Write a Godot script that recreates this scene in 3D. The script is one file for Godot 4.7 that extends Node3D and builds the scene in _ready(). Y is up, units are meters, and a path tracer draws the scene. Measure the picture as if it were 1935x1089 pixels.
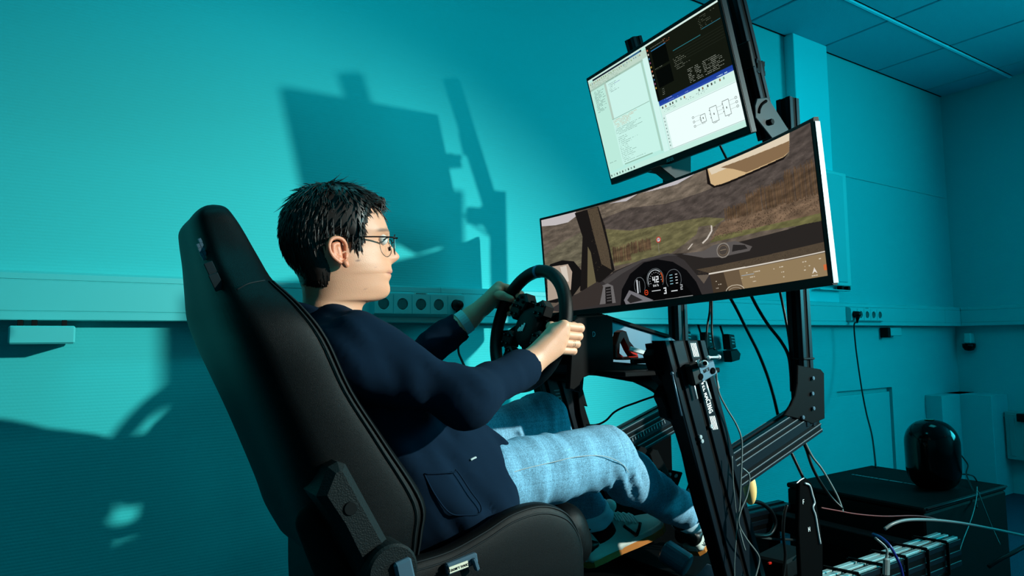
extends Node3D

const RIG_Z := 0.86
const HEAD_AT := Vector3(0.4385, 1.1745, 0.86)
const WHEEL_AT := Vector3(0.925, 1.035, 0.86)
var mats := {}
var rng := RandomNumberGenerator.new()
var names := {}

# ---------------------------------------------------------------- naming and tagging
func numbered(called: String) -> String:
	var n: int = names.get(called, 0)
	names[called] = n + 1
	return called if n == 0 else "%s_%03d" % [called, n]

func thing(called: String, label: String, category: String, at := Vector3.ZERO, group := "") -> Node3D:
	var o := Node3D.new()
	o.name = numbered(called)
	add_child(o)
	o.position = at
	tag(o, label, category, group)
	return o

func tag(o: Node, label: String, category: String, group := "") -> void:
	o.set_meta("label", label)
	o.set_meta("category", category)
	if group != "":
		o.set_meta("group", group)

func part(called: String, s: SurfaceTool, m: Material, parent: Node = null, label := "") -> MeshInstance3D:
	s.generate_normals()
	return inst(called, s.commit(), m, parent, label)

func inst(called: String, mesh: Mesh, m: Material, parent: Node = null, label := "") -> MeshInstance3D:
	var o := MeshInstance3D.new()
	o.mesh = mesh
	o.material_override = m
	if parent == null:
		o.name = numbered(called)
		add_child(o)
	else:
		var n: int = parent.get_meta("n_" + called, 0)
		parent.set_meta("n_" + called, n + 1)
		o.name = called if n == 0 else "%s_%03d" % [called, n]
		parent.add_child(o, true)
	if label != "":
		o.set_meta("label", label)
	return o

func struct(called: String, s: SurfaceTool, m: Material, label := "") -> MeshInstance3D:
	var o := part(called, s, m)
	o.set_meta("kind", "structure")
	if label != "":
		o.set_meta("label", label)
	return o

# ---------------------------------------------------------------- materials
func mat(called: String, c: Color, rough := 0.6, metal := 0.0) -> StandardMaterial3D:
	var m := StandardMaterial3D.new()
	m.resource_name = called
	m.albedo_color = c
	m.roughness = rough
	m.metallic = metal
	if c.v < 0.16:
		m.metallic_specular = 0.3  # matt black finishes
	mats[called] = m
	return m

func noise_tex(freq: float, size := 256, oct := 3, kind := FastNoiseLite.TYPE_SIMPLEX_SMOOTH) -> NoiseTexture2D:
	var n := FastNoiseLite.new()
	n.noise_type = kind
	n.frequency = freq
	n.fractal_octaves = oct
	n.seed = 7
	var t := NoiseTexture2D.new()
	t.width = size
	t.height = size
	t.seamless = true
	t.noise = n
	return t

func relief(m: StandardMaterial3D, t: Texture2D, per_metre: float, cm: float, world := false) -> void:
	m.heightmap_enabled = true
	m.heightmap_texture = t
	m.heightmap_scale = cm
	m.uv1_triplanar = true
	m.uv1_world_triplanar = world
	m.uv1_scale = Vector3.ONE * per_metre

func weave_image() -> ImageTexture:
	var im := Image.create(128, 128, false, Image.FORMAT_RGB8)
	var r := RandomNumberGenerator.new()
	r.seed = 3
	for y in 128:
		for x in 128:
			var row := y / 8
			var a := absf(sin(PI * y / 8.0))
			var b := absf(sin(PI * (x + (4 if row % 2 else 0)) / 8.0))
			var v := 0.25 + 0.45 * a + 0.2 * b * a + r.randf() * 0.12
			im.set_pixel(x, y, Color(v, v, v))
	return ImageTexture.create_from_image(im)

func denim_image() -> ImageTexture:
	var im := Image.create(256, 256, false, Image.FORMAT_RGB8)
	var r := RandomNumberGenerator.new()
	r.seed = 5
	var slub := PackedFloat32Array()
	for i in 512:
		slub.append(r.randf())
	for y in 256:
		for x in 256:
			var v := 0.72 + 0.14 * slub[x] - 0.12 * slub[256 + y] + (0.10 if (x + y) % 4 < 2 else -0.08) + (r.randf() - 0.5) * 0.48
			im.set_pixel(x, y, Color(clampf(v, 0, 1), clampf(v * 1.0, 0, 1), clampf(v * 0.99, 0, 1)))
	return ImageTexture.create_from_image(im)

func make_materials() -> void:
	var weave := weave_image()
	var fine := noise_tex(0.09, 256, 3)
	var leather_bump := noise_tex(0.12, 256, 2, FastNoiseLite.TYPE_CELLULAR)
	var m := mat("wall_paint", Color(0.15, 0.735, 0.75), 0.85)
	relief(m, weave, 7.0, 0.06, true)
	m = mat("duct_plastic", Color(0.23, 0.74, 0.75), 0.55)
	m = mat("ceiling_tile", Color(0.20, 0.70, 0.76), 0.95)
	relief(m, fine, 4.0, 0.05, true)
	mat("ceiling_bar", Color(0.45, 0.95, 1.0), 0.5)
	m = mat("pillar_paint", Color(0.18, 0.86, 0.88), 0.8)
	mat("gap_dark", Color(0.02, 0.10, 0.12), 0.9)
	m = mat("carpet", Color(0.07, 0.23, 0.31), 0.97)
	relief(m, fine, 9.0, 0.4, true)
	mat("skirting", Color(0.05, 0.20, 0.24), 0.6)
	mat("white_plastic", Color(0.34, 0.80, 0.80), 0.5)
	mat("socket_hole", Color(0.10, 0.32, 0.34), 0.6)
	mat("black_metal", Color(0.022, 0.026, 0.03), 0.6, 0.0).metallic_specular = 0.16
	m = mat("black_profile", Color(0.05, 0.085, 0.11), 0.36, 0.2)
	m = mat("profile_edge", Color(0.16, 0.19, 0.21), 0.28, 0.6)
	mat("silver", Color(0.75, 0.79, 0.8), 0.3, 0.5)
	mat("aluminium", Color(0.55, 0.66, 0.66), 0.35, 0.4)
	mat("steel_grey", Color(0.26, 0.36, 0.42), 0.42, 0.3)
	mat("black_plastic", Color(0.025, 0.028, 0.031), 0.5)
	mat("gloss_black", Color(0.015, 0.015, 0.017), 0.12)
	mat("matte_black", Color(0.012, 0.014, 0.016), 0.85).metallic_specular = 0.1
	mat("dark_steel", Color(0.04, 0.10, 0.12), 0.5, 0.0)
	mat("edge_highlight", Color(0.42, 0.47, 0.49), 0.3, 0.4)  # pale colour for painted lamp highlights along the rib edges
	mat("rubber", Color(0.03, 0.03, 0.033), 0.6)
	mat("cable_black", Color(0.02, 0.022, 0.025), 0.38)
	mat("cable_grey", Color(0.33, 0.37, 0.37), 0.4)
	mat("cable_red", Color(0.34, 0.07, 0.04), 0.5)
	mat("cable_blue", Color(0.07, 0.10, 0.40), 0.45)
	mat("white_print", Color(0.9, 0.92, 0.92), 0.6)
	mat("dark_print", Color(0.03, 0.03, 0.03), 0.7)
	mat("grey_print", Color(0.45, 0.50, 0.52), 0.5)
	m = mat("seat_leather", Color(0.018, 0.023, 0.026), 0.48)
	m.metallic_specular = 0.26
	relief(m, leather_bump, 40.0, 0.035)
	m = mat("seat_fabric", Color(0.018, 0.02, 0.022), 0.85)
	mat("stitching", Color(0.07, 0.09, 0.1), 0.6)
	m = mat("hinge_plastic", Color(0.045, 0.07, 0.075), 0.55)
	relief(m, fine, 12.0, 0.05)
	mat("sticker", Color(0.86, 0.83, 0.74), 0.5)
	m = mat("wheel_leather", Color(0.022, 0.03, 0.034), 0.42)
	relief(m, leather_bump, 50.0, 0.03)
	mat("stripe_blue", Color(0.20, 0.40, 0.55), 0.55)
	m = mat("red_plastic", Color(0.62, 0.09, 0.03), 0.2)
	m = mat("skin", Color.WHITE, 0.46)
	m.vertex_color_use_as_albedo = true
	m.subsurf_scatter_enabled = true
	m.subsurf_scatter_strength = 0.12
	relief(m, fine, 22.0, 0.03)
	m = mat("hair", Color(0.095, 0.06, 0.043), 0.45)
	m.metallic_specular = 0.5
	m = mat("jacket_cloth", Color(0.036, 0.105, 0.17), 0.95)
	m.metallic_specular = 0.2
	relief(m, fine, 60.0, 0.02)
	m = mat("denim", Color(0.57, 0.81, 0.95), 0.95)
	m.albedo_texture = denim_image()
	m.uv1_triplanar = true
	m.uv1_scale = Vector3.ONE * 5.0
	m.metallic_specular = 0.2
	m = mat("denim_pale", Color(0.72, 0.88, 0.95), 0.95)
	mat("thread_pale", Color(0.62, 0.66, 0.66), 0.8)
	mat("shoe_white", Color(0.74, 0.77, 0.74), 0.5)
	mat("shoe_dark", Color(0.03, 0.04, 0.04), 0.4)
	mat("shoe_tan", Color(0.66, 0.40, 0.14), 0.6)
	mat("shoe_lace", Color(0.85, 0.88, 0.86), 0.7)
	mat("sock", Color(0.015, 0.016, 0.018), 0.9)
	mat("glasses_metal", Color(0.10, 0.10, 0.11), 0.3, 0.7)
	m = mat("lens", Color(1, 1, 1, 0.04), 0.02)
	m.transparency = BaseMaterial3D.TRANSPARENCY_ALPHA
	mat("gold", Color(0.75, 0.68, 0.55), 0.2, 1.0)
	mat("eye_white", Color(0.85, 0.84, 0.82), 0.2)
	mat("eye_dark", Color(0.05, 0.035, 0.03), 0.15)
	mat("cream_plastic", Color(0.86, 0.72, 0.45), 0.55)
	mat("watch_band", Color(0.62, 0.80, 0.80), 0.5)
	mat("case_black", Color(0.016, 0.022, 0.025), 0.65).metallic_specular = 0.2
	mat("radiator_white", Color(0.34, 0.62, 0.62), 0.5)

# ---------------------------------------------------------------- mesh helpers (outward = right-hand rule, emitted clockwise)
func begin(smooth := -1) -> SurfaceTool:
	var s := SurfaceTool.new()
	s.begin(Mesh.PRIMITIVE_TRIANGLES)
	s.set_smooth_group(smooth)
	return s

func tri(s: SurfaceTool, a: Vector3, b: Vector3, c: Vector3) -> void:
	s.add_vertex(a)
	s.add_vertex(c)
	s.add_vertex(b)

func quad(s: SurfaceTool, a: Vector3, b: Vector3, c: Vector3, d: Vector3) -> void:
	tri(s, a, b, c)
	tri(s, a, c, d)

func quad_uv(s: SurfaceTool, p: Array, uv: Array) -> void:
	for i in [0, 2, 1, 0, 3, 2]:
		s.set_uv(uv[i])
		s.add_vertex(p[i])

func quad_out(s: SurfaceTool, a: Vector3, b: Vector3, c: Vector3, d: Vector3, mid: Vector3) -> void:
	if (b - a).cross(c - a).dot((a + b + c + d) * 0.25 - mid) >= 0:
		quad(s, a, b, c, d)
	else:
		quad(s, d, c, b, a)

# a chamfered box: centre, full size, basis, chamfer
func box(s: SurfaceTool, c: Vector3, size: Vector3, b := Basis(), ch := 0.0) -> void:
	s.set_smooth_group(-1)
	var h := size * 0.5
	ch = minf(ch, minf(h.x, minf(h.y, h.z)) * 0.8)
	var p := func(sx: int, sy: int, sz: int, axis: int) -> Vector3:
		var v := Vector3(sx * (h.x - (0.0 if axis == 0 else ch)), sy * (h.y - (0.0 if axis == 1 else ch)), sz * (h.z - (0.0 if axis == 2 else ch)))
		return c + b * v
	for q in [-1, 1]:
		quad_out(s, p.call(q, -1, -1, 0), p.call(q, 1, -1, 0), p.call(q, 1, 1, 0), p.call(q, -1, 1, 0), c)
		quad_out(s, p.call(-1, q, -1, 1), p.call(1, q, -1, 1), p.call(1, q, 1, 1), p.call(-1, q, 1, 1), c)
		quad_out(s, p.call(-1, -1, q, 2), p.call(1, -1, q, 2), p.call(1, 1, q, 2), p.call(-1, 1, q, 2), c)
	if ch <= 0.0:
		return
	for i in [-1, 1]:
		for j in [-1, 1]:
			quad_out(s, p.call(i, j, -1, 0), p.call(i, j, 1, 0), p.call(i, j, 1, 1), p.call(i, j, -1, 1), c)
			quad_out(s, p.call(i, -1, j, 0), p.call(i, 1, j, 0), p.call(i, 1, j, 2), p.call(i, -1, j, 2), c)
			quad_out(s, p.call(-1, i, j, 1), p.call(1, i, j, 1), p.call(1, i, j, 2), p.call(-1, i, j, 2), c)
			for k in [-1, 1]:
				var x: Vector3 = p.call(i, j, k, 0)
				var y: Vector3 = p.call(i, j, k, 1)
				var z: Vector3 = p.call(i, j, k, 2)
				if (y - x).cross(z - x).dot(x - c) >= 0:
					tri(s, x, y, z)
				else:
					tri(s, x, z, y)

# bar of rectangular section from a to b; up tells which way "h" points
func bar(s: SurfaceTool, a: Vector3, b: Vector3, w: float, h: float, up := Vector3.UP, ch := 0.002) -> void:
	var x := (b - a).normalized()
	var z := x.cross(up).normalized()
	var y := z.cross(x)
	box(s, (a + b) * 0.5, Vector3((b - a).length(), h, w), Basis(x, y, z), ch)

func loft(s: SurfaceTool, rings: Array, caps := true, loop := false) -> void:
	var n: int = rings[0].size()
	var m := rings.size()
	for i in (m if loop else m - 1):
		var a: PackedVector3Array = rings[i]
		var b: PackedVector3Array = rings[(i + 1) % m]
		for j in n:
			var k := (j + 1) % n
			quad(s, a[j], a[k], b[k], b[j])
	if caps and not loop:
		for e in [0, m - 1]:
			var mid := Vector3.ZERO
			for v in rings[e]:
				mid += v
			mid /= n
			for j in n:
				var k := (j + 1) % n
				if e == 0:
					tri(s, mid, rings[e][k], rings[e][j])
				else:
					tri(s, mid, rings[e][j], rings[e][k])

func spline(p: Array, per := 6, closed := false) -> Array:
	var out := []
	var n := p.size()
	for i in (n if closed else n - 1):
		var a = p[(i - 1 + n) % n] if closed else p[maxi(i - 1, 0)]
		var b = p[i]
		var c = p[(i + 1) % n]
		var d = p[(i + 2) % n] if closed else p[mini(i + 2, n - 1)]
		for k in per:
			var t := float(k) / per
			out.append(b.cubic_interpolate(c, a, d, t) if not (b is float) else cubic_interpolate(b, c, a, d, t))
	if not closed:
		out.append(p[n - 1])
	return out

func tube(s: SurfaceTool, pts: Array, r, n := 8, loop := false, flat := 1.0) -> void:
	s.set_smooth_group(0)
	var rings := []
	var m := pts.size()
	var up := Vector3.ZERO
	for i in m:
		var d: Vector3
		if loop:
			d = (pts[(i + 1) % m] - pts[(i - 1 + m) % m]).normalized()
		else:
			d = (pts[mini(i + 1, m - 1)] - pts[maxi(i - 1, 0)]).normalized()
		if up == Vector3.ZERO:
			up = d.cross(Vector3(0.31, 0.87, 0.38)).normalized()
		up = (up - d * up.dot(d)).normalized()
		var w := d.cross(up)
		var rr: float = r if r is float else r[i]
		var ring := PackedVector3Array()
		for j in n:
			var a := TAU * j / n
			ring.append(pts[i] + (up * cos(a) + w * sin(a) * flat) * rr)
		rings.append(ring)
	loft(s, rings, true, loop)

# lathe: profile of (radius, height) along the y axis of t
func lathe(s: SurfaceTool, prof: Array, t: Transform3D, n := 24, smooth := true) -> void:
	s.set_smooth_group(0 if smooth else -1)
	var rings := []
	for p in prof:
		var ring := PackedVector3Array()
		for j in n:
			var a := TAU * j / n
			ring.append(t * Vector3(p.x * cos(a), p.y, -p.x * sin(a)))
		rings.append(ring)
	loft(s, rings, true)

func cyl(s: SurfaceTool, a: Vector3, b: Vector3, r: float, n := 16, ch := 0.0) -> void:
	var y := (b - a).normalized()
	var x := y.cross(Vector3(0.2, 0.3, 0.93) if absf(y.z) < 0.9 else Vector3(0, 1, 0.1)).normalized()
	var l := (b - a).length()
	lathe(s, [Vector2(r - ch, 0), Vector2(r, ch), Vector2(r, l - ch), Vector2(r - ch, l)], Transform3D(Basis(x, y, x.cross(y)), a), n, false)

# polygon in the xy plane of t, pushed along z from z0 to z1, with a small chamfer on the z1 side
func prism(s: SurfaceTool, poly: Array, z0: float, z1: float, t := Transform3D(), ch := 0.0) -> void:
	s.set_smooth_group(-1)
	var p := PackedVector2Array(poly)
	if Geometry2D.is_polygon_clockwise(p):
		p.reverse()
	var n := p.size()
	var q := PackedVector2Array()
	for i in n:
		var e0 := (p[i] - p[(i - 1 + n) % n]).normalized()
		var e1 := (p[(i + 1) % n] - p[i]).normalized()
		var inn := Vector2(-e0.y, e0.x) + Vector2(-e1.y, e1.x)
		q.append(p[i] + inn.normalized() * ch / maxf(0.5, inn.length() * 0.5))
	var idx := Geometry2D.triangulate_polygon(p)
	var f := func(v: Vector2, z: float) -> Vector3: return t * Vector3(v.x, v.y, z)
	for k in range(0, idx.size(), 3):
		var a := p[idx[k]]
		var b := p[idx[k + 1]]
		var c := p[idx[k + 2]]
		var ccw := (b - a).cross(c - a) > 0
		var i0 := idx[k]
		var i1 := idx[k + 1] if ccw else idx[k + 2]
		var i2 := idx[k + 2] if ccw else idx[k + 1]
		tri(s, f.call(q[i0], z1), f.call(q[i1], z1), f.call(q[i2], z1))
		tri(s, f.call(p[i0], z0), f.call(p[i2], z0), f.call(p[i1], z0))
	for i in n:
		var j := (i + 1) % n
		quad(s, f.call(p[i], z0), f.call(p[j], z0), f.call(p[j], z1 - ch), f.call(p[i], z1 - ch))
		if ch > 0:
			quad(s, f.call(p[i], z1 - ch), f.call(p[j], z1 - ch), f.call(q[j], z1), f.call(q[i], z1))

func text(called: String, what: String, height: float, m: Material, parent: Node, t: Transform3D, font := "Droid Sans", bold := false) -> MeshInstance3D:
	var tm := TextMesh.new()
	var f := SystemFont.new()
	f.font_names = PackedStringArray([font])
	if bold:
		f.font_weight = 700
	tm.font = f
	tm.text = what
	tm.font_size = 32
	tm.pixel_size = height / 32.0
	tm.depth = 0.0006
	tm.curve_step = 2.0
	var o := inst(called, tm, m, parent)
	o.transform = t
	return o

func ellipsoid(s: SurfaceTool, c: Vector3, r: Vector3, b := Basis(), n := 16) -> void:
	s.set_smooth_group(0)
	var rings := []
	for i in range(0, n / 2 + 1):
		var a := PI * clampf(float(i) / (n / 2), 0.004, 0.996)
		var ring := PackedVector3Array()
		for j in n:
			var q := TAU * j / n
			ring.append(c + b * Vector3(r.x * sin(a) * cos(q), -r.y * cos(a), -r.z * sin(a) * sin(q)))
		rings.append(ring)
	loft(s, rings, true)

# ---------------------------------------------------------------- smooth-union fields meshed as surface nets
# bone = [a, b, radius at a, radius at b]
func cap_d(p: Vector3, q: Array) -> float:
	var ba: Vector3 = q[1] - q[0]
	var pa: Vector3 = p - q[0]
	var h := clampf(pa.dot(ba) / maxf(ba.length_squared(), 1e-9), 0.0, 1.0)
	return (pa - ba * h).length() - lerpf(q[2], q[3], h)

func field(p: Vector3, bones: Array, k: float) -> float:
	var d := 1e3
	for q in bones:
		var e := cap_d(p, q)
		var h := maxf(k - absf(d - e), 0.0) / k
		d = minf(d, e) - h * h * k * 0.25
	return d

func onto(p: Vector3, bones: Array, k: float, off := 0.0) -> Vector3:
	for i in 8:
		var d := field(p, bones, k) - off
		var e := 0.002
		var g := Vector3(field(p + Vector3(e, 0, 0), bones, k) - d - off, field(p + Vector3(0, e, 0), bones, k) - d - off, field(p + Vector3(0, 0, e), bones, k) - d - off)
		p -= g.normalized() * d
	return p

func nets(s: SurfaceTool, bones: Array, k: float, cell: float, extra = null, tint = null) -> void:
	s.set_smooth_group(0)
	var lo := Vector3.ONE * 1e3
	var hi := -lo
	for q in bones:
		var r := maxf(q[2], q[3]) + 0.02 + cell * 2
		for e in [q[0], q[1]]:
			lo = lo.min(e - Vector3.ONE * r)
			hi = hi.max(e + Vector3.ONE * r)
	var nb := Vector3i(((hi - lo) / (cell * 4)).ceil())
	var n := nb * 4 + Vector3i.ONE
	var grid := PackedFloat32Array()
	grid.resize(n.x * n.y * n.z)
	grid.fill(1.0)
	var kept: Array[Vector3i] = []
	var diag := cell * 4 * 0.87
	var sy := n.x
	var sz := n.x * n.y
	for bz in nb.z:
		for by in nb.y:
			for bx in nb.x:
				var mid := lo + Vector3(bx * 4 + 2, by * 4 + 2, bz * 4 + 2) * cell
				var near := []
				var d := 1e3
				var ds := PackedFloat32Array()
				for q in bones:
					var e := cap_d(mid, q)
					ds.append(e)
					d = minf(d, e)
				if absf(d) > diag + k * 0.6 + 0.012:
					if d < 0:
						for z in range(bz * 4, bz * 4 + 5):
							for y in range(by * 4, by * 4 + 5):
								for x in range(bx * 4, bx * 4 + 5):
									var g := x + y * sy + z * sz
									if grid[g] == 1.0:
										grid[g] = -1.0
					continue
				for i in bones.size():
					if ds[i] < d + 2 * diag + k:
						near.append(bones[i])
				kept.append(Vector3i(bx, by, bz))
				for z in range(bz * 4, bz * 4 + 5):
					for y in range(by * 4, by * 4 + 5):
						for x in range(bx * 4, bx * 4 + 5):
							var g := x + y * sy + z * sz
							if grid[g] == 1.0 or grid[g] == -1.0:
								var p := lo + Vector3(x, y, z) * cell
								var v := field(p, near, k)
								if extra != null:
									v = extra.call(p, v)
								grid[g] = v
	var vid := PackedInt32Array()
	vid.resize(grid.size())
	vid.fill(-1)
	var verts := PackedVector3Array()
	var cells: Array[int] = []
	var step := [0, 1, sy, sy + 1, sz, sz + 1, sz + sy, sz + sy + 1]
	var edges := [0, 1, 2, 3, 4, 5, 6, 7, 0, 2, 1, 3, 4, 6, 5, 7, 0, 4, 1, 5, 2, 6, 3, 7]
	for bq in kept:
		for z in range(bq.z * 4, bq.z * 4 + 4):
			for y in range(bq.y * 4, bq.y * 4 + 4):
				for x in range(bq.x * 4, bq.x * 4 + 4):
					var g := x + y * sy + z * sz
					var c := 0
					for i in 8:
						if grid[g + step[i]] < 0:
							c += 1
					if c == 0 or c == 8:
						continue
					var sum := Vector3.ZERO
					var cnt := 0
					for e in range(0, 24, 2):
						var i: int = edges[e]
						var j: int = edges[e + 1]
						var a := grid[g + step[i]]
						var b := grid[g + step[j]]
						if (a < 0) != (b < 0):
							var t := a / (a - b)
							sum += Vector3(lerpf(i & 1, j & 1, t), lerpf((i >> 1) & 1, (j >> 1) & 1, t), lerpf(i >> 2, j >> 2, t))
							cnt += 1
					vid[g] = verts.size()
					verts.append(lo + (Vector3(x, y, z) + sum / cnt) * cell)
					cells.append(g)
	var emit := func(a: int, b: int, c: int, d: int) -> void:
		if a < 0 or b < 0 or c < 0 or d < 0:
			return
		for i in [a, c, b, a, d, c]:
			if tint != null:
				s.set_color(tint.call(verts[i]))
			s.add_vertex(verts[i])
	for g in cells:
		var a := grid[g] < 0
		if a != (grid[g + 1] < 0):
			if a:
				emit.call(vid[g], vid[g - sy], vid[g - sy - sz], vid[g - sz])
			else:
				emit.call(vid[g], vid[g - sz], vid[g - sy - sz], vid[g - sy])
		if a != (grid[g + sy] < 0):
			if a:
				emit.call(vid[g], vid[g - sz], vid[g - 1 - sz], vid[g - 1])
			else:
				emit.call(vid[g], vid[g - 1], vid[g - 1 - sz], vid[g - sz])
		if a != (grid[g + sz] < 0):
			if a:
				emit.call(vid[g], vid[g - 1], vid[g - 1 - sy], vid[g - sy])
			else:
				emit.call(vid[g], vid[g - sy], vid[g - 1 - sy], vid[g - 1])

# ---------------------------------------------------------------- picture helpers for the two screens
func fill_poly(im: Image, pts: Array, c: Color) -> void:
	var n := pts.size() / 2
	var y0 := 100000
	var y1 := -1
	for i in n:
		y0 = mini(y0, pts[i * 2 + 1])
		y1 = maxi(y1, pts[i * 2 + 1])
	for y in range(maxi(y0, 0), mini(y1, im.get_height() - 1) + 1):
		var xs := []
		for i in n:
			var j := (i + 1) % n
			var ya: float = pts[i * 2 + 1]
			var yb: float = pts[j * 2 + 1]
			if (ya <= y) != (yb <= y):
				xs.append(pts[i * 2] + (y - ya) / (yb - ya) * (pts[j * 2] - pts[i * 2]))
		xs.sort()
		for k in range(0, xs.size() - 1, 2):
			var a := maxi(int(round(xs[k])), 0)
			var b := mini(int(round(xs[k + 1])), im.get_width())
			if b > a:
				im.fill_rect(Rect2i(a, y, b - a, 1), c)

func ring_px(im: Image, cx: float, cy: float, rx: float, ry: float, wide: float, c: Color, from := 0.0, to := TAU) -> void:
	var n := int((rx + ry) * 3)
	for i in n:
		var a := lerpf(from, to, float(i) / n)
		im.fill_rect(Rect2i(int(cx + cos(a) * rx - wide / 2), int(cy + sin(a) * ry - wide / 2), int(maxf(wide, 1)), int(maxf(wide, 1))), c)

func disc_px(im: Image, cx: float, cy: float, rx: float, ry: float, c: Color) -> void:
	for y in range(int(cy - ry), int(cy + ry) + 1):
		var w := rx * sqrt(maxf(0.0, 1.0 - pow((y - cy) / ry, 2)))
		im.fill_rect(Rect2i(int(cx - w), y, int(2 * w), 1), c)

const GLYPHS := {"0": "757", "1": "262", "2": "617", "3": "717", "4": "571"}
func digit(im: Image, ch: String, x: int, y: int, u: int, c: Color) -> void:
	var g: Array = {"4": [5, 5, 7, 1, 1], "2": [7, 1, 7, 4, 7], "3": [7, 1, 3, 1, 7], "k": [4, 5, 6, 6, 5], "m": [0, 7, 7, 5, 5], "h": [4, 4, 7, 5, 5], "/": [1, 1, 2, 4, 4], "1": [2, 6, 2, 2, 7], "5": [7, 4, 7, 1, 7], "0": [7, 5, 5, 5, 7], ":": [0, 2, 0, 2, 0]}[ch]
	for r in 5:
		for k in 3:
			if g[r] & (4 >> k):
				im.fill_rect(Rect2i(x + k * u, y + r * u, u, u), c)

# rows of little dashes that read as lines of small print
func scribble(im: Image, r: RandomNumberGenerator, x: int, y: int, w: int, rows: int, pitch: int, c: Color, dense := 0.75, h := 2) -> void:
	for i in rows:
		var px := x + r.randi_range(0, 6)
		var stop := x + int(w * r.randf_range(0.45, 1.0))
		while px < stop:
			var l := r.randi_range(2, 9)
			if r.randf() < dense:
				im.fill_rect(Rect2i(px, y + i * pitch, l, h), c)
			px += l + r.randi_range(1, 4)

# ================================================================ the scene
func _ready() -> void:
	rng.seed = 11
	# camera
	var cam := Camera3D.new()
	cam.name = "camera"
	add_child(cam)
	cam.transform = Transform3D(Basis(Vector3(0.83693, -0.01224, 0.54717), Vector3(-0.03409, 0.99664, 0.07443), Vector3(-0.54625, -0.08095, 0.83370)), Vector3(0, 1.0, 2.2))
	cam.fov = 46.47
	cam.near = 0.02
	cam.current = true
	# environment
	var we := WorldEnvironment.new()
	we.name = "environment"
	var env := Environment.new()
	env.background_mode = Environment.BG_COLOR
	env.background_color = Color(0.02, 0.05, 0.06)
	env.tonemap_mode = Environment.TONE_MAPPER_LINEAR
	env.tonemap_exposure = 1.0
	env.sdfgi_enabled = true
	env.ssao_enabled = true
	env.ssil_enabled = true
	we.environment = env
	add_child(we)
	make_materials()
	lamps()
	# the room
	room()
	ceiling()
	# large things first
	racing_seat()
	sim_frame()
	ultrawide_monitor()
	work_monitor()
	person()
	steering_wheel()
	wheel_base()
	pedals()
	big_case()
	wall_things()
	small_things()
	cables()

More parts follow.
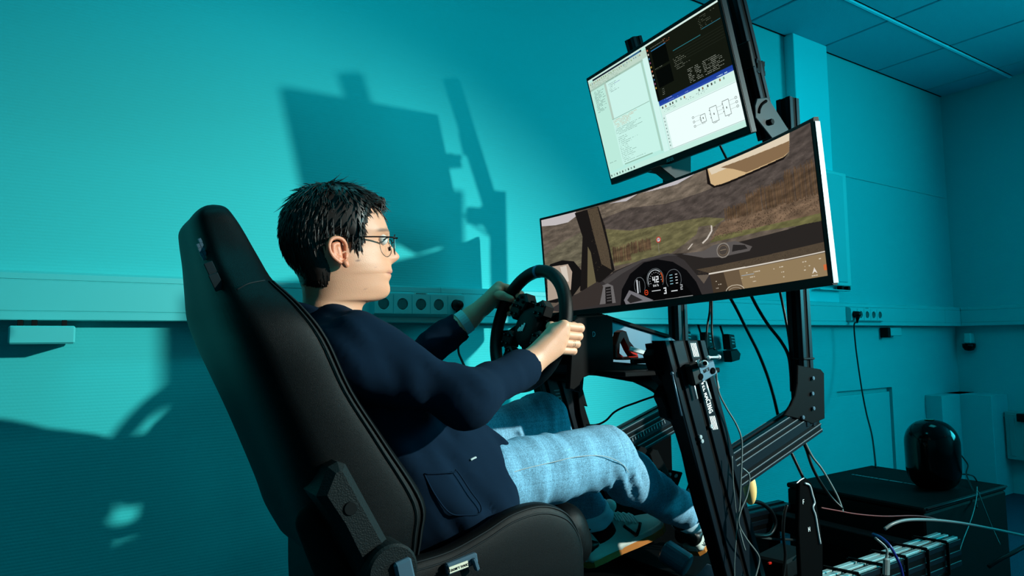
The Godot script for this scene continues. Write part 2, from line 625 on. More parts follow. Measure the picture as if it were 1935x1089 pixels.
# ---------------------------------------------------------------- light
func lamps() -> void:
	# studio lamp on a stand beside the camera: the hard light from the right
	var at := Vector3(2.70, 1.9, 3.07)
	var aim := Vector3(0.42, 0.30, 0.0)
	var lamp := thing("studio_lamp", "black studio lamp with a round reflector on a tripod stand, facing the simulator", "lamp", at)
	var d := (aim - at).normalized()
	var x := d.cross(Vector3.UP).normalized()
	var b := Basis(x, d, x.cross(d))
	var s := begin()
	lathe(s, [Vector2(0.01, -0.32), Vector2(0.055, -0.30), Vector2(0.06, -0.12), Vector2(0.05, -0.11), Vector2(0.09, -0.01), Vector2(0.087, -0.01), Vector2(0.045, -0.10), Vector2(0.01, -0.10)], Transform3D(b, Vector3.ZERO), 28)
	part("housing", s, mats.black_metal, lamp)
	s = begin()
	lathe(s, [Vector2(0.005, -0.045), Vector2(0.034, -0.045), Vector2(0.034, -0.04), Vector2(0.005, -0.04)], Transform3D(b, Vector3.ZERO), 24)
	var glow := mat("lamp_glow", Color(1, 0.95, 0.88), 0.5)
	glow.emission_enabled = true
	glow.emission = Color(1, 0.95, 0.88)
	glow.emission_energy_multiplier = 4.0
	part("flash_tube", s, glow, lamp)
	s = begin()
	tube(s, [Vector3(0, -0.05, 0.12) - d * 0.2, Vector3(0.12, -1.1, 0.25)], 0.014, 10)
	part("pole", s, mats.black_metal, lamp)
	for a in 3:
		s = begin()
		var q := Vector3(cos(a * TAU / 3), 0, sin(a * TAU / 3))
		tube(s, [Vector3(0.11, -1.05, 0.24), Vector3(0.12, -1.89, 0.25) + q * 0.42], 0.01, 8)
		part("leg", s, mats.black_metal, lamp)
	var key := SpotLight3D.new()
	key.name = "studio_light"
	add_child(key)
	key.look_at_from_position(at - d * 0.03, aim)
	key.light_color = Color(0.96, 1.0, 0.96)
	key.light_energy = 18.5
	key.light_size = 0.034
	key.spot_angle = 28.5
	key.spot_angle_attenuation = 1.0
	key.spot_range = 12.0
	key.spot_attenuation = 2.0
	key.shadow_enabled = true
	# two unseen teal fill panels, added to wash the walls from above
	for i in 2:
		var c: Vector3 = [Vector3(0.45, 2.66, 0.95), Vector3(2.95, 2.66, 1.0)][i]
		var sz := Vector2(1.2, 0.3) if i == 0 else Vector2(0.55, 0.55)
		var panel := thing("added_fill_panel", ["long teal fill panel added under the ceiling above the driver", "square teal fill panel added under the ceiling above the monitors"][i], "ceiling light", c)
		s = begin()
		for e in [[Vector3(sz.x / 2, 0, 0), Vector3(0.02, 0.05, sz.y)], [Vector3(-sz.x / 2, 0, 0), Vector3(0.02, 0.05, sz.y)], [Vector3(0, 0, sz.y / 2), Vector3(sz.x, 0.05, 0.02)], [Vector3(0, 0, -sz.y / 2), Vector3(sz.x, 0.05, 0.02)]]:
			box(s, e[0], e[1], Basis(), 0.002)
		part("frame", s, mats.white_plastic, panel)
		var g := mat("panel_glow_%d" % i, Color(0.3, 0.8, 0.9), 0.6)
		g.emission_enabled = true
		g.emission = Color(0.25, 0.85, 0.95)
		g.emission_energy_multiplier = 1.2
		s = begin()
		box(s, Vector3(0, 0.005, 0), Vector3(sz.x - 0.02, 0.012, sz.y - 0.02))
		part("diffuser", s, g, panel)
		var l := AreaLight3D.new()
		l.name = "added_fill_light"
		add_child(l, true)
		l.look_at_from_position(c - Vector3(0, 0.03, 0), c - Vector3(0, 1, 0), Vector3.FORWARD)
		l.area_size = sz
		l.area_normalize_energy = true
		l.light_color = Color(0.2, 0.94, 0.98)
		l.light_energy = [0.62, 0.42][i]
		l.area_range = 12.0
		l.shadow_enabled = true

# ---------------------------------------------------------------- the room
func wall_box(s: SurfaceTool, lo: Vector3, hi: Vector3) -> void:
	box(s, (lo + hi) * 0.5, hi - lo)

func room() -> void:
	var xl := -2.2
	var xr := 5.08
	var zf := 5.2
	var s := begin()
	# back wall with a shallow recess for the service hatch
	wall_box(s, Vector3(xl, 0, -0.2), Vector3(3.625, 2.9, 0))
	wall_box(s, Vector3(4.215, 0, -0.2), Vector3(xr, 2.9, 0))
	wall_box(s, Vector3(3.625, 0.70, -0.2), Vector3(4.215, 2.9, 0))
	wall_box(s, Vector3(3.625, 0, -0.2), Vector3(4.215, 0.10, 0))
	wall_box(s, Vector3(3.625, 0.10, -0.2), Vector3(4.215, 0.70, -0.03))
	struct("wall_back", s, mats.wall_paint, "long teal wall covered in woven wallpaper")
	s = begin()
	wall_box(s, Vector3(xr, 0, -0.2), Vector3(xr + 0.2, 2.9, 2.3))
	wall_box(s, Vector3(xr, 0, 4.3), Vector3(xr + 0.2, 2.9, zf))
	wall_box(s, Vector3(xr, 0, 2.3), Vector3(xr + 0.2, 1.25, 4.3))
	wall_box(s, Vector3(xr, 2.45, 2.3), Vector3(xr + 0.2, 2.9, 4.3))
	struct("wall_right", s, mats.wall_paint, "short teal end wall behind the radiator")
	s = begin()
	wall_box(s, Vector3(xl - 0.2, 0, -0.2), Vector3(xl, 2.9, zf))
	struct("wall_left", s, mats.wall_paint)
	s = begin()
	wall_box(s, Vector3(xl, 0, zf), Vector3(xr, 2.9, zf + 0.2))
	struct("wall_front", s, mats.wall_paint)
	s = begin()
	wall_box(s, Vector3(xl, -0.1, 0), Vector3(xr, 0, zf))
	struct("floor", s, mats.carpet, "dark teal carpet floor")
	# pillar and the two runs of skirting
	s = begin()
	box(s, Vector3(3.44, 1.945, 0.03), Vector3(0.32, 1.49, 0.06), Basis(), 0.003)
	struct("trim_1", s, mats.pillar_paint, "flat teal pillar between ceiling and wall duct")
	s = begin()
	for e in [[xl, 3.62], [4.22, 4.60]]:
		box(s, Vector3((e[0] + e[1]) / 2, 0.04, 0.008), Vector3(e[1] - e[0], 0.08, 0.016), Basis(), 0.004)
	struct("baseboard_back", s, mats.skirting)
	s = begin()
	box(s, Vector3(xr - 0.008, 0.04, 2.8), Vector3(0.016, 0.08, 4.7), Basis(), 0.004)
	struct("baseboard_right", s, mats.skirting)
	# boxed-in corner and the seam on the wall
	s = begin()
	box(s, Vector3(4.845, 0.315, 0.05), Vector3(0.47, 0.63, 0.1), Basis(), 0.003)
	box(s, Vector3(4.965, 0.315, 0.14), Vector3(0.23, 0.63, 0.28), Basis(), 0.003)
	struct("trim_2", s, mats.wall_paint, "low boxed-in pipe casing in the far corner")
	s = begin()
	box(s, Vector3(4.4, 1.965, 0.003), Vector3(1.30, 0.008, 0.006), Basis(), 0.002)
	struct("trim_3", s, mats.duct_plastic, "thin horizontal picture rail on the far end of the wall")
	# unseen frosted window, added to brighten the ceiling and far walls
	var win := Node3D.new()
	win.name = "added_window_1"
	add_child(win)
	win.position = Vector3(xr + 0.1, 1.85, 3.3)
	win.set_meta("kind", "structure")
	win.set_meta("label", "wide glowing frosted window added in the end wall")
	s = begin()
	for e in [[Vector3(0, 0.575, 0), Vector3(0.07, 0.05, 2.0)], [Vector3(0, -0.575, 0), Vector3(0.07, 0.05, 2.0)], [Vector3(0, 0, 0.975), Vector3(0.07, 1.1, 0.05)], [Vector3(0, 0, -0.975), Vector3(0.07, 1.1, 0.05)], [Vector3(0, 0, 0), Vector3(0.06, 1.1, 0.05)]]:
		box(s, e[0], e[1], Basis(), 0.004)
	part("added_window_frame", s, mats.white_plastic, win)
	var wg := mat("added_window_glow", Color(0.4, 0.8, 0.85), 0.6)
	wg.emission_enabled = true
	wg.emission = Color(0.2, 0.85, 0.95)
	wg.emission_energy_multiplier = 0.8
	for e in [-0.4875, 0.4875]:
		s = begin()
		box(s, Vector3(0.01, 0, e), Vector3(0.012, 1.1, 0.925))
		part("pane", s, wg, win)
	var wl := AreaLight3D.new()
	wl.name = "added_window_light"
	add_child(wl)
	wl.look_at_from_position(Vector3(xr + 0.07, 1.85, 3.3), Vector3(0, 1.85, 3.3))
	wl.area_size = Vector2(1.9, 1.08)
	wl.area_normalize_energy = true
	wl.light_color = Color(0.2, 0.93, 1.0)
	wl.light_energy = 13.5
	wl.area_range = 12.0
	wl.shadow_enabled = true
	# service hatch
	var h := thing("service_hatch", "teal wallpapered service hatch low in the wall, dark gap along its top and right edge", "hatch", Vector3(3.915, 0.395, -0.02))
	s = begin()
	box(s, Vector3(-0.008, -0.008, 0.008), Vector3(0.565, 0.572, 0.016), Basis(), 0.002)
	part("panel", s, mats.wall_paint, h)
	# wall duct: back wall and right wall, mitred at the corner
	duct("back", Vector3(xl, 1.137, 0), Vector3(xr, 1.137, 0), Vector3(0, 0, 1))
	duct("right", Vector3(xr, 1.137, 0.068), Vector3(xr, 1.137, zf), Vector3(-1, 0, 0))

func duct(side: String, a: Vector3, b: Vector3, out: Vector3) -> void:
	var root := Node3D.new()
	root.name = "trim_4" if side == "back" else "trim_5"
	add_child(root)
	root.set_meta("kind", "structure")
	root.set_meta("label", "teal plastic cable duct running along the " + ("long wall" if side == "back" else "short end wall"))
	var d := (b - a).normalized()
	# cross-section: height about the centre, depth from the wall
	var sec := [[-0.064, 0.0], [-0.064, 0.064], [-0.062, 0.066], [-0.043, 0.066], [-0.042, 0.0635], [-0.040, 0.0635], [-0.039, 0.066], [0.039, 0.066], [0.040, 0.0635], [0.042, 0.0635], [0.043, 0.066], [0.058, 0.066], [0.064, 0.058], [0.064, 0.0]]
	var cuts := [0.0]
	var l := (b - a).length()
	var marks: Array = [3.295, 7.0] if side == "back" else [2.0]
	for c in marks:
		if c < l:
			cuts.append(c)
	cuts.append(l)
	for i in cuts.size() - 1:
		var s := begin()
		var rings := []
		for e in [cuts[i] + (0.0006 if i > 0 else 0.0), cuts[i + 1] - 0.0006]:
			var ring := PackedVector3Array()
			for q in sec:
				ring.append(a + d * e + Vector3.UP * q[0] + out * q[1])
			if d.cross(Vector3.UP).dot(out) < 0:
				ring.reverse()
			rings.append(ring)
		loft(s, rings)
		part("duct_length", s, mats.duct_plastic, root)

func ceiling() -> void:
	var s := begin()
	wall_box(s, Vector3(-2.4, 2.74, -0.2), Vector3(5.28, 2.94, 5.4))
	var c := struct("ceiling", s, mats.gap_dark, "suspended ceiling of square teal tiles")
	var x0 := 2.97
	var xs := []
	for k in range(-9, 5):
		xs.append(clampf(x0 + 0.625 * k, -2.2, 5.08))
	var zs := [0.0, 0.43]
	for k in range(1, 9):
		zs.append(minf(0.43 + 0.625 * k, 5.2))
	for i in xs.size() - 1:
		for j in zs.size() - 1:
			var w: float = xs[i + 1] - xs[i]
			var h: float = zs[j + 1] - zs[j]
			if w < 0.05 or h < 0.05:
				continue
			s = begin()
			box(s, Vector3((xs[i] + xs[i + 1]) / 2, 2.7, (zs[j] + zs[j + 1]) / 2), Vector3(w - 0.012, 0.02, h - 0.026), Basis(), 0.004)
			part("tile", s, mats.ceiling_tile, c)
	for j in range(1, zs.size()):
		s = begin()
		box(s, Vector3(1.44, 2.6915, zs[j] - 0.004), Vector3(7.28, 0.012, 0.015), Basis(), 0.001)
		part("ceiling_bar", s, mats.ceiling_bar, c)
	s = begin()
	box(s, Vector3(1.44, 2.70, 0.006), Vector3(7.28, 0.014, 0.012), Basis(), 0.001)
	part("edge_trim", s, mats.gap_dark, c)

# ---------------------------------------------------------------- seat
func racing_seat() -> void:
	var t := thing("racing_seat", "black leather racing bucket seat holding the driver, stitched edges and tall headrest", "racing seat", Vector3(0.45, 0.45, RIG_Z))
	var o := t.position
	# backrest stations: rear point, front bolster point, half width, centre pad depth share
	var st := [
		[Vector2(0.3836, 0.6083), Vector2(0.5282, 0.6076), 0.235, 0.40], [Vector2(0.3529, 0.6648), Vector2(0.5365, 0.6649), 0.245, 0.40], [Vector2(0.3323, 0.7228), Vector2(0.5356, 0.7243), 0.250, 0.42],
		[Vector2(0.2807, 0.8527), Vector2(0.4617, 0.8320), 0.258, 0.45], [Vector2(0.2457, 0.9329), Vector2(0.3986, 0.9223), 0.265, 0.5], [Vector2(0.2148, 1.0031), Vector2(0.3532, 1.0101), 0.272, 0.55],
		[Vector2(0.1957, 1.0539), Vector2(0.3154, 1.0622), 0.258, 0.65], [Vector2(0.1860, 1.1054), Vector2(0.2785, 1.1048), 0.215, 0.80], [Vector2(0.1760, 1.1566), Vector2(0.2624, 1.1512), 0.165, 0.9],
		[Vector2(0.1675, 1.1987), Vector2(0.2395, 1.2020), 0.140, 0.95], [Vector2(0.1661, 1.2210), Vector2(0.2217, 1.2309), 0.130, 0.96], [Vector2(0.1762, 1.2373), Vector2(0.2139, 1.2421), 0.112, 0.97], [Vector2(0.1917, 1.2453), Vector2(0.2044, 1.2467), 0.09, 0.98]]
	var rings := []
	var edge := []
	var seam_in := []
	for q in st:
		var r := Vector3(q[0].x, q[0].y, 0)
		var f: Vector3 = Vector3(q[1].x, q[1].y, 0) - r
		var w: float = q[2]
		var c: float = q[3]
		var half := [[0.02, 0.0], [0.0, 0.55], [0.05, 0.84], [0.17, 0.97], [0.4, 1.0], [0.72, 1.0], [0.92, 0.965], [1.0, 0.90], [0.97, 0.80], [0.5 + c * 0.4, 0.66], [c, 0.5], [c - 0.02, 0.2]]
		var ctrl := []
		for e in half:
			ctrl.append(r + f * e[0] + Vector3(0, 0, RIG_Z + w * e[1]))
		for i in range(half.size() - 1, 0, -1):
			ctrl.append(r + f * half[i][0] + Vector3(0, 0, RIG_Z - w * half[i][1]))
		ctrl.append(r + f * half[0][0] + Vector3(0, 0, RIG_Z))
		var ring := PackedVector3Array()
		for v in spline(ctrl.slice(0, ctrl.size() - 1), 3, true):
			ring.append(v - o)
		ring.reverse()
		rings.append(ring)
		edge.append(r + f * 0.93 + Vector3(0, 0, RIG_Z + w * 0.972) - o)
		seam_in.append(r + f * 0.86 + Vector3(0, 0, RIG_Z + w * 0.992) - o)
	var fine := []
	for i in rings.size() - 1:
		for k in 4:
			var ring := PackedVector3Array()
			for j in rings[i].size():
				ring.append(rings[i][j].cubic_interpolate(rings[i + 1][j], rings[maxi(i - 1, 0)][j], rings[mini(i + 2, rings.size() - 1)][j], k / 4.0))
			fine.append(ring)
	fine.append(rings[-1])
	var s := begin(0)
	loft(s, fine)
	var back := part("backrest", s, mats.seat_leather, t)
	s = begin()
	tube(s, spline(edge.slice(0, 8), 6), 0.0022, 6)
	part("piping", s, mats.stitching, back)
	s = begin()
	tube(s, spline(seam_in.slice(0, 8), 6), 0.0015, 6)
	part("piping", s, mats.stitching, back)
	# short seam where the headrest meets the shoulder wing
	s = begin()
	var hs := []
	for p in [Vector3(0.2074, 1.0851, 1.1180), Vector3(0.2255, 1.0957, 1.1150), Vector3(0.2524, 1.1030, 1.1000)]:
		hs.append(p - o)
	tube(s, spline(hs, 5), 0.0013, 5)
	part("seam", s, mats.stitching, back)
	# printed marks on the side of the headrest
	s = begin()
	var hb := Basis(Vector3(0.42, -0.9, 0).normalized(), Vector3(0.9, 0.42, 0).normalized(), Vector3(0, 0, 1)).orthonormalized()
	for p in [Vector3(0.1716, 1.1740, 1.0000), Vector3(0.1742, 1.1671, 1.0000), Vector3(0.1767, 1.1602, 1.0000), Vector3(0.1793, 1.1533, 1.0000), Vector3(0.1694, 1.1650, 1.0000), Vector3(0.1720, 1.1581, 1.0000), Vector3(0.1745, 1.1513, 1.0000), Vector3(0.1779, 1.1453, 1.0000)]:
		box(s, p - o, Vector3(0.0075, 0.005, 0.004), hb, 0.0005)
	part("printed_mark", s, mats.steel_grey, back, "small pale checker print")
	s = begin()
	box(s, Vector3(0.1833, 1.1201, 1.0450) - o, Vector3(0.030, 0.014, 0.004), hb, 0.001)
	box(s, Vector3(0.1883, 1.1012, 1.0600) - o, Vector3(0.028, 0.015, 0.004), hb, 0.001)
	part("printed_mark", s, mats.dark_steel, back, "grey bar emblem")
	# seat cushion, bolsters swept along x
	var cs := [[0.43, 0.628, 0.60, 0.255], [0.50, 0.632, 0.605, 0.258], [0.57, 0.640, 0.605, 0.26], [0.64, 0.662, 0.605, 0.262], [0.70, 0.684, 0.607, 0.262], [0.765, 0.690, 0.61, 0.262], [0.82, 0.672, 0.615, 0.26], [0.852, 0.640, 0.60, 0.256], [0.870, 0.600, 0.575, 0.25], [0.872, 0.555, 0.53, 0.245]]
	rings = []
	var top_edge := []
	var top_edge2 := []
	for q in cs:
		var x: float = q[0]
		var bt: float = q[1]
		var ct: float = q[2]
		var w: float = q[3]
		var lo := 0.44
		var ctrl := [[lo, 0.0], [lo, 0.8], [lo + 0.04, 1.0], [lerpf(lo, bt, 0.7), 1.04], [bt - 0.012, 1.02], [bt, 0.95], [bt - 0.008, 0.86], [lerpf(ct, bt, 0.35), 0.72], [ct, 0.55], [ct, 0.2]]
		var pts := []
		for e in ctrl:
			pts.append(Vector3(x, e[0], RIG_Z + w * e[1]))
		for i in range(ctrl.size() - 1, 0, -1):
			pts.append(Vector3(x, ctrl[i][0], RIG_Z - w * ctrl[i][1]))
		var ring := PackedVector3Array()
		for v in spline(pts, 3, true):
			ring.append(v - o)
		ring.reverse()
		rings.append(ring)
		top_edge.append(Vector3(x, bt - 0.005, RIG_Z + w * 1.007) - o)
		top_edge2.append(Vector3(x, bt - 0.017, RIG_Z + w * 1.025) - o)
	fine = []
	for i in rings.size() - 1:
		for k in 4:
			var ring := PackedVector3Array()
			for j in rings[i].size():
				ring.append(rings[i][j].cubic_interpolate(rings[i + 1][j], rings[maxi(i - 1, 0)][j], rings[mini(i + 2, rings.size() - 1)][j], k / 4.0))
			fine.append(ring)
	fine.append(rings[-1])
	s = begin(0)
	loft(s, fine)
	var cushion := part("seat_cushion", s, mats.seat_leather, t)
	for e in [top_edge, top_edge2]:
		s = begin()
		tube(s, spline(e, 6), 0.0018, 6)
		part("piping", s, mats.stitching, cushion)
	# raised front lip under the knees
	s = begin()
	nets(s, [[Vector3(0.84, 0.570, 0.74) - o, Vector3(0.84, 0.570, 1.0) - o, 0.06, 0.06], [Vector3(0.925, 0.595, 0.76) - o, Vector3(0.925, 0.595, 0.985) - o, 0.055, 0.05], [Vector3(0.945, 0.55, 0.76) - o, Vector3(0.945, 0.55, 0.98) - o, 0.05, 0.05]], 0.03, 0.011)
	part("front_lip", s, mats.seat_leather, t)
	# recliner hinge: long cover plate and round hub with a lever
	var hz := 1.135
	s = begin()
	var poly := []
	for p in [Vector2(0.3251, 0.7660), Vector2(0.3428, 0.8089), Vector2(0.3580, 0.8154), Vector2(0.3709, 0.8107), Vector2(0.4539, 0.6592), Vector2(0.4754, 0.6097), Vector2(0.4026, 0.6242), Vector2(0.3589, 0.7130)]:
		poly.append(p - Vector2(o.x, o.y))
	prism(s, poly, hz - 0.06 - o.z, hz + 0.02 - o.z, Transform3D(), 0.012)
	var hinge := part("hinge_cover", s, mats.hinge_plastic, t)
	s = begin()
	for p in [Vector2(0.3757, 0.7429)]:
		cyl(s, Vector3(p.x, p.y, hz + 0.0195) - o, Vector3(p.x, p.y, hz + 0.0225) - o, 0.011, 20, 0.001)
	part("cap", s, mats.black_plastic, hinge)
	s = begin()
	var hub := Vector3(0.4393, 0.6392, 1.1650) - o
	cyl(s, hub - Vector3(0, 0, 0.05), hub + Vector3(0, 0, 0.012), 0.043, 36, 0.004)
	var hubp := part("hinge_hub", s, mats.hinge_plastic, t)
	s = begin()
	bar(s, hub + Vector3(0.012, 0.018, 0.016), hub + Vector3(0.028, -0.05, 0.016), 0.012, 0.03, Vector3(0, 0, 1).cross(Vector3(0.2, -1, 0)), 0.004)
	part("lever", s, mats.steel_grey, hubp)
	# latch with a warning sticker on the cushion side
	s = begin()
	var lz := 1.135
	box(s, Vector3(0.5848, 0.6152, 1.1350) - o, Vector3(0.062, 0.020, 0.012), Basis(Vector3(0, 0, 1), 0.16), 0.003)
	bar(s, Vector3(0.6037, 0.6225, 1.1450) - o, Vector3(0.6110, 0.6012, 1.1450) - o, 0.01, 0.008, Vector3(1, 0, 0), 0.002)
	var latch := part("latch", s, mats.steel_grey, t)
	s = begin()
	var sb := Basis(Vector3(0, 0, 1), 0.13)
	box(s, Vector3(0.5746, 0.6132, 1.1440) - o, Vector3(0.037, 0.011, 0.001), sb)
	part("warning_sticker", s, mats.sticker, latch, "cream sticker with black warning print")
	text("sticker_print", "⚠ DON'T TOUCH", 0.0058, mats.dark_print, latch, Transform3D(sb, Vector3(0.5752, 0.6124, 1.1448) - o), "Droid Sans", true)
	# mounting base down to the frame
	s = begin()
	box(s, Vector3(0.62, 0.41, 0.70) - o, Vector3(0.46, 0.07, 0.04), Basis(), 0.004)
	part("slide_rail", s, mats.black_metal, t)
	s = begin()
	box(s, Vector3(0.62, 0.41, 1.02) - o, Vector3(0.46, 0.07, 0.04), Basis(), 0.004)
	part("slide_rail", s, mats.black_metal, t)
	# shell bulge behind the hip
	s = begin()
	nets(s, [[Vector3(0.3463, 0.7081, 1.0600) - o, Vector3(0.3902, 0.6230, 1.0600) - o, 0.030, 0.04]], 0.02, 0.01)
	part("side_shell", s, mats.seat_fabric, t)


# ---------------------------------------------------------------- aluminium frame of the simulator
# slotted profile from a to b: w across (side), h tall; dark body with brighter raised ribs on the +side and top faces
func profile(parent: Node, a: Vector3, b: Vector3, w: float, h: float, up: Vector3, ribs: Array, called := "profile") -> MeshInstance3D:
	var s := begin()
	bar(s, a, b, w - 0.006, h - 0.006, up, 0.001)
	var body := part(called, s, mats.black_metal, parent)
	var x := (b - a).normalized()
	var side := x.cross(up).normalized()
	var y := side.cross(x)
	s = begin()
	for r in ribs:
		var f0: float = r[0]
		var f1: float = r[1]
		for e in [1.0, -1.0]:
			var c: Vector3 = (a + b) * 0.5 + y * h * ((f0 + f1) * 0.5 - 0.5) + side * e * (w * 0.5 - 0.003)
			box(s, c, Vector3((b - a).length(), h * (f1 - f0), 0.006), Basis(x, y, side), 0.0012)
	for e in [1.0, -1.0]:
		for q in [-0.32, 0.32]:
			box(s, (a + b) * 0.5 + y * e * (h * 0.5 - 0.003) + side * w * q, Vector3((b - a).length(), 0.006, w * 0.34), Basis(x, y, side), 0.0012)
	part("rib", s, mats.black_profile, body)
	if called == "monitor_arm":  # bright strips paint the lamp highlight onto the arm's rib edges
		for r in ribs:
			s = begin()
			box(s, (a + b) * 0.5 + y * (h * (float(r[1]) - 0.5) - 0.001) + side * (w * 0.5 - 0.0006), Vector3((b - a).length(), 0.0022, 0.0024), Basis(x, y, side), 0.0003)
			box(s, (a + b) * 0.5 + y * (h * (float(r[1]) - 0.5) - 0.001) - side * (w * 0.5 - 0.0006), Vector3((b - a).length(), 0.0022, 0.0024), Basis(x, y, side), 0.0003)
			part("highlight_strip", s, mats.edge_highlight, body)
	return body

func bolt(s: SurfaceTool, p: Vector3, n: Vector3, r := 0.005) -> void:
	cyl(s, p, p + n * 0.005, r, 12, 0.001)
	cyl(s, p + n * 0.004, p + n * 0.0055, r * 0.45, 6)

func sim_frame() -> void:
	var t := thing("simulator_frame", "black aluminium profile frame of the driving simulator carrying wheel, pedals and both monitors", "simulator frame", Vector3(1.3, 0.0, RIG_Z))
	var o := t.position
	var s: SurfaceTool
	# two leaning uprights with level tops; the near one carries the lettering
	var u0: Vector3 = Vector3(1.1372, 1.0000, 1.1000)
	var u1: Vector3 = u0 + (Vector3(1.2369, 0.6959, 1.1000) - u0) * 2.7
	u1 = u0 + (u1 - u0) * ((u0.y - 0.30) / (u0.y - u1.y))
	var dir := (u1 - u0).normalized()
	var wide := 0.136
	var tb := Basis(dir, Vector3(0, 0, 1).cross(dir), Vector3(0, 0, 1))
	for near in [true, false]:
		var off := Vector3.ZERO if near else Vector3(-0.062, 0.0, -0.46)
		var a := Vector2(u0.x + off.x - o.x, u0.y - o.y)
		var b := Vector2(u1.x + off.x - o.x, u1.y - o.y)
		var z: float = 1.10 + off.z - o.z
		s = begin()
		prism(s, [a, a + Vector2(wide, 0), b + Vector2(wide, 0), b], z - 0.042, z - 0.005, Transform3D(), 0.001)
		var up := part("upright", s, mats.black_metal, t)
		for r in [[0.0, 0.11], [0.19, 0.45], [0.55, 0.79], [0.87, 1.0]]:
			s = begin()
			var p0 := Vector2(wide * r[0], 0)
			var p1 := Vector2(wide * r[1], 0)
			prism(s, [a + p0, a + p1, b + p1, b + p0], z - 0.006, z, Transform3D(), 0.0015)
			part("rib", s, mats.black_profile, up)
		if near:
			# white lettering running down the third rib
			var l0 := u0 + Vector3(wide * 0.67, 0, 0.0002) - o
			text("lettering", "NEXT LEVEL RACING", 0.0200, mats.white_print, up, Transform3D(tb.scaled_local(Vector3(0.70, 1.0, 1.0)), l0 + dir * 0.116), "Droid Sans", true)
			for e in [0.024, 0.208]:
				for k in 4:
					s = begin()
					box(s, l0 + dir * e + Vector3((k - 1.5) * 0.0052, 0, 0.0003), Vector3(0.034, 0.0026, 0.0006), tb)
					part("lettering_stripe", s, mats.white_print, up)
			for p in [Vector3(1.2427, 0.7733, 1.1000), Vector3(1.2807, 0.7950, 1.1000), Vector3(1.2476, 0.7631, 1.1000)]:
				s = begin()
				bolt(s, p - o, Vector3(0, 0, 1), 0.005)
				part("bolt", s, mats.silver, up)
			s = begin()
			tube(s, [Vector3(1.1516, 0.9250, 1.1060) - o, Vector3(1.1782, 0.8275, 1.1060) - o], 0.0022, 6)
			ellipsoid(s, Vector3(1.1505, 0.9250, 1.1070) - o, Vector3.ONE * 0.004)
			part("rod", s, mats.steel_grey, up)
			s = begin()
			var cheek := []
			for p in [Vector2(1.1435, 0.9928), Vector2(1.1891, 0.9974), Vector2(1.3014, 0.7334), Vector2(1.4299, 0.3947), Vector2(1.3646, 0.4076), Vector2(1.3411, 0.4750), Vector2(1.3157, 0.5358), Vector2(1.2905, 0.5959), Vector2(1.2714, 0.6609), Vector2(1.2542, 0.7254), Vector2(1.2348, 0.7772), Vector2(1.2215, 0.8032), Vector2(1.1848, 0.8182), Vector2(1.1789, 0.8433), Vector2(1.1659, 0.8662), Vector2(1.1699, 0.8784), Vector2(1.1845, 0.8925), Vector2(1.1608, 0.9108), Vector2(1.1449, 0.9434), Vector2(1.1355, 0.9658), Vector2(1.1464, 0.9804)]:
				cheek.append(p - Vector2(o.x, o.y))
			prism(s, cheek, 1.03 - o.z, 1.058 - o.z, Transform3D(), 0.003)
			part("cheek_plate", s, mats.black_metal, t)
	# scale marks on the far upright
	s = begin()
	for k in 13:
		if k != 6:
			var p: Vector3 = (Vector3(1.1527, 0.8635, 0.6650)).lerp(Vector3(1.1916, 0.7511, 0.6650), k / 12.0) - o
			box(s, p, Vector3(0.014 if k % 4 else 0.018, 0.0022, 0.002), Basis(Vector3(0, 0, 1), 0.05))
	part("scale_mark", s, mats.grey_print, t, "pale ruler marks")
	s = begin()
	var fp := []
	for p in [Vector2(1.1131, 0.9355), Vector2(1.2620, 0.8971), Vector2(1.2571, 0.8617), Vector2(1.2700, 0.8193), Vector2(1.2737, 0.8098), Vector2(1.2598, 0.8138), Vector2(1.2898, 0.7361), Vector2(1.2964, 0.6816), Vector2(1.2763, 0.6835), Vector2(1.2434, 0.7933), Vector2(1.2336, 0.8736), Vector2(1.1309, 0.8976)]:
		fp.append(p - Vector2(o.x, o.y))
	prism(s, fp, 0.645 - o.z, 0.655 - o.z, Transform3D(), 0.002)
	part("cheek_plate", s, mats.black_metal, t)
	# inclined monitor arms
	for z in [1.06, 0.65]:
		var x0: float = 0.0 if z > 1 else -0.045
		var a := Vector3(1.37 + x0, 0.665, z) - o
		var b := Vector3(1.755 + x0, 0.785, z) - o
		var arm := profile(t, a, b, 0.04, 0.094, Vector3(0, 0, 1).cross(b - a).normalized(), [[0.0, 0.10], [0.20, 0.27], [0.36, 0.64], [0.72, 0.80], [0.92, 1.0]], "monitor_arm")
		if z < 1:
			# ruler ticks on the far arm
			s = begin()
			var d := (b - a).normalized()
			for k in 14:
				box(s, a + d * (0.10 + k * 0.012) + Vector3(0, 0.004, 0.0215), Vector3(0.0022, 0.016 if k % 5 == 0 else 0.010, 0.001), Basis(Vector3(0, 0, 1), 0.3))
			part("scale_mark", s, mats.grey_print, arm, "pale ruler marks")
		# rounded corner plate with bolts
		s = begin()
		var poly := []
		for p in [Vector2(1.6611, 0.9288), Vector2(1.6550, 0.8783), Vector2(1.6431, 0.8458), Vector2(1.6225, 0.8213), Vector2(1.5931, 0.7978), Vector2(1.6667, 0.7813), Vector2(1.7141, 0.7662), Vector2(1.7750, 0.7765), Vector2(1.7829, 0.9028), Vector2(1.7685, 0.9138)]:
			poly.append(p + Vector2(x0, 0.0 if z > 1 else 0.0) - Vector2(o.x, o.y))
		prism(s, poly, z + 0.016 - o.z, z + 0.024 - o.z, Transform3D(), 0.002)
		var plate := part("corner_plate", s, mats.black_metal, t)
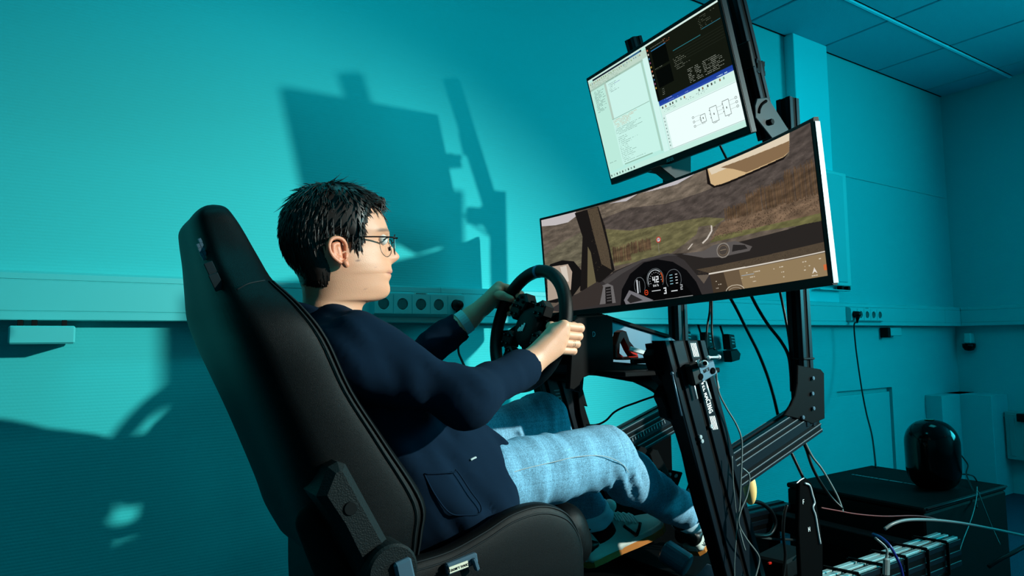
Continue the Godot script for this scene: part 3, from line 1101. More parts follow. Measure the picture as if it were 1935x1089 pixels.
		for p in [Vector3(1.7212, 0.8912, 1.0860), Vector3(1.7153, 0.8493, 1.0860), Vector3(1.7169, 0.8088, 1.0860), Vector3(1.6667, 0.7878, 1.0860)]:
			s = begin()
			bolt(s, p + Vector3(x0, 0, z - 1.06) - o, Vector3(0, 0, 1), 0.0055)
			part("bolt", s, mats.steel_grey, plate)
		# vertical post
		var top: float = 1.69 if z > 1 else 1.66
		profile(t, Vector3(1.715 + x0, 0.76, z) - o, Vector3(1.705 + x0, top, z) - o, 0.045, 0.045, Vector3(1, 0, 0), [[0.0, 0.34], [0.66, 1.0]], "post")
		# cable tie round the post
		s = begin()
		box(s, Vector3(1.713 + x0, 0.945, z) - o, Vector3(0.052, 0.006, 0.052), Basis(), 0.002)
		part("cable_tie", s, mats.black_plastic, t)
		# leaning extension for the upper monitor and its pivot plate
		var e0: Vector3 = Vector3(1.5809, 1.5493, 1.0800) if z > 1 else Vector3(1.6562, 1.5564, 0.6500)
		var e1: Vector3 = Vector3(1.4555, 1.9320, 1.0800) if z > 1 else Vector3(1.4995, 1.9861, 0.6500)
		profile(t, e0 - o, e1 - o, 0.04, 0.042, Vector3(1, 0, 0), [[0.0, 0.34], [0.66, 1.0]], "extension_post")
		s = begin()
		poly = []
		for p in ([Vector2(1.4960, 1.6360), Vector2(1.5390, 1.6473), Vector2(1.5585, 1.6335), Vector2(1.6286, 1.5722), Vector2(1.5540, 1.5365), Vector2(1.4859, 1.5826), Vector2(1.4858, 1.6140)] if z > 1 else [Vector2(1.6123, 1.6111), Vector2(1.6372, 1.6183), Vector2(1.6754, 1.5809), Vector2(1.6942, 1.5511), Vector2(1.6430, 1.5268), Vector2(1.6009, 1.5707)]):
			poly.append(p - Vector2(o.x, o.y))
		var pz := 1.106 if z > 1 else 0.676
		prism(s, poly, pz - o.z, pz + 0.006 - o.z, Transform3D(), 0.0015)
		var pivot := part("pivot_plate", s, mats.dark_steel, t)
		s = begin()
		bar(s, Vector3(1.60 + x0, 1.575, z) - o, Vector3(1.69 + x0, 1.575, z) - o, 0.03, 0.05, Vector3.UP, 0.002)
		part("pivot_bracket", s, mats.black_metal, t)
		s = begin()
		var bc: Vector3 = Vector3(1.5410, 1.5779, 1.1120) if z > 1 else Vector3(1.6522, 1.5595, 0.6820)
		cyl(s, bc - o, bc + Vector3(0, 0, 0.012) - o, 0.0085, 6, 0.001)
		part("bolt", s, mats.black_metal, pivot)
		s = begin()
		tube(s, spline(([Vector3(1.5331, 1.6358, 1.1125), Vector3(1.5144, 1.6235, 1.1125), Vector3(1.5023, 1.6083, 1.1125), Vector3(1.4993, 1.5963, 1.1125)] if z > 1 else [Vector3(1.6291, 1.6058, 0.6825), Vector3(1.6187, 1.5937, 0.6825), Vector3(1.6132, 1.5788, 0.6825)]).map(func(v): return v - o), 4), 0.004, 6)
		part("slot", s, mats.matte_black, pivot)
		# plate that carries the work monitor
		s = begin()
		box(s, e0.lerp(e1, 0.55) + Vector3(-0.022, 0, 0) - o, Vector3(0.012, 0.07, 0.05), Basis(Vector3(0, 0, 1), 0.25), 0.002)
		part("clamp_plate", s, mats.black_plastic, t)
	# cross bars behind the two monitors
	profile(t, Vector3(1.505, 1.735, 0.63) - o, Vector3(1.535, 1.735, 1.10) - o, 0.04, 0.04, Vector3.UP, [[0.0, 0.34], [0.66, 1.0]], "cross_bar")
	s = begin()
	box(s, Vector3(1.49, 1.715, 0.855) - o, Vector3(0.05, 0.11, 0.11), Basis(Vector3(0, 0, 1), 0.25), 0.003)
	part("mounting_plate", s, mats.black_metal, t)
	profile(t, Vector3(1.655, 1.33, 0.62) - o, Vector3(1.69, 1.33, 1.09) - o, 0.04, 0.04, Vector3.UP, [[0.0, 0.34], [0.66, 1.0]], "cross_bar")
	s = begin()
	box(s, Vector3(1.585, 1.30, 0.85) - o, Vector3(0.13, 0.12, 0.12), Basis(), 0.004)
	part("mounting_plate", s, mats.black_metal, t)
	# stub below the work monitor
	s = begin()
	prism(s, [Vector2(1.4166, 1.5082), Vector2(1.5536, 1.5596), Vector2(1.5509, 1.5031), Vector2(1.4813, 1.4780)].map(func(p): return p - Vector2(o.x, o.y)), 0.79 - o.z, 0.83 - o.z, Transform3D(), 0.002)
	part("stand_neck", s, mats.black_plastic, t)
	# base: two long rails, cross beams, foot plate, black skirt down to the floor
	for z in [1.13, 0.56]:
		profile(t, Vector3(0.25, 0.335, z) - o, Vector3(2.33, 0.335, z) - o, 0.075, 0.08, Vector3.UP, [[0.0, 0.2], [0.4, 0.6], [0.8, 1.0]], "base_rail")
	# bright edge strips on top of the near rail
	s = begin()
	for q in [-0.026, -0.004, 0.022]:
		box(s, Vector3(1.90, 0.377, 1.13 + q) - o, Vector3(0.86, 0.006, 0.014), Basis(), 0.001)
	part("rail_strip", s, mats.aluminium, t, "bright aluminium strips on the rail")
	s = begin()
	box(s, Vector3(1.35, 0.33, 0.845) - o, Vector3(0.9, 0.03, 0.50), Basis(), 0.003)
	part("foot_plate", s, mats.matte_black, t)
	s = begin()
	prism(s, [Vector2(1.2251, 0.5349), Vector2(1.3480, 0.5816), Vector2(1.4916, 0.6422), Vector2(1.6597, 0.7051), Vector2(1.6602, 0.5445), Vector2(1.7622, 0.4622), Vector2(1.8405, 0.1971), Vector2(1.2201, 0.3177)].map(func(p): return p - Vector2(o.x, o.y)), 0.60 - o.z, 0.612 - o.z, Transform3D(), 0.002)
	part("side_panel", s, mats.matte_black, t)
	for x in [0.4, 1.0, 1.45, 2.2]:
		s = begin()
		box(s, Vector3(x, 0.335, 0.845) - o, Vector3(0.06, 0.06, 0.50), Basis(), 0.003)
		part("cross_beam", s, mats.black_metal, t)
	for x in [0.4, 1.3, 2.2]:
		for z in [0.56, 1.13]:
			s = begin()
			box(s, Vector3(x, 0.15, z) - o, Vector3(0.07, 0.29, 0.07), Basis(), 0.004)
			cyl(s, Vector3(x, 0.0, z) - o, Vector3(x, 0.012, z) - o, 0.05, 20, 0.003)
			part("foot", s, mats.black_metal, t)

# ---------------------------------------------------------------- the curved lower monitor
func mon_basis(yaw: float, tilt: float, roll: float) -> Basis:
	var b := Basis(Vector3(0, 0, 1), Vector3(0, 1, 0), Vector3(-1, 0, 0))
	return Basis(Vector3.UP, deg_to_rad(yaw)) * b * Basis(Vector3.RIGHT, deg_to_rad(tilt)) * Basis(Vector3.BACK, deg_to_rad(roll))

func ultrawide_monitor() -> void:
	var t := thing("curved_monitor", "wide curved monitor showing a driving game seen from the cockpit", "monitor", Vector3(1.4574, 1.2846, 0.8253))
	t.basis = mon_basis(-3.61, 3.33, 1.67)
	var rad := 1.869
	var w := 1.141
	var h := 0.366
	var at := func(x: float, y: float, z: float) -> Vector3: return Vector3(sin(x / rad) * (rad - z), y, rad - cos(x / rad) * (rad - z))
	var n := 40
	# back shell and bezel: closed section swept along the curve
	var s := begin()
	var rings := []
	for i in n + 1:
		var x := -w / 2 + w * i / n
		var ring := PackedVector3Array()
		var deep := smoothstep(0.02, 0.22, w / 2 - absf(x))
		for q in [[h / 2 - 0.003, 0.0], [h / 2, -0.003], [h / 2, -0.013], [h / 2 - 0.03, -0.022], [0.09, -0.028], [0.07, -0.045], [-0.07, -0.045], [-0.09, -0.028], [-h / 2 + 0.03, -0.022], [-h / 2, -0.013], [-h / 2, -0.003], [-h / 2 + 0.003, 0.0]]:
			ring.append(at.call(x, q[0], q[1] if q[1] > -0.014 else lerpf(-0.014, q[1], deep)))
		ring.reverse()
		rings.append(ring)
	loft(s, rings)
	part("housing", s, mats.black_plastic, t)
	# silvery side edges
	for e in [-1.0, 1.0]:
		s = begin()
		var edge := []
		for y in [-h / 2 + 0.004, h / 2 - 0.010]:
			var ring := PackedVector3Array()
			for q in [[w / 2 - 0.004, -0.0025], [w / 2 + 0.0015, -0.0025], [w / 2 + 0.0015, -0.0145], [w / 2 - 0.004, -0.0145]]:
				ring.append(at.call(e * q[0], y, q[1]))
			if e > 0:
				ring.reverse()
			edge.append(ring)
		loft(s, edge)
		part("side_edge", s, mats.silver if e > 0 else mats.black_plastic, t, "silver side edge" if e > 0 else "")
	# the picture
	s = begin(0)
	var x0 := -0.562
	var x1 := 0.560
	var y0 := -0.162
	var y1 := 0.174
	for i in n:
		var a := lerpf(x0, x1, float(i) / n)
		var b := lerpf(x0, x1, float(i + 1) / n)
		quad_uv(s, [at.call(a, y0, 0.0008), at.call(b, y0, 0.0008), at.call(b, y1, 0.0008), at.call(a, y1, 0.0008)], [Vector2(float(i) / n, 1), Vector2(float(i + 1) / n, 1), Vector2(float(i + 1) / n, 0), Vector2(float(i) / n, 0)])
	var m := mat("game_screen", Color(0.01, 0.01, 0.01), 0.5)
	m.emission_enabled = true
	m.emission = Color.BLACK
	m.emission_texture = ImageTexture.create_from_image(game_picture())
	m.emission_energy_multiplier = 0.9
	m.metallic_specular = 0.0
	m.texture_repeat = false
	part("screen", s, m, t)
	var l := AreaLight3D.new()
	l.name = "screen_light"
	add_child(l)
	var c := t.position - Vector3(0.03, 0, 0)
	l.look_at_from_position(c, c + t.basis.z)
	l.area_size = Vector2(1.1, 0.33)
	l.light_color = Color(0.5, 0.44, 0.36)
	l.light_energy = 0.05
	l.area_range = 8.0
	l.shadow_enabled = true

func game_picture() -> Image:
	var W := 1440
	var im := Image.create(W, 432, false, Image.FORMAT_RGB8)
	im.fill(Color("685d52"))
	var r := RandomNumberGenerator.new()
	r.seed = 21
	var a := [
		["c9c3c4", [0,0,209,0,210,19,157,38,87,38,0,28]],
		["75695c", [345,18,414,6,571,2,637,5,870,0,958,0,958,91,910,149,703,152,358,96]],
		["c6c2c6", [409,5,572,0,503,15,470,11]],
		["c6c2c6", [600,3,690,0,881,0,785,14,712,10]],
		["544b46", [345,60,521,46,714,72,880,73,1021,69,1337,64,1352,0,1460,0,1457,202,1195,171,1012,191,874,184,595,156,358,100]],
		["6d6848", [368,106,510,138,745,149,908,162,1013,187,962,201,900,217,822,267,750,268,405,268,385,199]],
		["6b6553", [0,165,89,128,238,91,227,244,2,231]]]
	for p in a:
		fill_poly(im, p[1], Color(p[0]))
	# slopes: soft strokes of lighter and darker scrub
	for i in 2600:
		var x := r.randi_range(0, W - 1)
		var y := r.randi_range(20, 170)
		var c := im.get_pixel(x, y)
		if c.v < 0.6:
			var k := r.randf_range(0.86, 1.14)
			im.fill_rect(Rect2i(x, y, r.randi_range(2, 9), r.randi_range(1, 3)), Color(c.r * k, c.g * k, c.b * k))
	var b := [
		["7a6450", [992,197,1191,195,1457,200,1451,261,1182,249,925,249]],
		["6f6c45", [957,237,1183,246,1448,257,1447,282,1180,261,924,256]],
		["655b50", [876,190,941,196,942,214,912,240,853,262,780,272,708,266,795,238,862,214]]]
	for p in b:
		fill_poly(im, p[1], Color(p[0]))
	for i in 900:
		var x := r.randi_range(930, 1439)
		var y := r.randi_range(203, 246)
		im.fill_rect(Rect2i(x, y, r.randi_range(2, 5), r.randi_range(1, 3)), Color(0.5, 0.42, 0.34).lerp(Color(0.28, 0.22, 0.17), r.randf()))
	for i in 1500:
		var x := r.randi_range(380, 940)
		var y := r.randi_range(140, 262)
		var c := im.get_pixel(x, y)
		var k := r.randf_range(0.9, 1.12)
		im.fill_rect(Rect2i(x, y, r.randi_range(3, 10), 1), Color(c.r * k, c.g * k, c.b * k))
	# bare trees as bundles of upright strokes
	for g in [[1012, 1120, 192, 30, 44], [1120, 1300, 192, 50, 74], [1300, 1440, 196, 70, 100], [400, 500, 250, 48, 66], [500, 616, 226, 30, 46]]:
		for i in int((g[1] - g[0]) * 1.3):
			var x := r.randi_range(g[0], g[1])
			var hh := r.randi_range(g[3], g[4])
			var c := Color(0.43, 0.34, 0.25).lerp(Color(0.30, 0.24, 0.19), r.randf())
			im.fill_rect(Rect2i(x, g[2] - hh + r.randi_range(0, 8), 2, hh), c)
	var c2 := [
		["d8cfc4", [938,196,945,199,944,218,917,241,890,254,885,249,910,238,936,215]], ["d8cfc4", [840,245,813,262,808,261,833,244]],
		["d9b98a", [950,0,1348,0,1338,52,1311,63,1021,70,977,68,959,56]], ["e9d9be", [954,0,1348,0,1343,25,1219,17,968,25]],
		["8d7152", [1015,12,1343,22,1338,52,1312,59,1138,62,1075,33]],
		["1a1513", [942,50,972,72,1020,76,1311,68,1331,58,1311,61,1021,69,977,66,959,54,950,0,942,0]],
		["2b2725", [391,290,537,266,709,263,851,279,889,295,1048,276,1267,277,1362,274,1456,280,1446,363,908,365,676,349,374,337]],
		["54483a", [844,340,981,339,1446,337,1446,364,909,361]], ["e4dccf", [904,360,1446,363,1445,366,903,365]],
		["97815f", [908,367,1445,368,1445,441,912,439]], ["45392d", [908,367,977,366,995,437,912,439]], ["6d5b46", [977,366,1053,366,1066,437,995,437]],
		["5f5a58", [775,273,891,279,943,266,1049,270,1127,301,1112,314,975,314,887,304]], ["2c2928", [1037,281,1093,291,1105,305,1029,303]],
		["383434", [0,418,126,370,296,335,356,302,537,266,729,266,787,298,874,394,908,365,918,436,514,443,113,438]],
		["4a4645", [330,322,420,290,560,262,700,258,760,276,700,268,560,272,440,305,350,340]],
		["0b0b0d", [416,443,434,368,488,311,568,276,644,274,725,295,792,335,836,383,859,432,859,440]]]
	# uneven light and growth over the landscape
	var hill := FastNoiseLite.new()
	hill.seed = 9
	hill.frequency = 0.018
	hill.fractal_octaves = 4
	for y in 290:
		for x in W:
			var c := im.get_pixel(x, y)
			var k := 1.0 + 0.30 * hill.get_noise_2d(x * 0.7 + y * 0.9, y * 2.2)
			if c.v < 0.6:
				im.set_pixel(x, y, Color(c.r * k, c.g * k, c.b * k))
	for p in c2:
		fill_poly(im, p[1], Color(p[0]))
	# leather grain and the stitched edge
	for i in 700:
		var x := r.randi_range(850, 1439)
		im.fill_rect(Rect2i(x, r.randi_range(341, 358), 3, 1), Color(0.42, 0.36, 0.28).lerp(Color(0.2, 0.17, 0.14), r.randf()))
	# clock pod
	disc_px(im, 987, 293, 31, 25, Color("4b443f"))
	ring_px(im, 987, 293, 30, 24, 4, Color("8d857c"))
	ring_px(im, 987, 293, 22, 17, 2, Color("7d6c58"))
	im.fill_rect(Rect2i(972, 290, 30, 2), Color("96866f"))
	# speed sign
	im.fill_rect(Rect2i(656, 212, 2, 40), Color("8a8478"))
	disc_px(im, 661, 200, 13, 12, Color("c0392b"))
	disc_px(im, 661, 200, 9, 8, Color("d9d4d8"))
	im.fill_rect(Rect2i(656, 196, 3, 8), Color("33344a"))
	im.fill_rect(Rect2i(662, 197, 4, 4), Color("33344a"))
	# instruments
	var white := Color("dfe4e6")
	fill_poly(im, [450,424,478,372,520,340,600,312,650,312,720,340,790,400,816,432,700,430,560,436], Color("060607"))
	for q in [[623, 350, 46, 42], [535, 366, 30, 34], [721, 362, 40, 38]]:
		ring_px(im, q[0], q[1], q[2], q[3], 2, Color("6d7478"), PI * 0.8, PI * 2.2)
	ring_px(im, 623, 350, 40, 36, 3, Color("b4bcc0"), PI * 0.85, PI * 1.75)
	ring_px(im, 623, 350, 40, 36, 4, Color("d2582a"), PI * 1.8, PI * 2.12)
	for k in 11:
		var an := PI * 0.85 + k * 0.37
		im.fill_rect(Rect2i(int(623 + cos(an) * 31), int(350 + sin(an) * 28), 3, 3), white)
	digit(im, "4", 607, 338, 5, white)
	digit(im, "2", 626, 338, 5, white)
	for k in 4:
		digit(im, "km/h"[k], 608 + k * 8, 368, 2, white)
	digit(im, "3", 662, 386, 5, white)
	im.fill_rect(Rect2i(598, 392, 48, 3), white)
	im.fill_rect(Rect2i(518, 340, 8, 54), Color("c9ced2"))
	im.fill_rect(Rect2i(532, 346, 4, 46), Color("8f969a"))
	ring_px(im, 568, 396, 9, 9, 3, Color("d8431f"))
	im.fill_rect(Rect2i(563, 394, 11, 3), Color("d8431f"))
	for k in 4:
		im.fill_rect(Rect2i(700, 342 + k * 11, 16, 3), Color("8fc6d6"))
		im.fill_rect(Rect2i(730, 342 + k * 11, 12, 3), white)
	im.fill_rect(Rect2i(702, 402, 34, 4), white)
	digit(im, "2", 752, 384, 4, Color("a9adb0"))
	var d := [
		["8a8888", [516,432,665,430,811,428,817,436,601,439]], ["6f6c6c", [295,418,320,341,357,335,386,348,393,420]], ["1c1a1a", [341,350,372,350,373,420,335,420]],
		["77757a", [440,413,474,376,505,388,602,428,558,439,450,435]], ["2a2828", [458,415,483,393,544,423,473,429]],
		["1b1817", [202,5,341,2,371,98,403,284,322,323,237,347,194,351,236,116]], ["564a3b", [277,4,337,5,379,199,386,281,331,249,299,110]],
		["6a6148", [261,163,276,191,292,328,238,340]], ["3a3330", [60,400,200,352,300,320,330,345,300,420,60,432]],
		["141313", [1,240,33,209,104,201,172,215,211,259,200,326,149,368,49,388,0,382]], ["b7a493", [9,241,44,221,137,223,158,260,141,337,109,364,0,375]], ["ded2c4", [89,230,127,228,134,301,105,298]]]
	for p in d:
		fill_poly(im, p[1], Color(p[0]))
	for i in 500:
		var x := r.randi_range(285, 385)
		var y := r.randi_range(10, 270)
		if im.get_pixel(x, y).is_equal_approx(Color("564a3b")) or r.randf() < 0.2:
			im.fill_rect(Rect2i(x, y, 2, 3), Color(0.42, 0.36, 0.28).lerp(Color(0.2, 0.17, 0.13), r.randf()))
	for k in 5:
		im.fill_rect(Rect2i(344, 358 + k * 12, 26, 4), Color("5b5858"))
	# centre screen of the car: menu words as pale dashes, arrow, outline of a car
	var pale := Color("d9cdb8")
	for q in [[1065, 381, 30], [1120, 382, 36], [1200, 384, 16], [1240, 382, 34], [1060, 396, 10], [1080, 396, 8], [1100, 397, 50], [1240, 398, 22], [1110, 412, 34], [1250, 413, 14], [1338, 380, 20], [1345, 394, 10], [1362, 394, 10], [1345, 404, 8], [1410, 380, 24], [1374, 424, 30], [930, 392, 16], [945, 404, 16], [930, 416, 14]]:
		scribble(im, r, q[0], q[1], q[2], 1, 4, pale, 0.9, 3)
	im.fill_rect(Rect2i(1062, 388, 60, 2), Color("9fb0c0"))
	fill_poly(im, [1389,402,1400,420,1389,414,1378,420], Color("efe9df"))
	im.fill_rect(Rect2i(1428, 400, 12, 16), Color("d9703f"))
	ring_px(im, 1025, 436, 44, 20, 2, pale, PI, TAU)
	ring_px(im, 1025, 436, 30, 12, 1, pale, PI, TAU)
	return im

# ---------------------------------------------------------------- the flat upper monitor
func work_monitor() -> void:
	var t := thing("work_monitor", "flat black monitor above the curved one showing program windows and code", "monitor", Vector3(1.4011, 1.6904, 0.8461))
	t.basis = mon_basis(-4.545, 14.35, 0.837)
	var w := 0.5845
	var h := 0.3577
	var s := begin()
	box(s, Vector3(0, 0, -0.012), Vector3(w, h, 0.024), Basis(), 0.002)
	box(s, Vector3(0, -0.01, -0.035), Vector3(w * 0.62, h * 0.62, 0.03), Basis(), 0.012)
	part("housing", s, mats.black_plastic, t)
	s = begin()
	box(s, Vector3(w / 2 + 0.0004, 0, -0.013), Vector3(0.0012, h - 0.006, 0.017))
	part("side_edge", s, mats.dark_steel, t)
	s = begin()
	quad_uv(s, [Vector3(-0.284, -0.159, 0.0008), Vector3(0.285, -0.159, 0.0008), Vector3(0.285, 0.168, 0.0008), Vector3(-0.284, 0.168, 0.0008)], [Vector2(0, 1), Vector2(1, 1), Vector2(1, 0), Vector2(0, 0)])
	var m := mat("work_screen", Color(0.01, 0.01, 0.01), 0.5)
	m.emission_enabled = true
	m.emission = Color.BLACK
	m.emission_texture = ImageTexture.create_from_image(work_picture())
	m.emission_energy_multiplier = 1.0
	m.metallic_specular = 0.0
	m.texture_repeat = false
	part("screen", s, m, t)
	text("maker_name", "ASUS", 0.013, mats.grey_print, t, Transform3D(Basis(), Vector3(-0.004, -0.1695, 0.0006)), "Droid Sans", true)
	var l := AreaLight3D.new()
	l.name = "screen_light"
	add_child(l, true)
	var c := t.position + t.basis.z * 0.02
	l.look_at_from_position(c, c + t.basis.z)
	l.area_size = Vector2(0.56, 0.32)
	l.light_color = Color(0.75, 0.95, 0.9)
	l.light_energy = 0.06
	l.area_range = 8.0
	l.shadow_enabled = true

func work_picture() -> Image:
	var im := Image.create(1024, 588, false, Image.FORMAT_RGB8)
	var r := RandomNumberGenerator.new()
	r.seed = 8
	im.fill(Color("b9ece0"))
	# left window: editor
	im.fill_rect(Rect2i(0, 0, 1024, 9), Color("c9e8dd"))
	im.fill_rect(Rect2i(42, 9, 440, 9), Color("0b1426"))
	im.fill_rect(Rect2i(380, 9, 90, 9), Color("2d5f86"))
	im.fill_rect(Rect2i(0, 18, 516, 40), Color("bfd8c8"))
	for k in 26:
		im.fill_rect(Rect2i(10 + k * 18 + r.randi_range(0, 5), 24 + r.randi_range(0, 4), 7, 7), [Color("7c9a70"), Color("9a8a68"), Color("6a8a98"), Color("a5b8a0")][r.randi() % 4])
	scribble(im, r, 14, 38, 440, 3, 7, Color("7d9a8c"), 0.6)
	im.fill_rect(Rect2i(0, 58, 516, 10), Color("a3c4b4"))
	scribble(im, r, 150, 61, 300, 1, 6, Color("54766a"), 0.8)
	im.fill_rect(Rect2i(0, 68, 132, 480), Color("bdebdc"))
	scribble(im, r, 24, 80, 100, 18, 7, Color("2f4a44"), 0.85)
	im.fill_rect(Rect2i(132, 68, 18, 206), Color("b4cdbf"))
	im.fill_rect(Rect2i(150, 68, 306, 206), Color("ccf3ea"))
	scribble(im, r, 166, 82, 90, 6, 9, Color("45635c"), 0.85)
	scribble(im, r, 220, 92, 80, 1, 9, Color("6a5fb0"), 0.9)
	im.fill_rect(Rect2i(132, 274, 324, 3), Color("8fb3a4"))
	im.fill_rect(Rect2i(132, 277, 324, 262), Color("c8f3e8"))
	scribble(im, r, 138, 284, 260, 6, 8, Color("c98a62"), 0.8)
	scribble(im, r, 138, 334, 240, 5, 8, Color("5f7d72"), 0.85)
	for k in 15:
		scribble(im, r, 142, 384 + k * 10, 170 + r.randi_range(-80, 90), 1, 8, Color("587a6e"), 0.8)
	im.fill_rect(Rect2i(150, 536, 240, 6), Color("8fb7a6"))
	im.fill_rect(Rect2i(458, 68, 14, 480), Color("a9cfc0"))
	im.fill_rect(Rect2i(476, 58, 40, 500), Color("d2f5ee"))
	scribble(im, r, 20, 500, 90, 1, 8, Color("3f5a52"), 0.9)
	# right half: dark editors above, drawing program below
	im.fill_rect(Rect2i(516, 0, 508, 9), Color("d7efe6"))
	im.fill_rect(Rect2i(516, 9, 508, 292), Color("13170f"))
	im.fill_rect(Rect2i(516, 20, 18, 281), Color("080a08"))
	for k in 10:
		im.fill_rect(Rect2i(520, 28 + k * 22, 9, 9), [Color("c26a4a"), Color("d8d4c4"), Color("3a6a90"), Color("7c4a68"), Color("b89a4a")][k % 5])
	im.fill_rect(Rect2i(548, 44, 110, 4), Color("2f7fb4"))
	im.fill_rect(Rect2i(548, 48, 110, 90), Color("050806"))
	im.fill_rect(Rect2i(548, 150, 110, 90), Color("050806"))
	scribble(im, r, 548, 30, 110, 1, 8, Color("8a8f80"), 0.8)
	scribble(im, r, 548, 140, 100, 1, 8, Color("8f948a"), 0.9)
	scribble(im, r, 560, 250, 22, 5, 9, Color("8f948a"), 0.7)
	scribble(im, r, 640, 24, 60, 3, 8, Color("a85a38"), 0.5)
	scribble(im, r, 880, 24, 120, 8, 8, Color("5c6254"), 0.5)
	scribble(im, r, 680, 140, 120, 7, 9, Color("8a9080"), 0.75)
	im.fill_rect(Rect2i(695, 101, 190, 3), Color("2a7a84"))
	im.fill_rect(Rect2i(900, 80, 118, 3), Color("2c6f80"))
	for k in 5:
		im.fill_rect(Rect2i(700, 116 + k * 13, 320, 1), Color("2c3228"))
	for k in 9:
		for q in 4:
			scribble(im, r, 752 + q * 52, 222 + k * 8, 44, 1, 8, Color("b9bfb2"), 0.9)
		scribble(im, r, 890, 222 + k * 8, 110, 1, 8, Color("9aa094"), 0.7)
	im.fill_rect(Rect2i(520, 301, 504, 16), Color("1d3f9a"))
	im.fill_rect(Rect2i(520, 317, 504, 10), Color("2a4aa8"))
	scribble(im, r, 560, 305, 60, 1, 8, Color("cdd6f0"), 0.8)
	scribble(im, r, 560, 318, 200, 1, 8, Color("b9c4ea"), 0.5)
	scribble(im, r, 920, 318, 90, 1, 8, Color("d0f0f4"), 0.9, 4)
	im.fill_rect(Rect2i(520, 327, 504, 48), Color("d3f2e8"))
	for k in 14:
		im.fill_rect(Rect2i(536 + k * 26 + r.randi_range(-4, 4) + (80 if k > 6 else 0), 334, 9, 11), [Color("8a6a4a"), Color("4a5a54"), Color("7fa898"), Color("3a3f3c")][r.randi() % 4])
	scribble(im, r, 540, 352, 120, 2, 8, Color("6a8a80"), 0.5)
	scribble(im, r, 700, 350, 220, 2, 8, Color("556a64"), 0.4)
	im.fill_rect(Rect2i(520, 375, 504, 188), Color("eefffd"))
	im.fill_rect(Rect2i(520, 375, 26, 188), Color("d5f0ea"))
	for k in 9:
		im.fill_rect(Rect2i(528, 390 + k * 18, 7, 7), Color("7d9a92"))
	im.fill_rect(Rect2i(546, 378, 478, 2), Color("9fc4ba"))
	im.fill_rect(Rect2i(520, 556, 504, 2), Color("8fb0a8"))
	# block diagram
	var ink := Color("3f4744")
	for q in [[770, 455, 32, 37], [836, 440, 43, 71], [919, 436, 38, 70]]:
		for e in [Rect2i(q[0], q[1], q[2], 2), Rect2i(q[0], q[1] + q[3], q[2] + 2, 2), Rect2i(q[0], q[1], 2, q[3]), Rect2i(q[0] + q[2], q[1], 2, q[3])]:
			im.fill_rect(e, ink)
		im.fill_rect(Rect2i(q[0] + q[2] / 2 - 2, q[1] + q[3] / 2 - 4, 5, 9), ink)
		scribble(im, r, q[0], q[1] + q[3] + 5, q[2], 1, 6, ink, 0.9)
		for k in 3:
			im.fill_rect(Rect2i(q[0] - 5, q[1] + 10 + k * (q[3] - 16) / 3, 5, 3), ink)
	for k in 3:
		ring_px(im, 724, 452 + k * 22, 6, 5, 2, Color("6a7471"))
		ring_px(im, 1002, 446 + k * 20, 6, 5, 2, Color("6a7471"))
		im.fill_rect(Rect2i(731, 452 + k * 22, 38, 1), Color("8a9491"))
		im.fill_rect(Rect2i(880, 452 + k * 18, 38, 1), Color("8a9491"))
		im.fill_rect(Rect2i(959, 446 + k * 20, 38, 1), Color("8a9491"))
	# task bar
	im.fill_rect(Rect2i(0, 560, 1024, 28), Color("c2ecdf"))
	for k in 9:
		im.fill_rect(Rect2i(8 + k * 26, 568, 9, 11), [Color("3a4a46"), Color("8fb0a4"), Color("1d2422"), Color("6a8f86")][k % 4])
	return im

# ---------------------------------------------------------------- steering wheel
func wheel_axes() -> Basis:
	var a := deg_to_rad(13.0)
	# x: away from the driver along the shaft, y: towards the top of the rim, z: towards the near side
	return Basis(Vector3(cos(a), -sin(a), 0), Vector3(sin(a), cos(a), 0), Vector3(0, 0, 1))

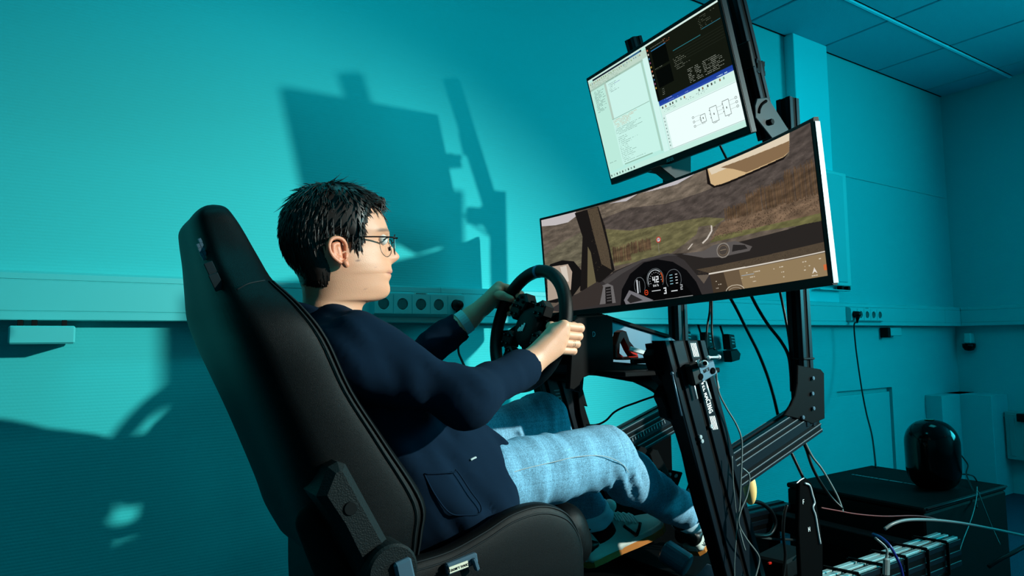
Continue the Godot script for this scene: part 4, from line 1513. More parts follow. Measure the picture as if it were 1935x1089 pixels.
func steering_wheel() -> void:
	var t := thing("steering_wheel", "round black leather racing steering wheel with a blue centre mark and button pods", "steering wheel", WHEEL_AT)
	t.basis = wheel_axes()
	var s := begin()
	var pts := []
	for i in 72:
		var a := TAU * i / 72
		pts.append(Vector3(0, cos(a) * 0.1425, sin(a) * 0.1425))
	tube(s, pts, 0.0158, 18, true)
	part("rim", s, mats.wheel_leather, t)
	s = begin()
	pts = []
	for i in 7:
		var a := lerpf(-0.034, 0.034, i / 6.0)
		pts.append(Vector3(0, cos(a) * 0.1425, sin(a) * 0.1425))
	tube(s, pts, 0.0164, 18)
	part("centre_mark", s, mats.stripe_blue, t, "blue centre stripe")
	# three spokes as a flat plate behind the hub
	s = begin()
	for a in [deg_to_rad(100.0), deg_to_rad(260.0), deg_to_rad(180.0)]:
		var d := Vector3(0, cos(a), sin(a))
		var n := Vector3(1, 0, 0).cross(d)
		var f := func(v: float, w: float) -> Vector2: return Vector2(v, w)
		var tr := Transform3D(Basis(d, n, d.cross(n)), Vector3(0.012, 0, 0))
		prism(s, [f.call(0.0, -0.03), f.call(0.05, -0.026), f.call(0.10, -0.016), f.call(0.138, -0.022), f.call(0.138, 0.022), f.call(0.10, 0.016), f.call(0.05, 0.026), f.call(0.0, 0.03)], -0.004, 0.004, tr, 0.001)
	part("spoke", s, mats.black_metal, t)
	s = begin()
	var hub := Transform3D(Basis(Vector3(0, 0, 1), Vector3(-1, 0, 0), Vector3(0, -1, 0)), Vector3(0.03, 0, 0))
	lathe(s, [Vector2(0.04, -0.06), Vector2(0.046, 0.0), Vector2(0.05, 0.02), Vector2(0.05, 0.032), Vector2(0.044, 0.04), Vector2(0.034, 0.044), Vector2(0.002, 0.046)], hub, 32)
	var hp := part("hub", s, mats.black_plastic, t)
	# white emblem of slanted bars
	s = begin()
	for k in 3:
		var l: float = [0.022, 0.017, 0.010][k]
		bar(s, Vector3(-0.0172, -0.004 - k * 0.002 + l * 0.5, 0.006 - k * 0.0085), Vector3(-0.0172, -0.004 - k * 0.002 - l * 0.35, -0.002 - k * 0.0085), 0.0018, 0.0062, Vector3(0, 0.3, 1), 0.0003)
	part("emblem", s, mats.white_print, hp, "white emblem of three slanted bars")
	# button pods: two each side, each a lump with small round buttons
	for q in [[0.040, 0.052, 0.026], [0.044, -0.052, 0.026], [-0.034, 0.060, 0.026], [-0.030, -0.066, 0.026], [-0.066, 0.046, 0.020], [-0.066, -0.050, 0.020]]:
		s = begin()
		var c := Vector3(-0.004, q[0], q[1])
		var r: float = q[2]
		var poly := []
		for k in 6:
			poly.append(Vector2(cos(k * TAU / 6 + 0.3) * r, sin(k * TAU / 6 + 0.3) * r * 0.9))
		prism(s, poly, -0.014, 0.012, Transform3D(Basis(Vector3(0, 0, 1), Vector3(0, 1, 0), Vector3(-1, 0, 0)), c), 0.003)
		var pod := part("button_pod", s, mats.black_plastic, t)
		for k in 4:
			s = begin()
			var e := c + Vector3(-0.012, sin(k * TAU / 4 + 0.6) * r * 0.55, cos(k * TAU / 4 + 0.6) * r * 0.55)
			cyl(s, e, e + Vector3(-0.004, 0, 0), 0.0042, 12, 0.001)
			cyl(s, e + Vector3(-0.0038, 0, 0), e + Vector3(-0.0046, 0, 0), 0.0014, 8)
			part("button", s, mats.black_metal, pod)
			s = begin()
			box(s, e + Vector3(-0.0046, 0, 0), Vector3(0.0005, 0.0026, 0.0022))
			part("button_mark", s, mats.grey_print, pod)
	# joystick module standing above the far spoke, with its cable loop
	s = begin()
	var jc := Vector3(0.0, 0.062, -0.036)
	tube(s, [Vector3(0.01, 0.02, -0.034), Vector3(0.006, 0.05, -0.036)], 0.008, 10)
	var hex := []
	for k in 6:
		hex.append(Vector2(cos(k * TAU / 6) * 0.031, sin(k * TAU / 6) * 0.027))
	prism(s, hex, -0.016, 0.014, Transform3D(Basis(Vector3(0, 0, 1), Vector3(0, 1, 0), Vector3(-1, 0, 0)), jc), 0.004)
	var jm := part("control_module", s, mats.black_plastic, t)
	for k in 5:
		s = begin()
		var e := jc + Vector3(-0.014, sin(k * TAU / 5) * 0.014, cos(k * TAU / 5) * 0.015)
		cyl(s, e, e + Vector3(-0.005, 0, 0), 0.0042, 12, 0.001)
		part("button", s, mats.black_metal, jm)
	s = begin()
	tube(s, spline([jc + Vector3(0.0, 0.004, 0.028), jc + Vector3(0, 0.0, 0.046), jc + Vector3(0, -0.018, 0.048), jc + Vector3(0.004, -0.034, 0.026), Vector3(0.01, 0.02, -0.02)], 6), 0.0024, 8)
	part("cable", s, mats.cable_black, jm)
	# shift paddles behind the rim
	for e in [-1.0, 1.0]:
		s = begin()
		prism(s, [Vector2(0.03, -0.03), Vector2(0.09, -0.02), Vector2(0.105, 0.02), Vector2(0.095, 0.05), Vector2(0.07, 0.045), Vector2(0.03, 0.03)], 0.0, 0.004, Transform3D(Basis(Vector3(0, 0, e), Vector3(0, 1, 0), Vector3(-e, 0, 0)), Vector3(0.035, 0, 0)), 0.001)
		part("shift_paddle", s, mats.black_metal, t)

# ---------------------------------------------------------------- wheel base on its deck
func wheel_base() -> void:
	var t := thing("wheel_base", "black motor base on an arched deck behind the steering wheel, red bracket on its side", "wheel base", Vector3(1.2, 0.95, RIG_Z))
	var o := t.position
	var s := begin()
	var poly := [Vector2(1.0049, 1.0508), Vector2(1.0214, 1.0611), Vector2(1.1124, 1.0648), Vector2(1.1296, 1.0597), Vector2(1.1293, 0.9411), Vector2(1.0309, 0.9237), Vector2(0.9927, 0.9450)].map(func(p): return p - Vector2(o.x, o.y))
	prism(s, poly, 0.76 - o.z, 0.93 - o.z, Transform3D(), 0.006)
	var body := part("motor_box", s, mats.black_metal, t)
	s = begin()
	cyl(s, Vector3(0.965, 1.03, 0.86) - o, Vector3(1.06, 1.01, 0.86) - o, 0.03, 24, 0.002)
	part("shaft", s, mats.black_metal, body)
	text("letter", "D", 0.016, mats.steel_grey, body, Transform3D(Basis(), Vector3(1.0358, 1.0170, 0.9705) - o))
	# deck: arched plate spanning the uprights, seen edge on
	s = begin()
	var deck := [Vector2(0.9764, 1.0492), Vector2(0.9892, 1.0567), Vector2(1.0807, 1.0641), Vector2(1.0974, 1.0553), Vector2(1.0974, 0.9505), Vector2(1.2242, 0.9393), Vector2(1.2798, 0.9242), Vector2(1.2953, 0.8429), Vector2(1.2580, 0.8583), Vector2(1.2362, 0.8714), Vector2(1.2145, 0.8817), Vector2(1.1719, 0.8979), Vector2(1.0961, 0.9112), Vector2(1.0271, 0.9226), Vector2(1.0029, 0.9161), Vector2(0.9931, 0.9043), Vector2(0.9925, 0.8824), Vector2(0.9601, 0.8924)].map(func(p): return p - Vector2(o.x, o.y))
	prism(s, deck, 0.955 - o.z, 0.97 - o.z, Transform3D(), 0.002)
	part("deck_bracket", s, mats.black_metal, t)
	s = begin()
	box(s, Vector3(1.20, 0.925, 0.86) - o, Vector3(0.32, 0.012, 0.42), Basis(Vector3(0, 0, 1), 0.0), 0.002)
	part("deck_plate", s, mats.black_metal, t)
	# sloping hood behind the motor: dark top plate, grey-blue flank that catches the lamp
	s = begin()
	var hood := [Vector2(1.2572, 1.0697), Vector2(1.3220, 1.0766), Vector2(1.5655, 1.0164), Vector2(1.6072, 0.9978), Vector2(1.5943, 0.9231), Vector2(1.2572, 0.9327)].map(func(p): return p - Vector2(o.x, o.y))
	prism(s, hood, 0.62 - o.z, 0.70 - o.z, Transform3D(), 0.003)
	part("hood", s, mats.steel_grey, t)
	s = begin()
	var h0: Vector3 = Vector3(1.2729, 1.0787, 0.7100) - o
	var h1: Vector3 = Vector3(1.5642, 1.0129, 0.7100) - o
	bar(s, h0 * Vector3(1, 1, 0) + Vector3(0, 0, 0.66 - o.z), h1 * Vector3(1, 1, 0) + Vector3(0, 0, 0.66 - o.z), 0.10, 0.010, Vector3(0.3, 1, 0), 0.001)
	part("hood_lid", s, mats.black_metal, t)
	# red glossy bracket with a silver lever
	s = begin()
	var red := [Vector2(1.1190, 0.9600), Vector2(1.1183, 0.9911), Vector2(1.1315, 1.0223), Vector2(1.1422, 1.0275), Vector2(1.1562, 1.0235), Vector2(1.1660, 0.9997), Vector2(1.1868, 0.9796), Vector2(1.1951, 0.9583), Vector2(1.1788, 0.9560), Vector2(1.1617, 0.9774), Vector2(1.1450, 1.0065), Vector2(1.1340, 0.9935), Vector2(1.1315, 0.9701), Vector2(1.1503, 0.9580), Vector2(1.1502, 0.9540), Vector2(1.1206, 0.9548)].map(func(p): return p - Vector2(o.x, o.y))
	prism(s, red, 0.935 - o.z, 0.955 - o.z, Transform3D(), 0.002)
	box(s, Vector3(1.1528, 0.9580, 0.9550) - o, Vector3(0.055, 0.008, 0.03), Basis(), 0.002)
	part("bracket", s, mats.red_plastic, t, "glossy red bracket")
	s = begin()
	bar(s, Vector3(1.1502, 0.9815, 0.9700) - o, Vector3(1.2098, 0.9649, 0.9800) - o, 0.008, 0.012, Vector3.UP, 0.002)
	part("lever", s, mats.silver, t, "silver lever")
	s = begin()
	box(s, Vector3(1.1798, 0.9511, 0.9750) - o, Vector3(0.062, 0.014, 0.012), Basis(), 0.003)
	part("clip", s, mats.gloss_black, t)

func pedals() -> void:
	var t := thing("pedal_set", "black metal pedal set behind the near upright with studded pedal faces", "pedals", Vector3(1.45, 0.345, RIG_Z))
	var o := t.position
	var s := begin()
	box(s, Vector3(1.52, 0.356, 0.84) - o, Vector3(0.26, 0.02, 0.42), Basis(), 0.003)
	part("base_plate", s, mats.black_metal, t)
	for k in 3:
		var z: float = [0.875, 0.78, 0.72][k]
		s = begin()
		var shifted: float = [0.225, 0.03, 0.04][k]
		var arm := [Vector2(1.3593, 0.6773), Vector2(1.3721, 0.6903), Vector2(1.3923, 0.6854), Vector2(1.4587, 0.5767), Vector2(1.4761, 0.4945), Vector2(1.4461, 0.4919), Vector2(1.4289, 0.5734), Vector2(1.4021, 0.6269), Vector2(1.3813, 0.6222)].map(func(p): return p - Vector2(o.x, o.y) + Vector2(shifted, -0.06 if k == 0 else 0.0))
		prism(s, arm, z - 0.012 - o.z, z + 0.006 - o.z, Transform3D(), 0.002)
		var pa := part("pedal_arm", s, mats.black_metal, t)
		s = begin()
		var c: Vector3 = [Vector3(1.600, 0.545, 0.875), Vector3(1.5463, 0.5549, 0.8000), Vector3(1.5385, 0.5655, 0.7200)][k] - o
		var b := Basis(Vector3(0, 0, 1), -0.9 if k == 0 else -0.55)
		box(s, c, Vector3(0.008, 0.085, 0.055), b, 0.003)
		var face := part("pedal_face", s, mats.black_metal, pa)
		for i in 6:
			s = begin()
			var q := c + b * Vector3(-0.004, -0.026 + (i / 2) * 0.026, -0.013 + (i % 2) * 0.026)
			cyl(s, q, q + b * Vector3(-0.002, 0, 0), 0.0065, 14, 0.001)
			part("grip_stud", s, mats.grey_print, face)
	# hydraulic cylinders below
	s = begin()
	cyl(s, Vector3(1.2982, 0.4608, 0.9200) - o, Vector3(1.3193, 0.4329, 0.9800) - o, 0.03, 24, 0.004)
	part("damper", s, mats.steel_grey, t)
	s = begin()
	box(s, Vector3(1.40, 0.385, 0.98) - o, Vector3(0.06, 0.04, 0.05), Basis(Vector3(0, 0, 1), 0.5), 0.004)
	part("heel_rest", s, mats.steel_grey, t)

# ---------------------------------------------------------------- the driver
const SKIN := Color(0.68, 0.345, 0.215)
var head_b := Basis()
var head_rows_at := {}

func person() -> void:
	var t := thing("person", "short-haired driver with glasses in a dark blue jacket and jeans, both hands on the wheel", "person", Vector3(0.66, 0.62, RIG_Z))
	var o := t.position
	var yaw := deg_to_rad(12.0)
	head_b = Basis(Vector3(cos(yaw), 0, sin(yaw)), Vector3.UP, Vector3(-sin(yaw), 0, cos(yaw)))
	# joints
	var hipc := Vector3(0.655, 0.665, RIG_Z)
	var rsh := Vector3(0.425, 0.985, 1.035)
	var lsh := Vector3(0.445, 0.985, 0.685)
	var rel := Vector3(0.606, 0.899, 1.115)
	var lel := Vector3(0.655, 0.905, 0.60)
	var wa := wheel_axes()
	var hands := []
	for sd in [1.0, -1.0]:
		var ang := deg_to_rad(99.0 if sd > 0 else -58.0)
		var rad := wa.y * cos(ang) + wa.z * sin(ang)
		var tang: Vector3 = (-wa.y * sin(ang) + wa.z * cos(ang)) * (-sd)
		hands.append({"o": WHEEL_AT + rad * 0.1425, "f": wa.x, "t": tang, "r": rad})
	var wrists := []
	for h in hands:
		wrists.append(h.o - h.f * 0.088 - h.t * 0.080 + h.r * 0.030 if wrists.is_empty() else h.o - h.f * 0.064 - h.t * 0.080 + h.r * 0.018)
	# ---- the body: one surface from neck to ankles, with head and hands on finer grids
	var s := begin(0)
	s.set_color(SKIN)
	var body := [[hipc + Vector3(0, 0, 0.07), Vector3(0.49, 0.93, RIG_Z + 0.06), 0.09, 0.10], [hipc - Vector3(0, 0, 0.07), Vector3(0.49, 0.93, RIG_Z - 0.06), 0.09, 0.10],
		[rsh, lsh, 0.05, 0.05], [Vector3(0.43, 1.0, RIG_Z), HEAD_AT + head_b * Vector3(0, -0.10, 0), 0.055, 0.05],
		[rsh, rel, 0.048, 0.040], [rel, wrists[0], 0.038, 0.026], [lsh, lel, 0.048, 0.040], [lel, wrists[1], 0.038, 0.026]]
	for sd in [1.0, -1.0]:
		var q := leg(sd)
		body.append([q[0], q[1], 0.075, 0.052])
		body.append([q[1], q[2], 0.05, 0.036])
	var skin_tint := func(_p: Vector3) -> Color: return SKIN
	nets(s, shift(body, -o), 0.03, 0.014, null, skin_tint)
	for i in 2:
		hand(s, hands[i], wrists[i], rel if i == 0 else lel, -o)
	head(s, -o)
	part("body", s, mats.skin, t)
	# ---- clothes
	jacket(t, o, hipc, rsh, lsh, rel, lel, wrists)
	jeans(t, o)
	hair(t, o)
	face_things(t, o)
	for sd in [1.0, -1.0]:
		shoe(t, o, sd)
	# watch on the left wrist
	var w: Vector3 = wrists[1]
	var d: Vector3 = (hands[1].o - hands[1].f * 0.03 + hands[1].r * 0.03 - w).normalized()
	var fa: Vector3 = (lel - w).normalized()
	s = begin()
	var ring := []
	var side := fa.cross(hands[1].r).normalized()
	var upv := side.cross(fa)
	var wc := w + fa * 0.022
	for k in 28:
		var a := TAU * k / 28
		ring.append(wc + (side * cos(a) * 0.031 + upv * sin(a) * 0.027) - o)
	strap(s, ring, fa, 0.011, 0.0025)
	var watch := part("watch", s, mats.watch_band, t, "pale watch strap on the far wrist")
	s = begin()
	for k in 5:
		var a := 1.3 + k * 0.14
		cyl(s, wc + (side * cos(a) * 0.033 + upv * sin(a) * 0.029) - o, wc + (side * cos(a) * 0.0345 + upv * sin(a) * 0.0305) - o, 0.0016, 8)
	part("strap_hole", s, mats.dark_print, watch)
	# ring on the right ring finger
	s = begin()
	var h = hands[0]
	var fc: Vector3 = finger(h, 2, wrists[0])[0].lerp(finger(h, 2, wrists[0])[1], 0.70)
	var fd: Vector3 = (finger(h, 2, wrists[0])[1] - finger(h, 2, wrists[0])[0]).normalized()
	var fu := fd.cross(Vector3.UP).normalized()
	for e in [-0.0022, 0.0022]:
		ring = []
		for k in 24:
			var a := TAU * k / 24
			ring.append(fc + fd * e + (fu * cos(a) + fd.cross(fu) * sin(a)) * 0.0096 - o)
		tube(s, ring, 0.0011, 6, true)
	part("finger_ring", s, mats.gold, t, "double gold ring")

func strap(s: SurfaceTool, ring: Array, axis: Vector3, half: float, thick: float) -> void:
	var mid := Vector3.ZERO
	for v in ring:
		mid += v
	mid /= ring.size()
	var rings := []
	for v in ring:
		var n: Vector3 = (v - mid).normalized()
		rings.append(PackedVector3Array([v - axis * half, v + axis * half, v + axis * half + n * thick, v - axis * half + n * thick]))
	s.set_smooth_group(-1)
	var m := rings.size()
	for i in m:
		for j in 4:
			quad_out(s, rings[i][j], rings[i][(j + 1) % 4], rings[(i + 1) % m][(j + 1) % 4], rings[(i + 1) % m][j], (ring[i] + ring[(i + 1) % m]) * 0.5 + (ring[i] - mid).normalized() * thick * 0.5)

func shift(bones: Array, by: Vector3) -> Array:
	return bones.map(func(q): return [q[0] + by, q[1] + by, q[2], q[3]])

func leg(sd: float) -> Array:
	if sd > 0:
		return [Vector3(0.66, 0.70, 0.955), Vector3(1.055, 0.733, 0.975), Vector3(1.4511, 0.5162, 0.8700)]
	return [Vector3(0.66, 0.70, 0.77), Vector3(1.052, 0.795, 0.725), Vector3(1.195, 0.518, 0.77)]

# ---- hands
func finger(h: Dictionary, i: int, wrist: Vector3) -> Array:
	# joints of finger i (0 index .. 3 little) in the frame of the rim: f forward, t towards the top, r outward
	var p := func(f: float, tt: float, r: float) -> Vector3: return h.o + h.f * f + h.t * tt + h.r * r
	var row: float = [0.0265, 0.0085, -0.0095, -0.0265][i]
	var k: float = [0.95, 1.0, 0.97, 0.82][i]
	var back: float = [-0.024, -0.020, -0.021, -0.025][i]
	return [p.call(back, row - 0.006, 0.0295), p.call(0.0225 * k + 0.0015, row, 0.0235), p.call(0.0255, row + 0.001, -0.004), p.call(0.009, row + 0.002, -0.0235)]

func hand(s: SurfaceTool, h: Dictionary, wrist: Vector3, elbow: Vector3, off: Vector3) -> void:
	var bones := []
	var w2 := wrist.lerp(elbow, 0.30)
	bones.append([w2, wrist, 0.029, 0.0245])
	bones.append([w2 + h.t * 0.008, wrist + h.t * 0.008, 0.026, 0.022])
	bones.append([w2 - h.t * 0.006, wrist - h.t * 0.008, 0.026, 0.022])
	var rad := [0.0104, 0.0106, 0.0102, 0.0093]
	for i in 4:
		var j := finger(h, i, wrist)
		var root: Vector3 = wrist + h.t * [0.012, 0.004, -0.004, -0.011][i]
		bones.append([root, j[0], 0.018, 0.0122])
		bones.append([j[0].lerp(root, 0.25) - h.r * 0.006, j[0] - h.r * 0.003, 0.0125, 0.0105])
	nets(s, shift(bones + [[wrist + h.t * 0.014 - h.r * 0.006, h.o - h.f * 0.034 + h.t * 0.012 + h.r * 0.010, 0.016, 0.0125]], off), 0.012, 0.0028, null, func(_p): return SKIN)
	for i in 4:
		var j := finger(h, i, wrist)
		var r: float = rad[i]
		var fb := [[j[0], j[1], r * 1.10, r * 0.98], [j[1], j[2], r * 0.98, r * 0.9], [j[2], j[3], r * 0.9, r * 0.78]]
		var kn := SKIN * Color(1.0, 0.86, 0.80)
		var j0: Vector3 = j[0] + off
		var j1: Vector3 = j[1] + off
		nets(s, shift(fb, off), 0.005, 0.0023, null, func(p: Vector3) -> Color: return SKIN.lerp(kn, clampf(1.0 - minf(p.distance_to(j1), p.distance_to(j0)) / 0.012, 0, 1)))
	var tb := [h.o - h.f * 0.036 + h.t * 0.004 + h.r * 0.012, h.o - h.f * 0.0285 + h.t * 0.013 - h.r * 0.012, h.o - h.f * 0.010 + h.t * 0.017 - h.r * 0.028]
	nets(s, shift([[tb[0], tb[1], 0.0125, 0.0108], [tb[1], tb[2], 0.0105, 0.0088]], off), 0.006, 0.0024, null, func(_p): return SKIN)

# ---- head: rings through front and back points of the midline, then nose, sockets, lips added on
# each row: front x, y, back x, y, half width, nose height, nose width
const HEAD := [
	[0.030, 0.1410, -0.018, 0.1410, 0.018, 0, 0.01], [0.060, 0.132, -0.050, 0.130, 0.052, 0, 0.01], [0.082, 0.119, -0.069, 0.114, 0.066, 0, 0.01], [0.0985, 0.101, -0.082, 0.094, 0.0725, 0, 0.01],
	[0.1075, 0.082, -0.089, 0.070, 0.0755, 0, 0.01], [0.1140, 0.064, -0.0905, 0.048, 0.0765, 0, 0.01], [0.1165, 0.054, -0.0895, 0.035, 0.0760, 0.0015, 0.008], [0.1120, 0.043, -0.0875, 0.022, 0.0750, 0.0048, 0.007],
	[0.1095, 0.033, -0.0845, 0.009, 0.0742, 0.0120, 0.0080], [0.1105, 0.022, -0.081, -0.002, 0.0735, 0.0200, 0.0092], [0.1125, 0.0125, -0.077, -0.012, 0.0725, 0.0262, 0.0110], [0.1140, 0.0055, -0.074, -0.018, 0.0715, 0.0240, 0.0130],
	[0.1160, -0.0015, -0.071, -0.024, 0.0705, 0.0145, 0.0125], [0.1195, -0.0075, -0.068, -0.029, 0.0695, 0.0035, 0.0120], [0.1215, -0.0140, -0.066, -0.034, 0.068, 0.0006, 0.011], [0.1240, -0.0220, -0.063, -0.041, 0.066, 0, 0.01],
	[0.1225, -0.0258, -0.062, -0.0445, 0.065, 0, 0.01], [0.1202, -0.0282, -0.0615, -0.047, 0.0645, 0, 0.01], [0.1215, -0.0318, -0.060, -0.050, 0.0635, 0, 0.01], [0.1200, -0.0375, -0.059, -0.055, 0.0625, 0, 0.01],
	[0.1165, -0.0455, -0.0575, -0.060, 0.0605, 0, 0.01], [0.1190, -0.0560, -0.0565, -0.067, 0.058, 0, 0.01], [0.1185, -0.0670, -0.056, -0.074, 0.0555, 0, 0.01], [0.1100, -0.0775, -0.0555, -0.081, 0.0535, 0, 0.01],
	[0.0930, -0.0845, -0.056, -0.088, 0.0525, 0, 0.01], [0.0740, -0.0880, -0.0565, -0.094, 0.052, 0, 0.01], [0.0640, -0.0950, -0.058, -0.102, 0.0525, 0, 0.01], [0.0600, -0.1120, -0.061, -0.117, 0.054, 0, 0.01], [0.058, -0.150, -0.070, -0.150, 0.058, 0, 0.01], [0.056, -0.185, -0.080, -0.185, 0.064, 0, 0.01]]

func head_point(u: float, th: float) -> Vector3:
	# u runs over the rows, th round the head (0 = face)
	var n := HEAD.size() - 1
	var i := clampi(int(u), 0, n - 1)
	var k := u - i
	var v := []
	for c in 7:
		v.append(cubic_interpolate(HEAD[i][c], HEAD[i + 1][c], HEAD[maxi(i - 1, 0)][c], HEAD[mini(i + 2, n)][c], k))
	var c := cos(th)
	var sn := sin(th)
	var jaw := smoothstep(12.0, 21.0, u)
	var ex := lerpf(0.86, 0.98, jaw)
	var m := lerpf(0.42, 0.36, jaw)
	var a := signf(c) * pow(absf(c), ex)
	# the fine relief of forehead, lips and chin belongs to the middle of the face only
	if not head_rows_at.has(u):
		var sum := Vector3.ZERO
		var i2 := 1
		for q in range(-8, 9):
			var g := exp(-pow(q / 5.0, 2))
			var yy: float = v[1] + q * 0.0045
			var r := 0
			while r < n - 1 and HEAD[r + 1][1] > yy:
				r += 1
			var f := clampf((HEAD[r][1] - yy) / (HEAD[r][1] - HEAD[r + 1][1] + 1e-9), 0, 1) if r > 0 or yy < HEAD[0][1] else 0.0
			sum += Vector3(lerpf(HEAD[r][0], HEAD[r + 1][0], f), lerpf(HEAD[r][4], HEAD[r + 1][4], f), 1.0) * g
		head_rows_at[u] = Vector2(sum.x, sum.y) / sum.z
	var base: float = head_rows_at[u].x
	var soft := smoothstep(4.0, 7.0, u) * (1.0 - smoothstep(22.0, 25.0, u))
	var z: float = lerpf(v[4], head_rows_at[u].y, soft) * signf(sn) * pow(absf(sn), 0.9)
	if c > 0:
		z *= lerpf(1.0, 0.80, pow(c, 1.5) * smoothstep(5.0, 9.0, u))
	var local := smoothstep(4.0, 7.0, u) * (1.0 - smoothstep(22.0, 25.0, u))
	var fx: float = lerpf(v[0], lerpf(base, v[0], exp(-pow(z / 0.026, 2))), local)
	var fr := Vector2(fx, v[1])
	var bk := Vector2(v[2], v[3])
	var mid := bk.lerp(fr, m)
	var q := mid.lerp(fr, a) if a > 0 else mid.lerp(bk, -a)
	if c > 0.0:
		q.x += v[5] * exp(-pow(z / v[6], 2))
		# eye sockets, cheek bones, corners of the mouth
		var e := exp(-pow((q.y - 0.040) / 0.0095, 2) - pow((absf(z) - 0.033) / 0.014, 2))
		q.x -= 0.0095 * e
		q.x += 0.0035 * exp(-pow((q.y - 0.016) / 0.014, 2) - pow((absf(z) - 0.040) / 0.016, 2))
		q.x -= 0.003 * exp(-pow((q.y + 0.028) / 0.006, 2) - pow((absf(z) - 0.024) / 0.007, 2))
		q.x += 0.003 * exp(-pow((q.y - 0.057) / 0.006, 2) - pow((absf(z) - 0.030) / 0.016, 2))
	return Vector3(q.x, q.y, z)

func head(s: SurfaceTool, off: Vector3) -> void:
	s.set_smooth_group(0)
	var rows := (HEAD.size() - 1) * 4
	var around := 96
	var g := []
	for i in rows + 1:
		var ring := []
		for j in around:
			# more columns over the face
			var w := float(j) / around
			var th := TAU * (w - 0.055 * sin(TAU * w))
			ring.append(head_point(i / 4.0, th))
		g.append(ring)
	var lip := Color(0.56, 0.22, 0.17)
	var brow := Color(0.13, 0.075, 0.05)
	var tint := func(p: Vector3) -> Color:
		var c := SKIN
		var l := exp(-pow((p.y + 0.0275) / 0.0065, 4)) * exp(-pow(p.z / 0.022, 4)) * smoothstep(0.10, 0.114, p.x)
		c = c.lerp(lip, l * 0.9)
		c = c.lerp(lip * 0.45, exp(-pow((p.y + 0.0284 - absf(p.z) * 0.05) / 0.0012, 2)) * exp(-pow(p.z / 0.026, 6)) * smoothstep(0.095, 0.108, p.x) * 0.9)
		var b := exp(-pow((p.y - 0.0600 + maxf(0.0, absf(p.z) - 0.035) * 0.25) / 0.0036, 4)) * smoothstep(0.010, 0.018, absf(p.z)) * (1.0 - smoothstep(0.050, 0.060, absf(p.z))) * smoothstep(0.06, 0.08, p.x)
		c = c.lerp(brow, b * 0.85)
		c = c.lerp(Color(0.60, 0.25, 0.18), 0.35 * exp(-pow(p.distance_to(Vector3(0.132, 0.008, 0.0)) / 0.016, 2)))
		if p.z > 0:
			c = c.lerp(Color(0.16, 0.07, 0.05), 0.9 * exp(-pow(Vector2(p.x - 0.0435, p.y + 0.0095).length() / 0.0022, 4)))
			c = c.lerp(Color(0.32, 0.14, 0.09), 0.7 * exp(-pow(Vector2(p.x - 0.080, p.y + 0.020).length() / 0.0013, 4)))
			c = c.lerp(Color(0.40, 0.18, 0.12), 0.6 * exp(-pow(Vector2(p.x - 0.062, p.y + 0.064).length() / 0.0018, 4)))
		return c
	var w := func(p: Vector3) -> Vector3: return HEAD_AT + head_b * p + off
	var put := func(p: Vector3) -> void:
		s.set_color(tint.call(p))
		s.add_vertex(w.call(p))
	for i in rows:
		for j in around:
			var k := (j + 1) % around
			# rows run downwards, columns from the face towards the near side
			for q in [[i, j], [i, k], [i + 1, k], [i, j], [i + 1, k], [i + 1, j]]:
				put.call(g[q[0]][q[1]])
	# crown cap
	var top := Vector3(0.006, 0.1425, 0)
	for j in around:
		for q in [g[0][(j + 1) % around], g[0][j], top]:
			put.call(q)
	# ears
	for sd in [1.0, -1.0]:
		var e := func(x: float, y: float, z: float) -> Vector3: return w.call(Vector3(x, y, z * sd))
		var bones := []
		var helix := [[0.018, 0.010, 0.076], [0.0175, 0.019, 0.080], [0.011, 0.0275, 0.085], [0.000, 0.0305, 0.090], [-0.0105, 0.0265, 0.094], [-0.0155, 0.015, 0.096], [-0.0125, 0.001, 0.094], [-0.004, -0.0095, 0.090], [0.007, -0.0165, 0.085]]
		var hp := spline(helix.map(func(v): return e.call(v[0], v[1], v[2])), 3)
		for i in hp.size() - 1:
			bones.append([hp[i], hp[i + 1], 0.0029, 0.0029])
		var anti := spline([e.call(0.004, 0.020, 0.082), e.call(-0.004, 0.018, 0.085), e.call(-0.0075, 0.008, 0.086), e.call(-0.003, -0.003, 0.084), e.call(0.009, -0.0095, 0.082)], 3)
		for i in anti.size() - 1:
			bones.append([anti[i], anti[i + 1], 0.0030, 0.0030])
		bones.append([e.call(0.017, -0.0175, 0.081), e.call(0.0185, -0.0205, 0.081), 0.0072, 0.0062])
		bones.append([e.call(0.019, 0.000, 0.077), e.call(0.0185, -0.005, 0.079), 0.0048, 0.0042])
		bones.append([e.call(0.0, 0.016, 0.076), e.call(0.006, -0.006, 0.075), 0.0085, 0.0075])
		bones.append([e.call(-0.008, 0.016, 0.086), e.call(-0.005, 0.002, 0.085), 0.0045, 0.004])
		var red := SKIN * Color(1.05, 0.78, 0.70)
		nets(s, bones, 0.0035, 0.0016, null, func(_p): return red)

func hd(p: Vector3, o: Vector3) -> Vector3:
	return HEAD_AT + head_b * p - o

